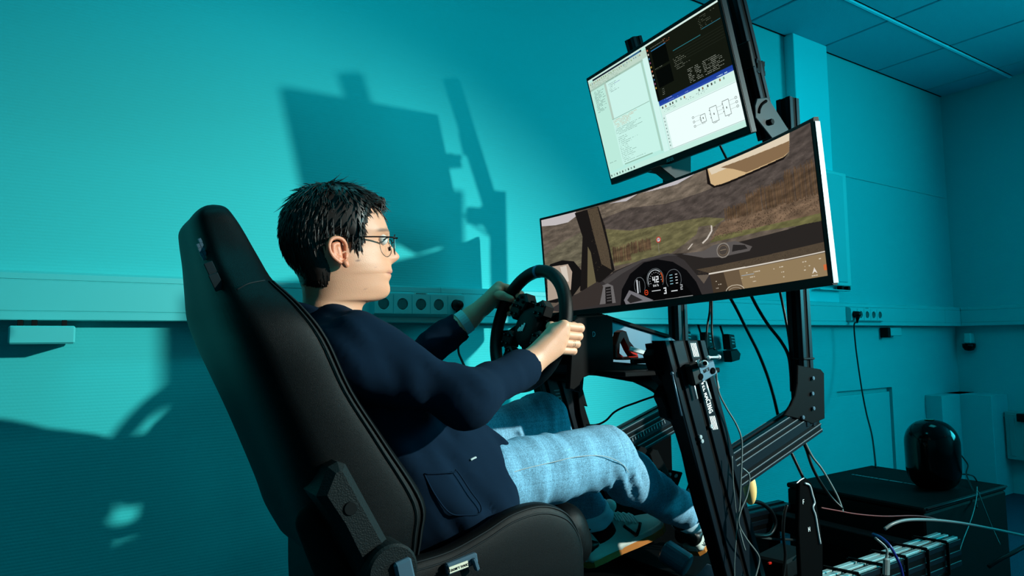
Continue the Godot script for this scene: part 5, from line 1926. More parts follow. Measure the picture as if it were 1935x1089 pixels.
func face_things(t: Node3D, o: Vector3) -> void:
	# eyes
	for sd in [1.0, -1.0]:
		var s := begin()
		ellipsoid(s, hd(Vector3(0.0965, 0.039, 0.033 * sd), o), Vector3.ONE * 0.0118, Basis(), 20)
		var eye := part("eye", s, mats.eye_white, t)
		s = begin()
		ellipsoid(s, hd(Vector3(0.1015, 0.0388, 0.033 * sd), o), Vector3(0.0075, 0.0060, 0.0060), head_b, 14)
		part("iris", s, mats.eye_dark, eye)
		s = begin()
		tube(s, spline([hd(Vector3(0.100, 0.038, 0.046 * sd), o), hd(Vector3(0.1065, 0.0435, 0.038 * sd), o), hd(Vector3(0.1085, 0.0440, 0.031 * sd), o), hd(Vector3(0.106, 0.0395, 0.0215 * sd), o)], 5), 0.0016, 6)
		part("eyelashes", s, mats.hair, t)
	# glasses
	var s := begin()
	for sd in [1.0, -1.0]:
		var ring := []
		for k in 40:
			var a := TAU * k / 40
			var y := 0.030 + 0.0205 * signf(sin(a)) * pow(absf(sin(a)), 0.85)
			var z := 0.0345 + 0.0245 * cos(a)
			ring.append(hd(Vector3(0.1255 - 0.0025 * pow((z - 0.01) / 0.025, 2), y, z * sd), o))
		tube(s, ring, 0.0009, 6, true)
		# brow bar is thicker
		tube(s, ring.slice(2, 19), 0.0013, 6)
	tube(s, spline([hd(Vector3(0.1245, 0.038, 0.0115), o), hd(Vector3(0.1275, 0.041, 0.0), o), hd(Vector3(0.1245, 0.038, -0.0115), o)], 5), 0.0011, 6)
	var gl := part("glasses", s, mats.glasses_metal, t, "thin dark metal glasses frame")
	for sd in [1.0, -1.0]:
		s = begin()
		var temple := spline([hd(Vector3(0.1205, 0.0385, 0.0590 * sd), o), hd(Vector3(0.1150, 0.0392, 0.0685 * sd), o), hd(Vector3(0.085, 0.0385, 0.0745 * sd), o), hd(Vector3(0.040, 0.0355, 0.0795 * sd), o), hd(Vector3(0.004, 0.0325, 0.0825 * sd), o), hd(Vector3(-0.014, 0.020, 0.081 * sd), o)], 6)
		var rr := []
		for i in temple.size():
			rr.append(lerpf(0.0017, 0.0012, float(i) / temple.size()))
		tube(s, temple, rr, 6)
		box(s, hd(Vector3(0.1175, 0.0388, 0.0655 * sd), o), Vector3(0.010, 0.0035, 0.0025), head_b, 0.0005)
		part("temple", s, mats.glasses_metal, gl)
		s = begin()
		tube(s, spline([hd(Vector3(0.1235, 0.030, 0.0125 * sd), o), hd(Vector3(0.118, 0.029, 0.0115 * sd), o), hd(Vector3(0.1165, 0.025, 0.0120 * sd), o)], 4), 0.0007, 5)
		ellipsoid(s, hd(Vector3(0.1165, 0.024, 0.0125 * sd), o), Vector3(0.0025, 0.005, 0.0012), head_b, 10)
		part("nose_pad", s, mats.glasses_metal, gl)
		s = begin()
		var mid := hd(Vector3(0.1248, 0.030, 0.0345 * sd), o)
		for k in 32:
			var a := TAU * k / 32
			var b := TAU * (k + 1) / 32
			var f := func(q: float) -> Vector3:
				var z := 0.0345 + 0.024 * cos(q)
				return hd(Vector3(0.1255 - 0.0025 * pow((z - 0.01) / 0.025, 2), 0.030 + 0.020 * signf(sin(q)) * pow(absf(sin(q)), 0.85), z * sd), o)
			tri(s, mid, f.call(a), f.call(b))
		part("lens", s, mats.lens, gl)

# ---- hair: a close cap over the scalp and several hundred tapering locks
const HAIRLINE := [-0.0581, -0.0541, -0.078, -0.0114, -0.12, 0.0198, -0.14, 0.0681, -0.12, 0.15, 0.0, 0.2, 0.11, 0.16, 0.112, 0.108, 0.1000, 0.1055, 0.084, 0.1065, 0.0745, 0.098, 0.0690, 0.082, 0.0640, 0.066, 0.0580, 0.050, 0.0560, 0.030, 0.0545, 0.014, 0.044, 0.0005, 0.038, 0.004, 0.028, 0.020, 0.012, 0.0345, -0.004, 0.036, -0.017, 0.028, -0.0195, 0.010, -0.015, -0.010, -0.0075, -0.030, -0.010, -0.050, -0.016, -0.064, -0.041, -0.062]

func hair(t: Node3D, o: Vector3) -> void:
	var poly := PackedVector2Array()
	for i in range(0, HAIRLINE.size(), 2):
		poly.append(Vector2(HAIRLINE[i], HAIRLINE[i + 1]))
	var inside := func(p: Vector3) -> float:
		# signed distance to the hair line in side view, positive inside
		var q := Vector2(p.x, p.y)
		var d := 1.0
		for i in poly.size():
			d = minf(d, q.distance_to(Geometry2D.get_closest_point_to_segment(q, poly[i], poly[(i + 1) % poly.size()])))
		return d if Geometry2D.is_point_in_polygon(q, poly) else -d
	var rows := 25 * 3
	var around := 80
	var g := []
	var e := []
	var crown := Vector3(-0.012, 0.135, 0.012)
	for i in rows + 1:
		var ring := []
		var er := []
		for j in around:
			var p := head_point(i / 3.0, TAU * j / around)
			var d: float = inside.call(p)
			var n := (p - Vector3(0.008, 0.045, 0)).normalized()
			var th := 0.0115 * smoothstep(0.0, 0.022, d) + 0.0012
			# fuller over the crown and towards the front, closer at the nape
			th *= 0.75 + 0.22 * smoothstep(0.03, 0.13, p.y)
			ring.append(p + n * th)
			er.append(d)
		g.append(ring)
		e.append(er)
	var s := begin(0)
	for i in rows:
		for j in around:
			var k := (j + 1) % around
			if e[i][j] > -0.001 and e[i][k] > -0.001 and e[i + 1][k] > -0.001 and e[i + 1][j] > -0.001:
				quad(s, hd(g[i][j], o), hd(g[i + 1][j], o), hd(g[i + 1][k], o), hd(g[i][k], o))
	for j in around:
		tri(s, hd(g[0][j], o), hd(g[0][(j + 1) % around], o), hd(Vector3(0.006, 0.157, 0), o))
	var cap := part("hair", s, mats.hair, t, "short dark tousled hair")
	# locks
	s = begin(0)
	var r := RandomNumberGenerator.new()
	r.seed = 4
	var made := 0
	var tries := 0
	while made < 3000 and tries < 40000:
		tries += 1
		var i := r.randi_range(0, rows - 1)
		var j := r.randi_range(0, around - 1)
		if e[i][j] < 0.001 or (made > 2600 and (e[i][j] > 0.012 or g[i][j].y > 0.03)):
			continue
		if r.randf() > 0.25 + 0.75 * absf(sin(TAU * j / around)) and i < 8:
			continue
		var p: Vector3 = g[i][j]
		var n := (p - Vector3(0.008, 0.045, 0)).normalized()
		var away := p - crown
		var dir := (away - n * away.dot(n)).normalized()
		var topness := smoothstep(0.085, 0.13, p.y)
		var frontness := smoothstep(0.02, 0.07, p.x)
		# top and fringe sweep forward, sides fall back and down, nape hangs
		dir += Vector3(0.9 * frontness, -0.55 * (1.0 - topness), 0) + Vector3(-0.25 * (1.0 - frontness) * (1.0 - topness), 0, 0)
		dir += Vector3(r.randf_range(-0.35, 0.35), r.randf_range(-0.3, 0.3), r.randf_range(-0.35, 0.35))
		dir = (dir - n * dir.dot(n)).normalized()
		var l := r.randf_range(0.010, 0.022) if made > 2600 else lerpf(r.randf_range(0.016, 0.030), r.randf_range(0.028, 0.050), topness)
		if e[i][j] < 0.012 and frontness > 0.3 and topness < 0.5:
			l *= 0.5
		var lift := r.randf_range(0.0, 0.004) + topness * r.randf_range(0.0, 0.009)
		if topness > 0.6 and r.randf() < 0.12:
			lift += 0.010
		var pts := []
		var rr := []
		var q := p - n * 0.003
		var wide := r.randf_range(0.0011, 0.0024)
		var d := dir
		for k in 6:
			var f := k / 5.0
			pts.append(hd(q + n * (lift * f * f + 0.0012), o))
			rr.append(wide * (1.0 - f * f * 0.94))
			q += d * l / 5.0
			# follow the curve of the skull
			var nn := (q - Vector3(0.008, 0.045, 0)).normalized()
			q += nn * ((p - Vector3(0.008, 0.045, 0)).length() - (q - Vector3(0.008, 0.045, 0)).length()) * 0.6 * (1.0 - frontness * 0.6)
			d = (d - nn * d.dot(nn) * 0.7 + Vector3(0, -0.06, 0)).normalized()
		tube(s, pts, rr, 4, false, 0.55)
		made += 1
	# fringe: longer locks swept over the forehead
	for k in 70:
		var z := r.randf_range(-0.05, 0.058)
		var a := Vector3(r.randf_range(0.045, 0.085), 0, z)
		a.y = 0.146 - pow(a.x / 0.13, 2) * 0.055 - pow(z / 0.07, 2) * 0.030 + r.randf_range(-0.004, 0.004)
		var end := Vector3(0.098 + r.randf_range(-0.012, 0.007), 0.113 + r.randf_range(-0.010, 0.010) - pow(z / 0.07, 2) * 0.030, z * 0.9 + r.randf_range(-0.006, 0.012))
		var mid := (a + end) * 0.5 + Vector3(0.006, 0.010, 0)
		var pts := spline([hd(a, o), hd(mid, o), hd(end, o)], 4)
		var rr := []
		for i in pts.size():
			rr.append(0.0028 * (1.0 - pow(float(i) / (pts.size() - 1), 2) * 0.9))
		tube(s, pts, rr, 5)
	# wisps standing up behind the crown
	for k in 40:
		var a := Vector3(r.randf_range(-0.06, 0.03), 0, r.randf_range(-0.04, 0.05))
		a.y = 0.148 - pow((a.x + 0.005) / 0.1, 2) * 0.055 - pow(a.z / 0.07, 2) * 0.03
		var dv := Vector3(r.randf_range(-0.03, -0.006) if a.x < 0.0 else r.randf_range(0.004, 0.026), r.randf_range(0.002, 0.011), r.randf_range(-0.01, 0.01))
		tube(s, spline([hd(a, o), hd(a + dv * 0.5 + Vector3(0, 0.004, 0), o), hd(a + dv, o)], 4), [0.0016, 0.0016, 0.0015, 0.0014, 0.0013, 0.0011, 0.0009, 0.0005, 0.0002], 4)
	var locks := part("hair_locks", s, mats.hair, cap)
	locks.set_meta("kind", "stuff")

# ---- clothes
func jacket(t: Node3D, o: Vector3, hipc: Vector3, rsh: Vector3, lsh: Vector3, rel: Vector3, lel: Vector3, wr: Array) -> void:
	var bones := [
		[Vector3(0.60, 0.68, RIG_Z + 0.075), Vector3(0.49, 0.92, RIG_Z + 0.065), 0.118, 0.120], [Vector3(0.60, 0.68, RIG_Z - 0.075), Vector3(0.49, 0.92, RIG_Z - 0.065), 0.118, 0.120],
		[rsh + Vector3(0.0, -0.01, 0.0), Vector3(0.425, 1.03, RIG_Z + 0.055), 0.066, 0.050], [lsh + Vector3(0.0, -0.01, 0.0), Vector3(0.425, 1.03, RIG_Z - 0.055), 0.066, 0.050],
		[Vector3(0.47, 0.965, RIG_Z + 0.05), Vector3(0.47, 0.965, RIG_Z - 0.05), 0.075, 0.075],
		[rsh, rel, 0.066, 0.046], [rel, wr[0].lerp(rel, 0.09), 0.045, 0.0395], [lsh, lel, 0.066, 0.054], [lel, wr[1].lerp(lel, 0.17), 0.052, 0.040],
		[Vector3(0.60, 0.74, RIG_Z + 0.10), Vector3(0.695, 0.685, RIG_Z + 0.115), 0.10, 0.092], [Vector3(0.60, 0.70, RIG_Z - 0.10), Vector3(0.68, 0.70, RIG_Z - 0.10), 0.10, 0.085],
		[Vector3(0.66, 0.645, RIG_Z + 0.135), Vector3(0.715, 0.635, RIG_Z + 0.135), 0.072, 0.068],
		[Vector3(0.60, 0.83, RIG_Z + 0.07), Vector3(0.74, 0.735, RIG_Z + 0.09), 0.085, 0.075], [Vector3(0.60, 0.83, RIG_Z - 0.06), Vector3(0.73, 0.74, RIG_Z - 0.08), 0.085, 0.07]]
	bones = shift(bones, -o)
	var fold := FastNoiseLite.new()
	fold.seed = 12
	fold.frequency = 7.0
	fold.fractal_octaves = 2
	var cuffs := []
	for i in 2:
		var el: Vector3 = rel if i == 0 else lel
		var d: Vector3 = (wr[i] - el).normalized()
		cuffs.append([wr[i] - d * (0.012 if i == 0 else 0.034) - o, d])
	var extra := func(p: Vector3, v: float) -> float:
		# creases run across the sleeve: stretch the noise along the vertical
		var n := fold.get_noise_3d(p.x * 1.6 + p.y * 0.9, p.y * 0.7, p.z * 0.9)
		v -= 0.012 * n - 0.005 * absf(n)
		for c in cuffs:
			if p.distance_squared_to(c[0]) < 0.01:
				v = maxf(v, (p - c[0]).dot(c[1]))
		return v
	var s := begin()
	nets(s, bones, 0.045, 0.0085, extra)
	var jk := part("jacket", s, mats.jacket_cloth, t, "dark blue jacket")
	# collar round the neck
	s = begin()
	var outer := []
	for k in 19:
		var a := lerpf(-2.45, 2.45, k / 18.0)
		var f := absf(a) / 2.45
		# a = 0 at the nape; the ends run down the chest
		var c := Vector3(-0.018 - 0.066 * cos(a) * (1.0 if absf(a) < 1.6 else 1.15), -0.108 - 0.022 * f - 0.055 * pow(f, 4), 0.070 * sin(a) * (1.0 - 0.25 * pow(f, 6)))
		outer.append(c)
	var rings := []
	for k in outer.size():
		var c: Vector3 = outer[k]
		var n := Vector3(c.x + 0.018, 0, c.z).normalized()
		var f := absf(k - 9.0) / 9.0
		var hgt := lerpf(0.026, 0.020, f)
		rings.append(PackedVector3Array([hd(c - Vector3(0, 0.035, 0) + n * 0.012, o), hd(c + Vector3(0, hgt * 0.6, 0) + n * 0.006, o), hd(c + Vector3(0, hgt, 0) + n * 0.001, o), hd(c + Vector3(0, hgt * 0.8, 0) - n * 0.004, o), hd(c - Vector3(0, 0.035, 0) - n * 0.003, o)]))
	s.set_smooth_group(0)
	loft(s, rings)
	part("collar", s, mats.jacket_cloth, jk)
	# stitched seams laid on the cloth: pocket, front edge, side seam
	var line := func(pts: Array) -> Array:
		var out := []
		for p in spline(pts, 6):
			out.append(onto(p - o, bones, 0.045, 0.0035))
		return out
	s = begin()
	tube(s, line.call([Vector3(0.5461, 0.7625, 1.0700), Vector3(0.6059, 0.7595, 1.0700), Vector3(0.6149, 0.7614, 1.0700), Vector3(0.6419, 0.7190, 1.0700), Vector3(0.6591, 0.6922, 1.0700), Vector3(0.6555, 0.6780, 1.0700), Vector3(0.6302, 0.6787, 1.0700), Vector3(0.5966, 0.6865, 1.0700), Vector3(0.5663, 0.7241, 1.0700), Vector3(0.5461, 0.7625, 1.0700)]), 0.0015, 5)
	part("pocket_seam", s, mats.jacket_cloth, jk)
	s = begin()
	var bt := line.call([Vector3(0.6528, 0.7776, 1.0600), Vector3(0.6611, 0.7807, 1.0600), Vector3(0.6694, 0.7829, 1.0600)])
	tube(s, bt, 0.0022, 6)
	part("buttonhole", s, mats.thread_pale, jk, "pale buttonhole stitch")

func jeans(t: Node3D, o: Vector3) -> void:
	var r := leg(1.0)
	var l := leg(-1.0)
	var bones := [[Vector3(0.60, 0.675, RIG_Z + 0.07), Vector3(0.60, 0.675, RIG_Z - 0.07), 0.085, 0.085], [r[0], r[1], 0.088, 0.068], [r[1], r[1].lerp(r[2], 0.30) + Vector3(-0.006, -0.008, 0), 0.066, 0.060], [r[1].lerp(r[2], 0.3) + Vector3(-0.006, -0.008, 0), r[2], 0.060, 0.045],
		[l[0], l[1], 0.088, 0.066], [l[1], l[1].lerp(l[2], 0.35) + Vector3(-0.006, 0, 0), 0.065, 0.060], [l[1].lerp(l[2], 0.35) + Vector3(-0.006, 0, 0), l[2], 0.058, 0.046]]
	bones = shift(bones, -o)
	var fold := FastNoiseLite.new()
	fold.seed = 31
	fold.frequency = 11.0
	fold.fractal_octaves = 2
	var kr: Vector3 = r[1] - o
	var ends := []
	for q in [r, l]:
		var d: Vector3 = (q[2] - q[1]).normalized()
		ends.append([q[2] - o - d * 0.004, d])
	var extra := func(p: Vector3, v: float) -> float:
		var n := fold.get_noise_3d(p.x * 2.0, p.y * 0.8, p.z * 0.5)
		v -= 0.0065 * n
		# bunched creases in the hollow of the knee
		var k := exp(-(p - kr - Vector3(0.02, -0.05, 0)).length_squared() / 0.0045)
		v += k * 0.009 * sin((p.x * 0.8 + p.y * 0.6) * 190.0 + p.z * 30.0)
		for c in ends:
			if p.distance_squared_to(c[0]) < 0.012:
				v = maxf(v, (p - c[0]).dot(c[1]))
		return v
	var s := begin()
	nets(s, bones, 0.025, 0.0085, extra)
	var jn := part("jeans", s, mats.denim, t, "blue denim jeans")
	s = begin()
	var seam := []
	for p in spline([Vector3(0.6891, 0.7380, 1.0700), Vector3(0.7319, 0.7452, 1.0700), Vector3(0.7894, 0.7543, 1.0700), Vector3(0.8564, 0.7600, 1.0700), Vector3(0.9200, 0.7646, 1.0700), Vector3(0.9864, 0.7558, 1.0700), Vector3(1.0396, 0.7251, 1.0700), Vector3(1.0703, 0.6927, 1.0700)], 8):
		seam.append(onto(p - o, bones, 0.025, 0.0026))
	tube(s, seam, 0.0009, 5)
	part("side_seam", s, mats.thread_pale, jn, "pale stitched side seam")
	# turned-up cuffs
	for q in [r, l]:
		var d: Vector3 = (q[2] - q[1]).normalized()
		var u := d.cross(Vector3(0, 0, 1)).normalized()
		var v := d.cross(u)
		s = begin()
		var rings := []
		for e in [[-0.030, 0.0455], [-0.032, 0.0525], [-0.020, 0.0545], [-0.006, 0.0530], [0.004, 0.0545], [0.007, 0.051], [0.002, 0.046], [-0.02, 0.045]]:
			var ring := PackedVector3Array()
			for k in 36:
				var a := TAU * k / 36
				var w := 1.0 + 0.035 * sin(a * 5 + e[0] * 90) + 0.02 * sin(a * 9 + e[0] * 40)
				ring.append(q[2] + d * (e[0] + 0.004 * sin(a * 3)) + (u * cos(a) + v * sin(a)) * e[1] * w - o)
			ring.reverse()
			rings.append(ring)
		s.set_smooth_group(0)
		loft(s, rings, false)
		part("cuff", s, mats.denim_pale, jn, "pale turned-up cuff")
		s = begin()
		tube(s, [q[2] - d * 0.03 - o, q[2] + d * 0.045 - o], 0.040, 20)
		part("sock", s, mats.sock, t)

func shoe(t: Node3D, o: Vector3, sd: float) -> void:
	# shoe frame: x heel to toe, y up from the sole, z outward
	var an: Vector3 = leg(sd)[2]
	var b: Basis
	var base: Vector3
	if sd > 0:
		b = Basis(Vector3(0, 1, 0), deg_to_rad(8)) * Basis(Vector3(0, 0, 1), deg_to_rad(38))
		base = an + b * Vector3(-0.052, -0.088, 0)
	else:
		b = Basis(Vector3(0, 1, 0), deg_to_rad(-6)) * Basis(Vector3(0, 0, 1), deg_to_rad(14))
		base = an + b * Vector3(-0.060, -0.095, 0)
	var f := func(x: float, y: float, z: float) -> Vector3: return base + b * Vector3(x, y, z * sd) - o
	# upper: lofted cross sections
	var st := [[-0.004, 0.030, 0.060, 0.022], [0.006, 0.034, 0.084, 0.020], [0.03, 0.036, 0.098, 0.02], [0.07, 0.037, 0.100, 0.02], [0.10, 0.038, 0.092, 0.02], [0.14, 0.042, 0.074, 0.02], [0.18, 0.045, 0.060, 0.02], [0.215, 0.044, 0.052, 0.02], [0.245, 0.036, 0.044, 0.02], [0.262, 0.022, 0.036, 0.02]]
	var rings := []
	for q in st:
		var ring := PackedVector3Array()
		for k in 24:
			var a := TAU * k / 24
			var y: float = q[3] + (q[2] - q[3]) * maxf(sin(a), -0.15)
			var w: float = q[1] * (1.0 - 0.32 * maxf(sin(a), 0.0)) * signf(cos(a)) * pow(absf(cos(a)), 0.7)
			ring.append(f.call(q[0], y, w))
		if sd > 0:
			ring.reverse()
		rings.append(ring)
	var s := begin(0)
	loft(s, rings)
	var sh := part("shoe", s, mats.shoe_white, t, "white trainer with a dark heel and tan sole, " + ("near foot" if sd > 0 else "far foot"))
	# sole
	var outl := []
	for q in [[-0.010, 0.0], [-0.006, 0.022], [0.01, 0.034], [0.05, 0.037], [0.10, 0.037], [0.15, 0.044], [0.20, 0.048], [0.24, 0.041], [0.262, 0.026], [0.270, 0.0]]:
		outl.append(Vector2(q[0], q[1]))
	for i in range(outl.size() - 2, 0, -1):
		outl.append(Vector2(outl[i].x, -outl[i].y))
	s = begin()
	var tr := Transform3D(b * Basis(Vector3(1, 0, 0), Vector3(0, 0, -1), Vector3(0, 1, 0)), base - o)
	prism(s, outl, -0.004, 0.014, tr, 0.002)
	part("sole", s, mats.shoe_tan, sh, "tan sole")
	s = begin()
	prism(s, outl.map(func(p): return p * 0.985), 0.014, 0.028, tr, 0.002)
	part("midsole", s, mats.shoe_white, sh)
	# dark heel patch and collar
	s = begin()
	var hp := []
	for q in [[-0.0055, 0.034, 0.0], [-0.0045, 0.040, 0.0]]:
		pass
	nets(s, [[f.call(0.002, 0.050, 0.018), f.call(0.002, 0.074, 0.012), 0.016, 0.014], [f.call(0.002, 0.050, -0.018), f.call(0.002, 0.074, -0.012), 0.016, 0.014], [f.call(0.016, 0.052, 0.026), f.call(0.030, 0.050, 0.029), 0.013, 0.009], [f.call(0.016, 0.052, -0.026), f.call(0.030, 0.050, -0.029), 0.013, 0.009]], 0.02, 0.004)
	part("heel_patch", s, mats.shoe_dark, sh, "dark heel patch")
	s = begin()
	var col := []
	for k in 24:
		var a := TAU * k / 24
		col.append(f.call(0.048 + cos(a) * 0.050, 0.097 - cos(a) * 0.002, sin(a) * 0.034))
	tube(s, col, 0.009, 8, true)
	part("collar", s, mats.shoe_dark, sh)
	# tongue and laces
	s = begin()
	nets(s, [[f.call(0.092, 0.100, 0), f.call(0.118, 0.116, 0), 0.018, 0.016], [f.call(0.092, 0.1, 0.012), f.call(0.118, 0.114, 0.010), 0.012, 0.010]], 0.02, 0.005)
	part("tongue", s, mats.shoe_white, sh)
	s = begin()
	for k in 5:
		var x := 0.100 + k * 0.017
		var y := 0.100 - k * 0.0085
		tube(s, spline([f.call(x, y - 0.014, 0.026), f.call(x + 0.002, y + 0.001, 0.012), f.call(x + 0.006, y + 0.003, -0.008), f.call(x + 0.010, y - 0.016, -0.026)], 4), 0.0030, 6)
		tube(s, spline([f.call(x, y - 0.014, -0.026), f.call(x + 0.002, y + 0.002, -0.010), f.call(x + 0.006, y + 0.004, 0.008), f.call(x + 0.010, y - 0.016, 0.026)], 4), 0.0030, 6)
	part("laces", s, mats.shoe_lace, sh)
	# dark slanted letter mark on the outer side and the maker's name at the heel
	s = begin()
	for e in [1.0, -1.0]:
		s = begin()
		for q in [[[0.122, 0.066], [0.150, 0.030]], [[0.176, 0.054], [0.150, 0.030]]]:
			tube(s, [f.call(q[0][0], q[0][1], 0.0370 * e), f.call((q[0][0] + q[1][0]) / 2, (q[0][1] + q[1][1]) / 2, 0.0430 * e), f.call(q[1][0], q[1][1], 0.0445 * e)], 0.0045, 6)
		part("side_mark", s, mats.shoe_dark, sh, "dark V mark")
	if sd > 0:
		var tb := b
		text("maker_name", "VEJA", 0.016, mats.dark_print, sh, Transform3D(tb, f.call(0.030, 0.022, 0.0372)), "Droid Sans", true)

# ---------------------------------------------------------------- black case with the capsule speaker
func big_case() -> void:
	var t := thing("equipment_case", "large black equipment case on the carpet with faint lettering on its lid", "case", Vector3(2.62, 0.0, 0.82))
	var s := begin()
	box(s, Vector3(0, 0.215, 0), Vector3(0.60, 0.43, 0.50), Basis(), 0.006)
	part("body", s, mats.case_black, t)
	s = begin()
	box(s, Vector3(0, 0.441, 0), Vector3(0.604, 0.018, 0.504), Basis(), 0.005)
	part("lid", s, mats.case_black, t)
	s = begin()
	var r := RandomNumberGenerator.new()
	r.seed = 2
	var a: Vector3 = Vector3(2.6646, 0.4506, 0.6345) - t.position
	var b: Vector3 = Vector3(2.6639, 0.4506, 0.8853) - t.position
	var d := (b - a).normalized()
	var x := 0.0
	while x < (b - a).length():
		var w := r.randf_range(0.004, 0.010)
		if not (x > 0.27 and x < 0.29):
			box(s, a + d * x + Vector3(0, 0, r.randf_range(-0.002, 0.002)), Vector3(w, 0.0006, 0.012 if x < 0.27 else 0.006), Basis(Vector3.UP, atan2(-d.z, d.x)))
		x += w + 0.0025
	part("lettering", s, mats.grey_print, t, "faint pale lettering")
	s = begin()
	tube(s, [Vector3(-0.29, 0.446, 0.253), Vector3(0.30, 0.446, 0.253)], 0.004, 8)
	part("lid_trim", s, mats.dark_steel, t)
	# speaker
	var c: Vector3 = Vector3(2.6671, 0.4500, 0.9410)
	var sp := thing("capsule_speaker", "glossy black capsule-shaped speaker standing on the equipment case", "speaker", c)
	s = begin()
	var prof := [Vector2(0.002, 0.0), Vector2(0.040, 0.0)]
	for k in 9:
		var q := PI / 2 * k / 8.0
		prof.append(Vector2(0.040 + 0.049 * sin(q), 0.075 - 0.075 * cos(q)))
	for k in 14:
		var q := PI / 2 * k / 13.0
		prof.append(Vector2(0.089 * pow(maxf(cos(q), 0.0), 0.85) + 0.001, 0.160 + 0.087 * sin(q)))
	prof.append(Vector2(0.002, 0.2475))
	lathe(s, prof, Transform3D(), 48)
	part("shell", s, mats.gloss_black, sp)
	s = begin()
	cyl(s, Vector3(-0.008, 0.2474, 0), Vector3(-0.008, 0.2486, 0), 0.017, 24, 0.0004)
	part("badge", s, mats.gold, sp, "round pale badge on top")

# ---------------------------------------------------------------- fittings on the walls
func sockets(label: String, left: Vector3, pitch: float, plugged: int) -> void:
	var t := thing("socket_strip", label, "socket strip", left + Vector3(pitch * 2, 0, 0))
	var s := begin()
	var w := pitch * 5 - 0.001
	var sec := [[-0.044, 0.0], [-0.034, 0.022], [0.036, 0.022], [0.040, 0.018], [0.044, 0.0]]
	var rings := []
	for q in [[-w / 2 - 0.008, 0.0], [-w / 2, 1.0], [w / 2, 1.0], [w / 2 + 0.008, 0.0]]:
		var ring := PackedVector3Array()
		for e in sec:
			ring.append(Vector3(q[0], e[0], maxf(e[1] * q[1], 0.0005)))
		ring.reverse()
		rings.append(ring)
	s.set_smooth_group(-1)
	loft(s, rings)
	part("housing", s, mats.duct_plastic, t)
	s = begin()
	box(s, Vector3(0, 0.0375, 0.0222), Vector3(pitch * 0.75, 0.006, 0.001))
	part("name_strip", s, mats.white_plastic, t)
	s = begin()
	for k in 9:
		box(s, Vector3((k - 4) * 0.0042, 0.0375, 0.023), Vector3(0.003, 0.0025, 0.0006))
	part("strip_print", s, mats.dark_print, t)
	for i in 5:
		var c := Vector3((i - 2) * pitch, 0, 0.022)
		s = begin()
		# square face with a round well
		var rr := []
		for e in [[0.0325, 0.0, true], [0.0325, 0.0022, true], [0.0205, 0.0026, false], [0.0195, 0.002, false], [0.0190, -0.012, false], [0.001, -0.0125, false]]:
			var ring := PackedVector3Array()
			for k in 32:
				var a := TAU * k / 32
				var m: float = 1.0
				if e[2]:
					m = 1.0 / maxf(absf(cos(a)), absf(sin(a)))
				ring.append(c + Vector3(cos(a) * e[0] * m, sin(a) * e[0] * m, e[1]))
			rr.append(ring)
		s.set_smooth_group(-1)
		loft(s, rr, true)
		var sk := part("socket", s, mats.duct_plastic, t)
		s = begin()
		cyl(s, c + Vector3(0, 0, -0.0124), c + Vector3(0, 0, -0.0118), 0.0186, 28)
		part("well", s, mats.socket_hole, sk)
		s = begin()
		for e in [[-0.0095, 0.0], [0.0095, 0.0]]:
			cyl(s, c + Vector3(e[0], e[1], -0.0118), c + Vector3(e[0], e[1], -0.0110), 0.0026, 12)
		for e in [0.0165, -0.0165]:
			box(s, c + Vector3(0, e, -0.006), Vector3(0.006, 0.003, 0.012))
		part("contact", s, mats.dark_print, sk)

func plug(label: String, c: Vector3, path: Array) -> void:
	var t := thing("power_plug", label, "plug", c)
	var s := begin()
	lathe(s, [Vector2(0.004, -0.010), Vector2(0.018, -0.010), Vector2(0.0185, 0.010), Vector2(0.016, 0.026), Vector2(0.010, 0.034), Vector2(0.002, 0.035)], Transform3D(Basis(Vector3(1, 0, 0), Vector3(0, 0, 1), Vector3(0, -1, 0)), Vector3.ZERO), 24)
	tube(s, [Vector3(0, -0.004, 0.016), Vector3(0, -0.020, 0.016), Vector3(0, -0.034, 0.014), Vector3(0, -0.048, 0.012)], [0.015, 0.0115, 0.007, 0.005], 10)
	part("plug_body", s, mats.cable_black, t)
	s = begin()
	tube(s, spline([Vector3(0, -0.046, 0.012)] + path.map(func(p): return p - c), 6), 0.0042, 8)
	part("cable", s, mats.cable_black, t)

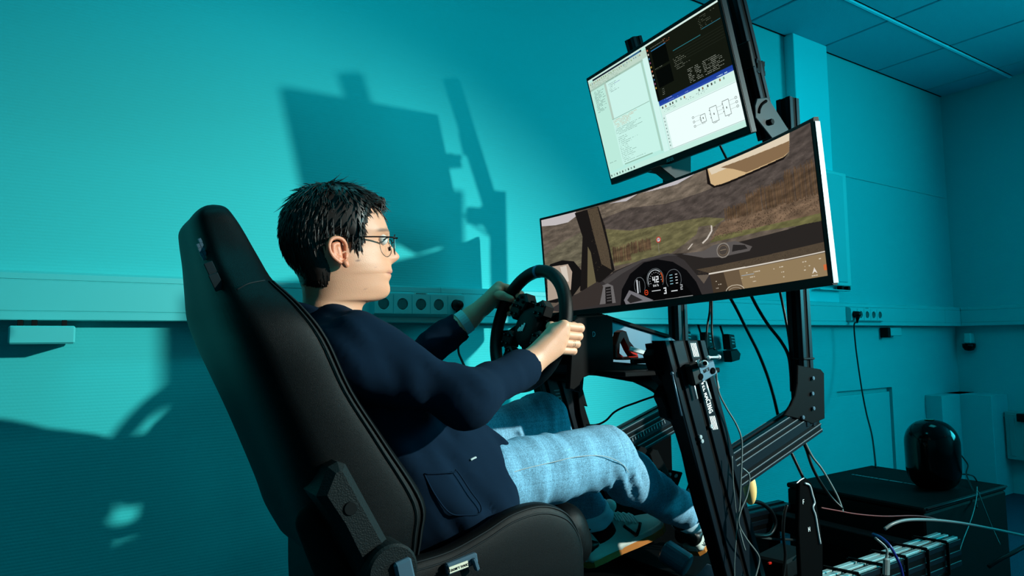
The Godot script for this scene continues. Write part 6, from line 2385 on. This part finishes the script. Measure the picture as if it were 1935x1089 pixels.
func wall_things() -> void:
	var a: Vector3 = Vector3(0.8688, 1.1350, 0.0880)
	var b: Vector3 = Vector3(1.0746, 1.1366, 0.0880)
	var pitch := (b - a).x / 3.0
	sockets("strip of five teal wall sockets on the duct just beyond the driver's chin", Vector3(a.x, a.y, 0.066), pitch, 4)
	plug("black power plug in the strip beyond the driver, cable passing behind the far arm", Vector3(a.x + pitch * 4, a.y, 0.092), [Vector3(1.1504, 1.0688, 0.1000), Vector3(1.1401, 0.9791, 0.1100), Vector3(1.1415, 0.9423, 0.1300), Vector3(1.1456, 0.9063, 0.1600)])
	var c: Vector3 = Vector3(3.6864, 1.1341, 0.0880)
	var d: Vector3 = Vector3(3.9586, 1.1360, 0.0880)
	var p2 := (d - c).x / 4.0
	sockets("small far strip of five teal wall sockets near the corner of the room", Vector3(c.x, c.y, 0.066), p2, 0)
	plug("black power plug in the far socket strip with a long cable down to the case", Vector3(c.x, c.y, 0.092), [Vector3(3.6623, 1.0725, 0.1000), Vector3(3.6668, 0.9544, 0.1000), Vector3(3.6508, 0.8233, 0.1200), Vector3(3.6042, 0.6975, 0.1600), Vector3(3.4742, 0.6002, 0.2500), Vector3(3.2431, 0.5277, 0.4000)] + [Vector3(2.8730, 0.4520, 0.6140)])
	# flat cabinet on the wall beside the curved monitor
	var tr: Vector3 = Vector3(3.6520, 1.9340, 0.1100)
	var br: Vector3 = Vector3(3.6287, 1.2906, 0.1100)
	var cab := thing("wall_cabinet", "flat teal wall cabinet half hidden behind the right end of the curved monitor", "cabinet", Vector3(tr.x - 0.25, (tr.y + br.y) / 2, 0.0))
	var s := begin()
	box(s, Vector3(0, 0, 0.0825), Vector3(0.5, tr.y - br.y, 0.045), Basis(), 0.004)
	part("body", s, mats.white_plastic, cab)
	s = begin()
	box(s, Vector3(-0.012, 0.0, 0.107), Vector3(0.44, tr.y - br.y - 0.04, 0.006), Basis(), 0.003)
	part("door", s, mats.duct_plastic, cab)
	s = begin()
	for x in [0.235, 0.17]:
		box(s, Vector3(x, -(tr.y - br.y) / 2 - 0.011, 0.085), Vector3(0.022, 0.022, 0.03), Basis(), 0.002)
	part("bracket", s, mats.dark_print, cab)
	s = begin()
	box(s, Vector3(0.1, -(tr.y - br.y) / 2 - 0.024, 0.085), Vector3(0.30, 0.005, 0.035), Basis(), 0.001)
	part("shelf", s, mats.white_plastic, cab)
	# device slung under the duct at the left
	var l0: Vector3 = Vector3(-0.1332, 1.0258, 0.0600)
	var l1: Vector3 = Vector3(0.0071, 1.0305, 0.0600)
	var dev := thing("under_duct_box", "flat teal box slung under the wall duct at the far left of the picture", "box", Vector3((l0.x + l1.x) / 2, 1.034, 0.05))
	s = begin()
	box(s, Vector3(0, 0, 0.02), Vector3(l1.x - l0.x, 0.046, 0.10), Basis(), 0.004)
	part("body", s, mats.duct_plastic, dev)
	s = begin()
	for x in [-0.05, -0.02, 0.045]:
		box(s, Vector3(x, 0.031, 0.0), Vector3(0.012, 0.018, 0.03), Basis(), 0.001)
	part("clip", s, mats.black_plastic, dev)
	# small box under the duct, far side
	var sm := thing("cable_outlet_box", "small pale box fixed under the far end of the wall duct", "box", Vector3(Vector3(4.2065, 1.0212, 0.0500).x, 1.036, 0.025))
	s = begin()
	box(s, Vector3(0, 0, 0.0), Vector3(0.13, 0.05, 0.05), Basis(), 0.004)
	part("body", s, mats.duct_plastic, sm)
	s = begin()
	box(s, Vector3(-0.078, -0.004, 0.0), Vector3(0.03, 0.06, 0.05), Basis(), 0.003)  # dark block standing in for the shadow left of the box
	part("connector", s, mats.black_plastic, sm)
	# sensor on the end wall under the duct
	var q: Vector3 = Vector3(5.0500, 0.9606, 0.0942)
	var se := thing("wall_sensor", "small two-tone sensor with a black dome on the end wall under the duct", "sensor", q)
	s = begin()
	box(s, Vector3(0, 0.03, 0), Vector3(0.06, 0.07, 0.045), Basis(), 0.006)
	part("mount", s, mats.white_plastic, se)
	s = begin()
	lathe(s, [Vector2(0.004, -0.055), Vector2(0.026, -0.05), Vector2(0.038, -0.03), Vector2(0.040, -0.005), Vector2(0.003, -0.004)], Transform3D(Basis(), Vector3(-0.01, 0, 0)), 24)
	part("dome", s, mats.gloss_black, se)
	# radiator with valve
	var rt: Vector3 = Vector3(4.9900, 0.5127, 0.2887)
	var rb: Vector3 = Vector3(4.9900, 0.2229, 0.2795)
	var ra := thing("radiator", "pale panel radiator on the end wall at the right edge of the picture", "radiator", Vector3(5.02, (rt.y + rb.y) / 2, rt.z + 0.6))
	s = begin()
	box(s, Vector3(-0.015, 0, 0), Vector3(0.03, rt.y - rb.y, 1.2), Basis(), 0.006)
	part("panel", s, mats.radiator_white, ra)
	for k in 18:
		s = begin()
		box(s, Vector3(-0.031, 0, -0.56 + k * 0.066), Vector3(0.006, rt.y - rb.y - 0.05, 0.03), Basis(), 0.002)
		part("rib", s, mats.radiator_white, ra)
	s = begin()
	box(s, Vector3(0.015, (rt.y - rb.y) / 2 + 0.004, 0), Vector3(0.08, 0.012, 1.2), Basis(), 0.003)
	part("top_grille", s, mats.radiator_white, ra)
	s = begin()
	for z in [-0.5, 0.5]:
		box(s, Vector3(0.03, -0.05, z), Vector3(0.06, 0.03, 0.03), Basis(), 0.002)
	part("bracket", s, mats.radiator_white, ra)
	s = begin()
	var vc := Vector3(-0.01, (rt.y - rb.y) / 2 - 0.02, -0.6)
	cyl(s, vc, vc + Vector3(0, 0, -0.03), 0.008, 12)
	lathe(s, [Vector2(0.003, 0.0), Vector2(0.018, 0.0), Vector2(0.021, 0.012), Vector2(0.021, 0.045), Vector2(0.017, 0.055), Vector2(0.003, 0.056)], Transform3D(Basis(Vector3(1, 0, 0), Vector3(0, 0, -1), Vector3(0, 1, 0)), vc + Vector3(0, 0, -0.025)), 16, false)
	part("valve", s, mats.radiator_white, ra)
	s = begin()
	var bk: Vector3 = Vector3(4.9700, 0.4930, 0.3918) - ra.position
	box(s, bk, Vector3(0.03, 0.05, 0.05), Basis(), 0.004)
	part("meter", s, mats.black_plastic, ra, "black heat meter clipped to the radiator")
	# black adapters hanging from the duct
	var ad := [[1378, "nearest the monitor post"], [1334, "middle of three, above the near upright"], [1298, "leftmost of three, beside the far post"]]
	for i in 3:
		var at: Vector3 = [Vector3(2.6629, 0.9680, 0.0500), Vector3(2.5049, 0.9776, 0.0500), Vector3(2.3584, 0.9842, 0.0500)][i]
		var h := thing("hanging_adapter", "black adapter hanging below the wall duct, " + ad[i][1], "adapter", at, "")
		s = begin()
		tube(s, [Vector3(-0.04, 0.10, -0.02), Vector3(-0.035, 0.06, -0.01), Vector3(-0.02, 0.035, 0)], 0.005, 8)
		part("cable", s, mats.cable_black, h)
		s = begin()
		prism(s, [Vector2(-0.03, 0.06), Vector2(0.015, 0.055), Vector2(0.025, -0.005), Vector2(-0.022, -0.015)], -0.02, 0.02, Transform3D(), 0.004)
		part("body", s, mats.black_plastic, h)
		s = begin()
		prism(s, [Vector2(-0.025, -0.02), Vector2(0.03, -0.012), Vector2(0.055, -0.035), Vector2(0.045, -0.065), Vector2(-0.015, -0.075)], -0.022, 0.022, Transform3D(), 0.004)
		part("plug_head", s, mats.black_plastic, h)
		s = begin()
		for k in 3:
			box(s, Vector3(0.0, 0.042 - k * 0.014, 0.0212), Vector3(0.026 - k * 0.004, 0.006, 0.0008), Basis(Vector3(0, 0, 1), -0.1))
		part("label_print", s, mats.grey_print, h)

# ---------------------------------------------------------------- small things on and around the frame
func small_things() -> void:
	# keyboard on its tray behind the wheel's far side
	var k0: Vector3 = Vector3(0.9123, 0.9267, 0.4600)
	var k1: Vector3 = Vector3(1.1067, 0.9351, 0.4600)
	var kb := Basis(Vector3(0, 0, 1), atan2((k1 - k0).y, (k1 - k0).x))
	var kc := (k0 + k1) * 0.5 + Vector3(0.02, -0.010, 0.07)
	var t := thing("keyboard_tray", "thin black tray on an arm carrying the keyboard behind the far arm", "tray", kc + Vector3(0, -0.020, 0))
	var s := begin()
	box(s, Vector3.ZERO, Vector3((k1 - k0).length() + 0.14, 0.008, 0.18), kb, 0.002)
	part("plate", s, mats.black_metal, t)
	s = begin()
	bar(s, Vector3(0.12, -0.01, 0.02), Vector3(1.24, 0.80, 0.60) - t.position, 0.025, 0.015, Vector3.UP, 0.002)
	part("arm", s, mats.black_metal, t)
	var k := thing("keyboard", "black computer keyboard lying on the tray beyond the driver's far arm", "keyboard", kc)
	s = begin()
	box(s, Vector3(0, -0.006, 0), Vector3((k1 - k0).length() + 0.12, 0.018, 0.15), kb, 0.004)
	part("body", s, mats.black_plastic, k)
	s = begin()
	for r in 6:
		for c in 17:
			box(s, kb * Vector3((c - 8) * 0.0195 + r * 0.003, 0.006, -0.055 + r * 0.020), Vector3(0.0155, 0.008, 0.0155), kb, 0.002)
	var keys := part("keys", s, mats.matte_black, k)
	keys.set_meta("kind", "stuff")
	s = begin()
	var r := RandomNumberGenerator.new()
	r.seed = 6
	for i in 26:
		box(s, kb * Vector3((r.randi_range(0, 16) - 8) * 0.0195, 0.0103, -0.055 + r.randi_range(0, 5) * 0.020), Vector3(0.006, 0.0006, 0.004), kb)
	var legends := part("key_legends", s, mats.grey_print, k)
	legends.set_meta("kind", "stuff")
	# clamp with two round holes on the lettered upright
	var cl := thing("quick_clamp", "small grey clamp plate with two black holes and a screw, bolted over the white lettering", "clamp", Vector3(1.2535, 0.9266, 1.1150))
	var o := cl.position
	s = begin()
	prism(s, [Vector2(1.2232, 0.9399), Vector2(1.2770, 0.9521), Vector2(1.2884, 0.9204), Vector2(1.2357, 0.9014)].map(func(p): return p - Vector2(o.x, o.y)), -0.010, 0.006, Transform3D(), 0.002)
	part("plate", s, mats.steel_grey, cl)
	s = begin()
	for p in [Vector3(1.2284, 0.9154, 1.1220), Vector3(1.2712, 0.9275, 1.1220)]:
		cyl(s, p - o - Vector3(0, 0, 0.002), p - o + Vector3(0, 0, 0.0025), 0.0076, 20, 0.001)
	part("hole", s, mats.matte_black, cl)
	s = begin()
	cyl(s, Vector3(1.2300, 0.9424, 1.1250) - o, Vector3(1.2122, 0.9470, 1.1500) - o, 0.008, 18, 0.002)
	part("screw", s, mats.silver, cl)
	s = begin()
	cyl(s, Vector3(1.2128, 0.9470, 1.1495) - o, Vector3(1.2110, 0.9472, 1.1515) - o, 0.005, 14)
	part("screw_hole", s, mats.matte_black, cl)
	s = begin()
	tube(s, [Vector3(1.2567, 0.9589, 1.1200) - o, Vector3(1.3199, 0.9585, 1.1000) - o], 0.003, 8)
	ellipsoid(s, Vector3(1.3199, 0.9585, 1.1000) - o, Vector3.ONE * 0.006)
	ellipsoid(s, Vector3(1.2604, 0.9588, 1.1200) - o, Vector3.ONE * 0.005)
	part("handle", s, mats.silver, cl)
	s = begin()
	tube(s, [Vector3(1.2538, 0.9017, 1.1120) - o, Vector3(1.2701, 0.8612, 1.1120) - o], 0.004, 8)
	tube(s, [Vector3(1.2184, 0.9006, 1.1080) - o, Vector3(1.2291, 0.8633, 1.1080) - o], 0.003, 8)
	tube(s, [Vector3(1.2917, 0.9152, 1.1120) - o, Vector3(1.3014, 0.8846, 1.1120) - o], 0.003, 8)
	part("rod", s, mats.silver, cl)
	s = begin()
	box(s, Vector3(1.2150, 0.9229, 1.1120) - o, Vector3(0.030, 0.052, 0.02), Basis(Vector3(0, 0, 1), 0.28), 0.004)
	part("block", s, mats.black_plastic, cl)
	text("mark", "MCR", 0.011, mats.dark_print, cl, Transform3D(Basis(Vector3(0, 0, 1), 0.30), Vector3(1.2497, 0.9294, 1.1215) - o))
	# gear lever plate with the letters F and H
	var gl := thing("shifter_plate", "upright black shifter plate with white letters F and H in front of the equipment case", "shifter", Vector3(1.5172, 0.5576, 1.1900))
	o = gl.position
	s = begin()
	prism(s, [Vector2(1.4799, 0.6544), Vector2(1.5082, 0.6623), Vector2(1.5288, 0.6484), Vector2(1.5428, 0.6045), Vector2(1.5556, 0.5454), Vector2(1.5624, 0.4934), Vector2(1.5550, 0.4064), Vector2(1.4683, 0.4237), Vector2(1.4673, 0.5466)].map(func(p): return p - Vector2(o.x, o.y)), -0.004, 0.006, Transform3D(), 0.002)
	part("plate", s, mats.matte_black, gl)
	s = begin()  # highlight along the plate edge, modelled as two bright silver tubes
	tube(s, spline([Vector3(1.4973, 0.6510, 1.1980), Vector3(1.5161, 0.6437, 1.1980), Vector3(1.5251, 0.6210, 1.1980), Vector3(1.5323, 0.6011, 1.1980), Vector3(1.5247, 0.5895, 1.1980), Vector3(1.5340, 0.5693, 1.1980), Vector3(1.5401, 0.5369, 1.1980), Vector3(1.5480, 0.5003, 1.1980)].map(func(p): return p - o), 4), 0.0026, 8)
	part("highlight_strip", s, mats.silver, gl, "edge highlight painted as a bright strip")
	s = begin()
	tube(s, spline([Vector3(1.4638, 0.6551, 1.1980), Vector3(1.4789, 0.6608, 1.1980), Vector3(1.4941, 0.6640, 1.1980)].map(func(p): return p - o), 4), 0.0015, 6)
	part("highlight_strip", s, mats.silver, gl)
	text("letter", "F", 0.014, mats.white_print, gl, Transform3D(Basis(), Vector3(1.4890, 0.6081, 1.1970) - o))
	text("letter", "H", 0.014, mats.white_print, gl, Transform3D(Basis(), Vector3(1.5072, 0.5406, 1.1970) - o))
	# cream handle peeping out behind the near upright
	var cr := thing("cream_grip", "cream-coloured rounded grip showing behind the near upright below the monitor arm", "grip", Vector3(1.5036, 0.6143, 1.0300))
	s = begin()
	ellipsoid(s, Vector3.ZERO, Vector3(0.018, 0.048, 0.02), Basis(Vector3(0, 0, 1), 0.12), 24)
	part("grip_body", s, mats.cream_plastic, cr)
	s = begin()
	tube(s, [Vector3(-0.01, -0.03, -0.01), Vector3(-0.03, -0.12, -0.04)], 0.008, 10)
	part("stem", s, mats.black_plastic, cr)
	# power brick on the foot plate and a pale connector by the rail
	var pb := thing("power_brick", "flat black power brick lying between the near upright and the shifter plate", "power brick", Vector3(Vector3(1.6750, 0.4000, 0.9986).x, 0.0, 1.0))
	s = begin()
	box(s, Vector3(0, 0.385, 0), Vector3(0.16, 0.05, 0.09), Basis(Vector3.UP, 0.2), 0.006)
	part("body", s, mats.case_black, pb)
	s = begin()
	box(s, Vector3(-0.085, 0.40, 0.02), Vector3(0.012, 0.006, 0.006), Basis(), 0.001)
	part("indicator", s, mats.red_plastic, pb, "small red indicator")
	var pc := thing("pale_connector", "pale cable connector dangling beside the bright base rail", "connector", Vector3(1.7628, 0.4159, 1.2400))
	s = begin()
	box(s, Vector3.ZERO, Vector3(0.020, 0.045, 0.012), Basis(Vector3(0, 0, 1), -0.15), 0.004)
	part("body", s, mats.cable_grey, pc)
	s = begin()
	tube(s, spline([Vector3(0, 0.02, 0), Vector3(0.006, 0.045, 0), Vector3(-0.01, 0.07, -0.02)], 4), 0.003, 6)
	part("lead", s, mats.cable_grey, pc)

func cable(label: String, pts: Array, r: float, m: Material, group := "") -> void:
	var c: Vector3 = pts[0]
	var s := begin()
	tube(s, spline(pts.map(func(p): return p - c), 6), r, 8)
	var o := part("cable", s, m)
	o.position = c
	tag(o, label, "cable", group)

func cables() -> void:
	var bk: Material = mats.cable_black
	cable("black cable dropping from the curved monitor in a long curve left of the near post", [Vector3(1.6412, 1.1301, 0.8800), Vector3(1.6474, 1.0896, 0.9000), Vector3(1.6661, 1.0265, 0.9200), Vector3(1.6842, 0.9641, 0.9400), Vector3(1.6827, 0.8959, 0.9700), Vector3(1.6800, 0.8368, 0.9900), Vector3(1.6857, 0.7747, 1.0000), Vector3(1.7150, 0.7085, 1.0000), Vector3(1.7214, 0.6587, 1.0200), Vector3(1.7167, 0.6083, 1.0500)], 0.0045, bk)
	cable("black cable bending from the curved monitor onto the near post at its cable tie", [Vector3(1.6480, 1.1320, 0.9500), Vector3(1.6523, 1.0894, 0.9700), Vector3(1.6561, 1.0398, 1.0000), Vector3(1.6781, 0.9974, 1.0200), Vector3(1.6828, 0.9573, 1.0400), Vector3(1.6843, 0.9131, 1.0450), Vector3(1.6847, 0.8544, 1.0450)], 0.0045, bk)
	cable("short black cable close against the upper near post under the curved monitor", [Vector3(1.7166, 1.1368, 1.0000), Vector3(1.7285, 1.0939, 1.0000), Vector3(1.7256, 1.0474, 1.0100), Vector3(1.7201, 1.0016, 1.0200), Vector3(1.7101, 0.9641, 1.0300)], 0.004, bk)
	cable("thin black cable hanging straight between the two posts, the left of a close pair", [Vector3(1.7094, 1.1267, 0.7500), Vector3(1.7049, 1.0893, 0.7500), Vector3(1.6926, 1.0470, 0.7500), Vector3(1.6738, 1.0050, 0.7600), Vector3(1.6280, 0.9725, 0.8000)], 0.0035, bk)
	cable("thin black cable hanging straight between the two posts, the right of a close pair", [Vector3(1.7051, 1.1260, 0.7600), Vector3(1.7031, 1.0888, 0.7600), Vector3(1.7004, 1.0383, 0.7600), Vector3(1.6913, 0.9964, 0.7700), Vector3(1.6617, 0.9720, 0.8000)], 0.0035, bk)
	cable("short black cable between the two monitors", [Vector3(1.6445, 1.6079, 0.8600), Vector3(1.6580, 1.5867, 0.8600), Vector3(1.6888, 1.5669, 0.8500), Vector3(1.7152, 1.5493, 0.8400)], 0.004, bk)
	cable("dark cable below the near monitor arm running down to the case", [Vector3(1.6860, 0.7263, 1.0700), Vector3(1.7030, 0.6961, 1.0700), Vector3(1.7087, 0.6540, 1.0800), Vector3(1.7241, 0.6139, 1.0900), Vector3(1.7586, 0.5658, 1.1000), Vector3(1.7784, 0.5357, 1.1200)], 0.0045, bk)
	cable("grey shiny cable below the near monitor arm forking away from the dark one", [Vector3(1.6855, 0.7240, 1.0750), Vector3(1.7130, 0.6778, 1.0800), Vector3(1.7366, 0.6452, 1.0900), Vector3(1.7617, 0.6010, 1.1000), Vector3(1.7773, 0.5623, 1.1100), Vector3(1.7802, 0.5269, 1.1200)], 0.003, mats.cable_grey)
	cable("thin grey cable snaking down the face of the near upright from the clamp", [Vector3(1.2907, 0.9279, 1.1150), Vector3(1.2974, 0.8774, 1.1150), Vector3(1.3219, 0.8384, 1.1150), Vector3(1.3482, 0.7992, 1.1200), Vector3(1.3595, 0.7673, 1.1250), Vector3(1.3615, 0.7357, 1.1250), Vector3(1.3538, 0.6740, 1.1250), Vector3(1.3461, 0.6130, 1.1250), Vector3(1.3378, 0.5712, 1.1250), Vector3(1.3423, 0.5288, 1.1300), Vector3(1.3523, 0.5027, 1.1300)], 0.0021, mats.cable_grey)
	cable("thin grey cable crossing over at the foot of the near upright, kinked below", [Vector3(1.3607, 0.6919, 1.1250), Vector3(1.3786, 0.6719, 1.1300), Vector3(1.3680, 0.6295, 1.1300), Vector3(1.3451, 0.5952, 1.1280), Vector3(1.3356, 0.5660, 1.1280), Vector3(1.3578, 0.5287, 1.1300), Vector3(1.3984, 0.4848, 1.1300), Vector3(1.4010, 0.4633, 1.1300), Vector3(1.3829, 0.4298, 1.1300)], 0.0021, mats.cable_grey)
	cable("hair-thin dark cable along the lower left of the near upright face", [Vector3(1.3301, 0.7231, 1.1200), Vector3(1.3316, 0.6510, 1.1200), Vector3(1.3363, 0.6011, 1.1200), Vector3(1.3372, 0.5518, 1.1200), Vector3(1.3253, 0.4807, 1.1200), Vector3(1.3228, 0.4389, 1.1200)], 0.0014, mats.cable_grey)
	cable("thin black wire sagging across the gap under the wheel deck", [Vector3(1.2127, 0.7666, 0.7200), Vector3(1.2343, 0.7683, 0.7400), Vector3(1.2502, 0.7806, 0.7600), Vector3(1.2623, 0.8032, 0.7800), Vector3(1.2798, 0.8180, 0.8000), Vector3(1.2954, 0.8307, 0.8300), Vector3(1.3102, 0.8432, 0.8600), Vector3(1.3260, 0.8575, 0.9000)], 0.0028, bk)
	cable("thick black cable loop on the carpet beside the case", [Vector3(1.8737, 0.4734, 0.7500), Vector3(1.9406, 0.4555, 0.7400), Vector3(1.9889, 0.4210, 0.7400), Vector3(2.0060, 0.3802, 0.7400), Vector3(1.9755, 0.3503, 0.7400), Vector3(1.9200, 0.3542, 0.7400), Vector3(1.8539, 0.3723, 0.7500)], 0.007, bk)
	cable("thin red cable running along the front of the equipment case", [Vector3(1.6810, 0.5523, 1.1200), Vector3(1.7482, 0.5358, 1.1200), Vector3(1.8489, 0.5112, 1.1200), Vector3(1.9842, 0.4854, 1.1200), Vector3(2.1311, 0.4652, 1.1200), Vector3(2.2246, 0.4482, 1.1200), Vector3(2.3168, 0.4235, 1.1300)], 0.0018, mats.cable_red)
	cable("pale grey cable arching over the bright rail and out at the right", [Vector3(1.9125, 0.4697, 1.1600), Vector3(1.9392, 0.4821, 1.1700), Vector3(1.9970, 0.4855, 1.1800), Vector3(2.1096, 0.4706, 1.1900), Vector3(2.2450, 0.4445, 1.2000), Vector3(2.3902, 0.4100, 1.2100), Vector3(2.5282, 0.3756, 1.2200), Vector3(2.6838, 0.3352, 1.2200)], 0.0045, mats.cable_grey)
	cable("black lead from the back of the capsule speaker with a twist in it", [Vector3(2.9602, 0.5460, 0.9000), Vector3(2.9585, 0.5200, 0.9200), Vector3(2.9392, 0.5004, 0.9400), Vector3(2.8755, 0.4804, 0.9600), Vector3(2.8029, 0.4622, 1.0000), Vector3(2.6964, 0.4427, 1.0600), Vector3(2.6108, 0.4167, 1.1000)], 0.0028, bk)
	cable("short pale-ended lead beside the capsule speaker on the case", [Vector3(2.9027, 0.4672, 0.9200), Vector3(2.9300, 0.4671, 0.9400), Vector3(2.8868, 0.4704, 0.9800), Vector3(2.8623, 0.4588, 1.0000)], 0.0028, bk)
	cable("thin grey wire dangling at the near corner of the case, bending left", [Vector3(2.6212, 0.4864, 1.1000), Vector3(2.5884, 0.4570, 1.1100), Vector3(2.5394, 0.4221, 1.1200), Vector3(2.4804, 0.3902, 1.1300), Vector3(2.4156, 0.3610, 1.1400), Vector3(2.3515, 0.3253, 1.1500)], 0.0018, mats.cable_grey)
	cable("thin grey wire dangling at the near corner of the case, bending right", [Vector3(2.6269, 0.4714, 1.1000), Vector3(2.6284, 0.4339, 1.1100), Vector3(2.6366, 0.3905, 1.1200), Vector3(2.6447, 0.3474, 1.1300), Vector3(2.6419, 0.3000, 1.1500)], 0.0018, mats.cable_grey)
	cable("blue cable draped over the bright base rail", [Vector3(1.9592, 0.4342, 1.1000), Vector3(1.9067, 0.4454, 1.1500), Vector3(1.8740, 0.4403, 1.1900), Vector3(1.8843, 0.4131, 1.2000), Vector3(1.9078, 0.3781, 1.2000), Vector3(1.9198, 0.3367, 1.2000)], 0.004, mats.cable_blue)
	cable("thick black cable entering at the lower right edge of the picture", [Vector3(2.3278, 0.3100, 1.2400), Vector3(2.3583, 0.3312, 1.2600), Vector3(2.3995, 0.3490, 1.2800), Vector3(2.4612, 0.3697, 1.3000)], 0.006, bk)
	cable("pale cable on the carpet left of the case", [Vector3(2.0863, 0.2942, 0.6200), Vector3(2.1518, 0.2779, 0.6200), Vector3(2.2446, 0.2606, 0.6200), Vector3(2.3474, 0.2357, 0.6200)], 0.0045, mats.cable_grey)
	cable("dark cable curling round the left front corner of the case", [Vector3(1.5625, 0.5719, 1.1000), Vector3(1.5495, 0.5471, 1.1000), Vector3(1.5418, 0.5019, 1.1000), Vector3(1.5467, 0.4483, 1.1000), Vector3(1.5342, 0.3982, 1.1000)], 0.004, bk)
	cable("grey cable curving in front of the case near the shifter", [Vector3(1.5191, 0.4505, 1.1400), Vector3(1.5270, 0.4644, 1.1500), Vector3(1.5448, 0.4676, 1.1500), Vector3(1.5625, 0.4683, 1.1500)], 0.0026, mats.cable_grey)
	for i in 6:
		var x: float = [1.62, 1.74, 1.86, 1.98, 2.10, 2.22][i]
		var s := begin()
		var ring := []
		for q in [[0.3825, -0.043], [0.3825, 0.043], [0.288, 0.043], [0.288, -0.043]]:
			ring.append(Vector3(0.012 * signf(q[1]), q[0] - 0.335, q[1]))
		for k in 4:
			var a: Vector3 = ring[k]
			var b: Vector3 = ring[(k + 1) % 4]
			bar(s, a, b, 0.010, 0.0035, Vector3(1, 0.2, 0.1), 0.001)
		var o := part("cable_strap", s, mats.rubber)
		o.position = Vector3(x, 0.335, 1.13)
		tag(o, "black strap round the bright base rail, " + ["nearest the uprights", "second from the uprights", "third from the uprights", "fourth from the uprights", "second from the rail's far end", "at the rail's far end"][i], "strap", "straps round the near base rail")
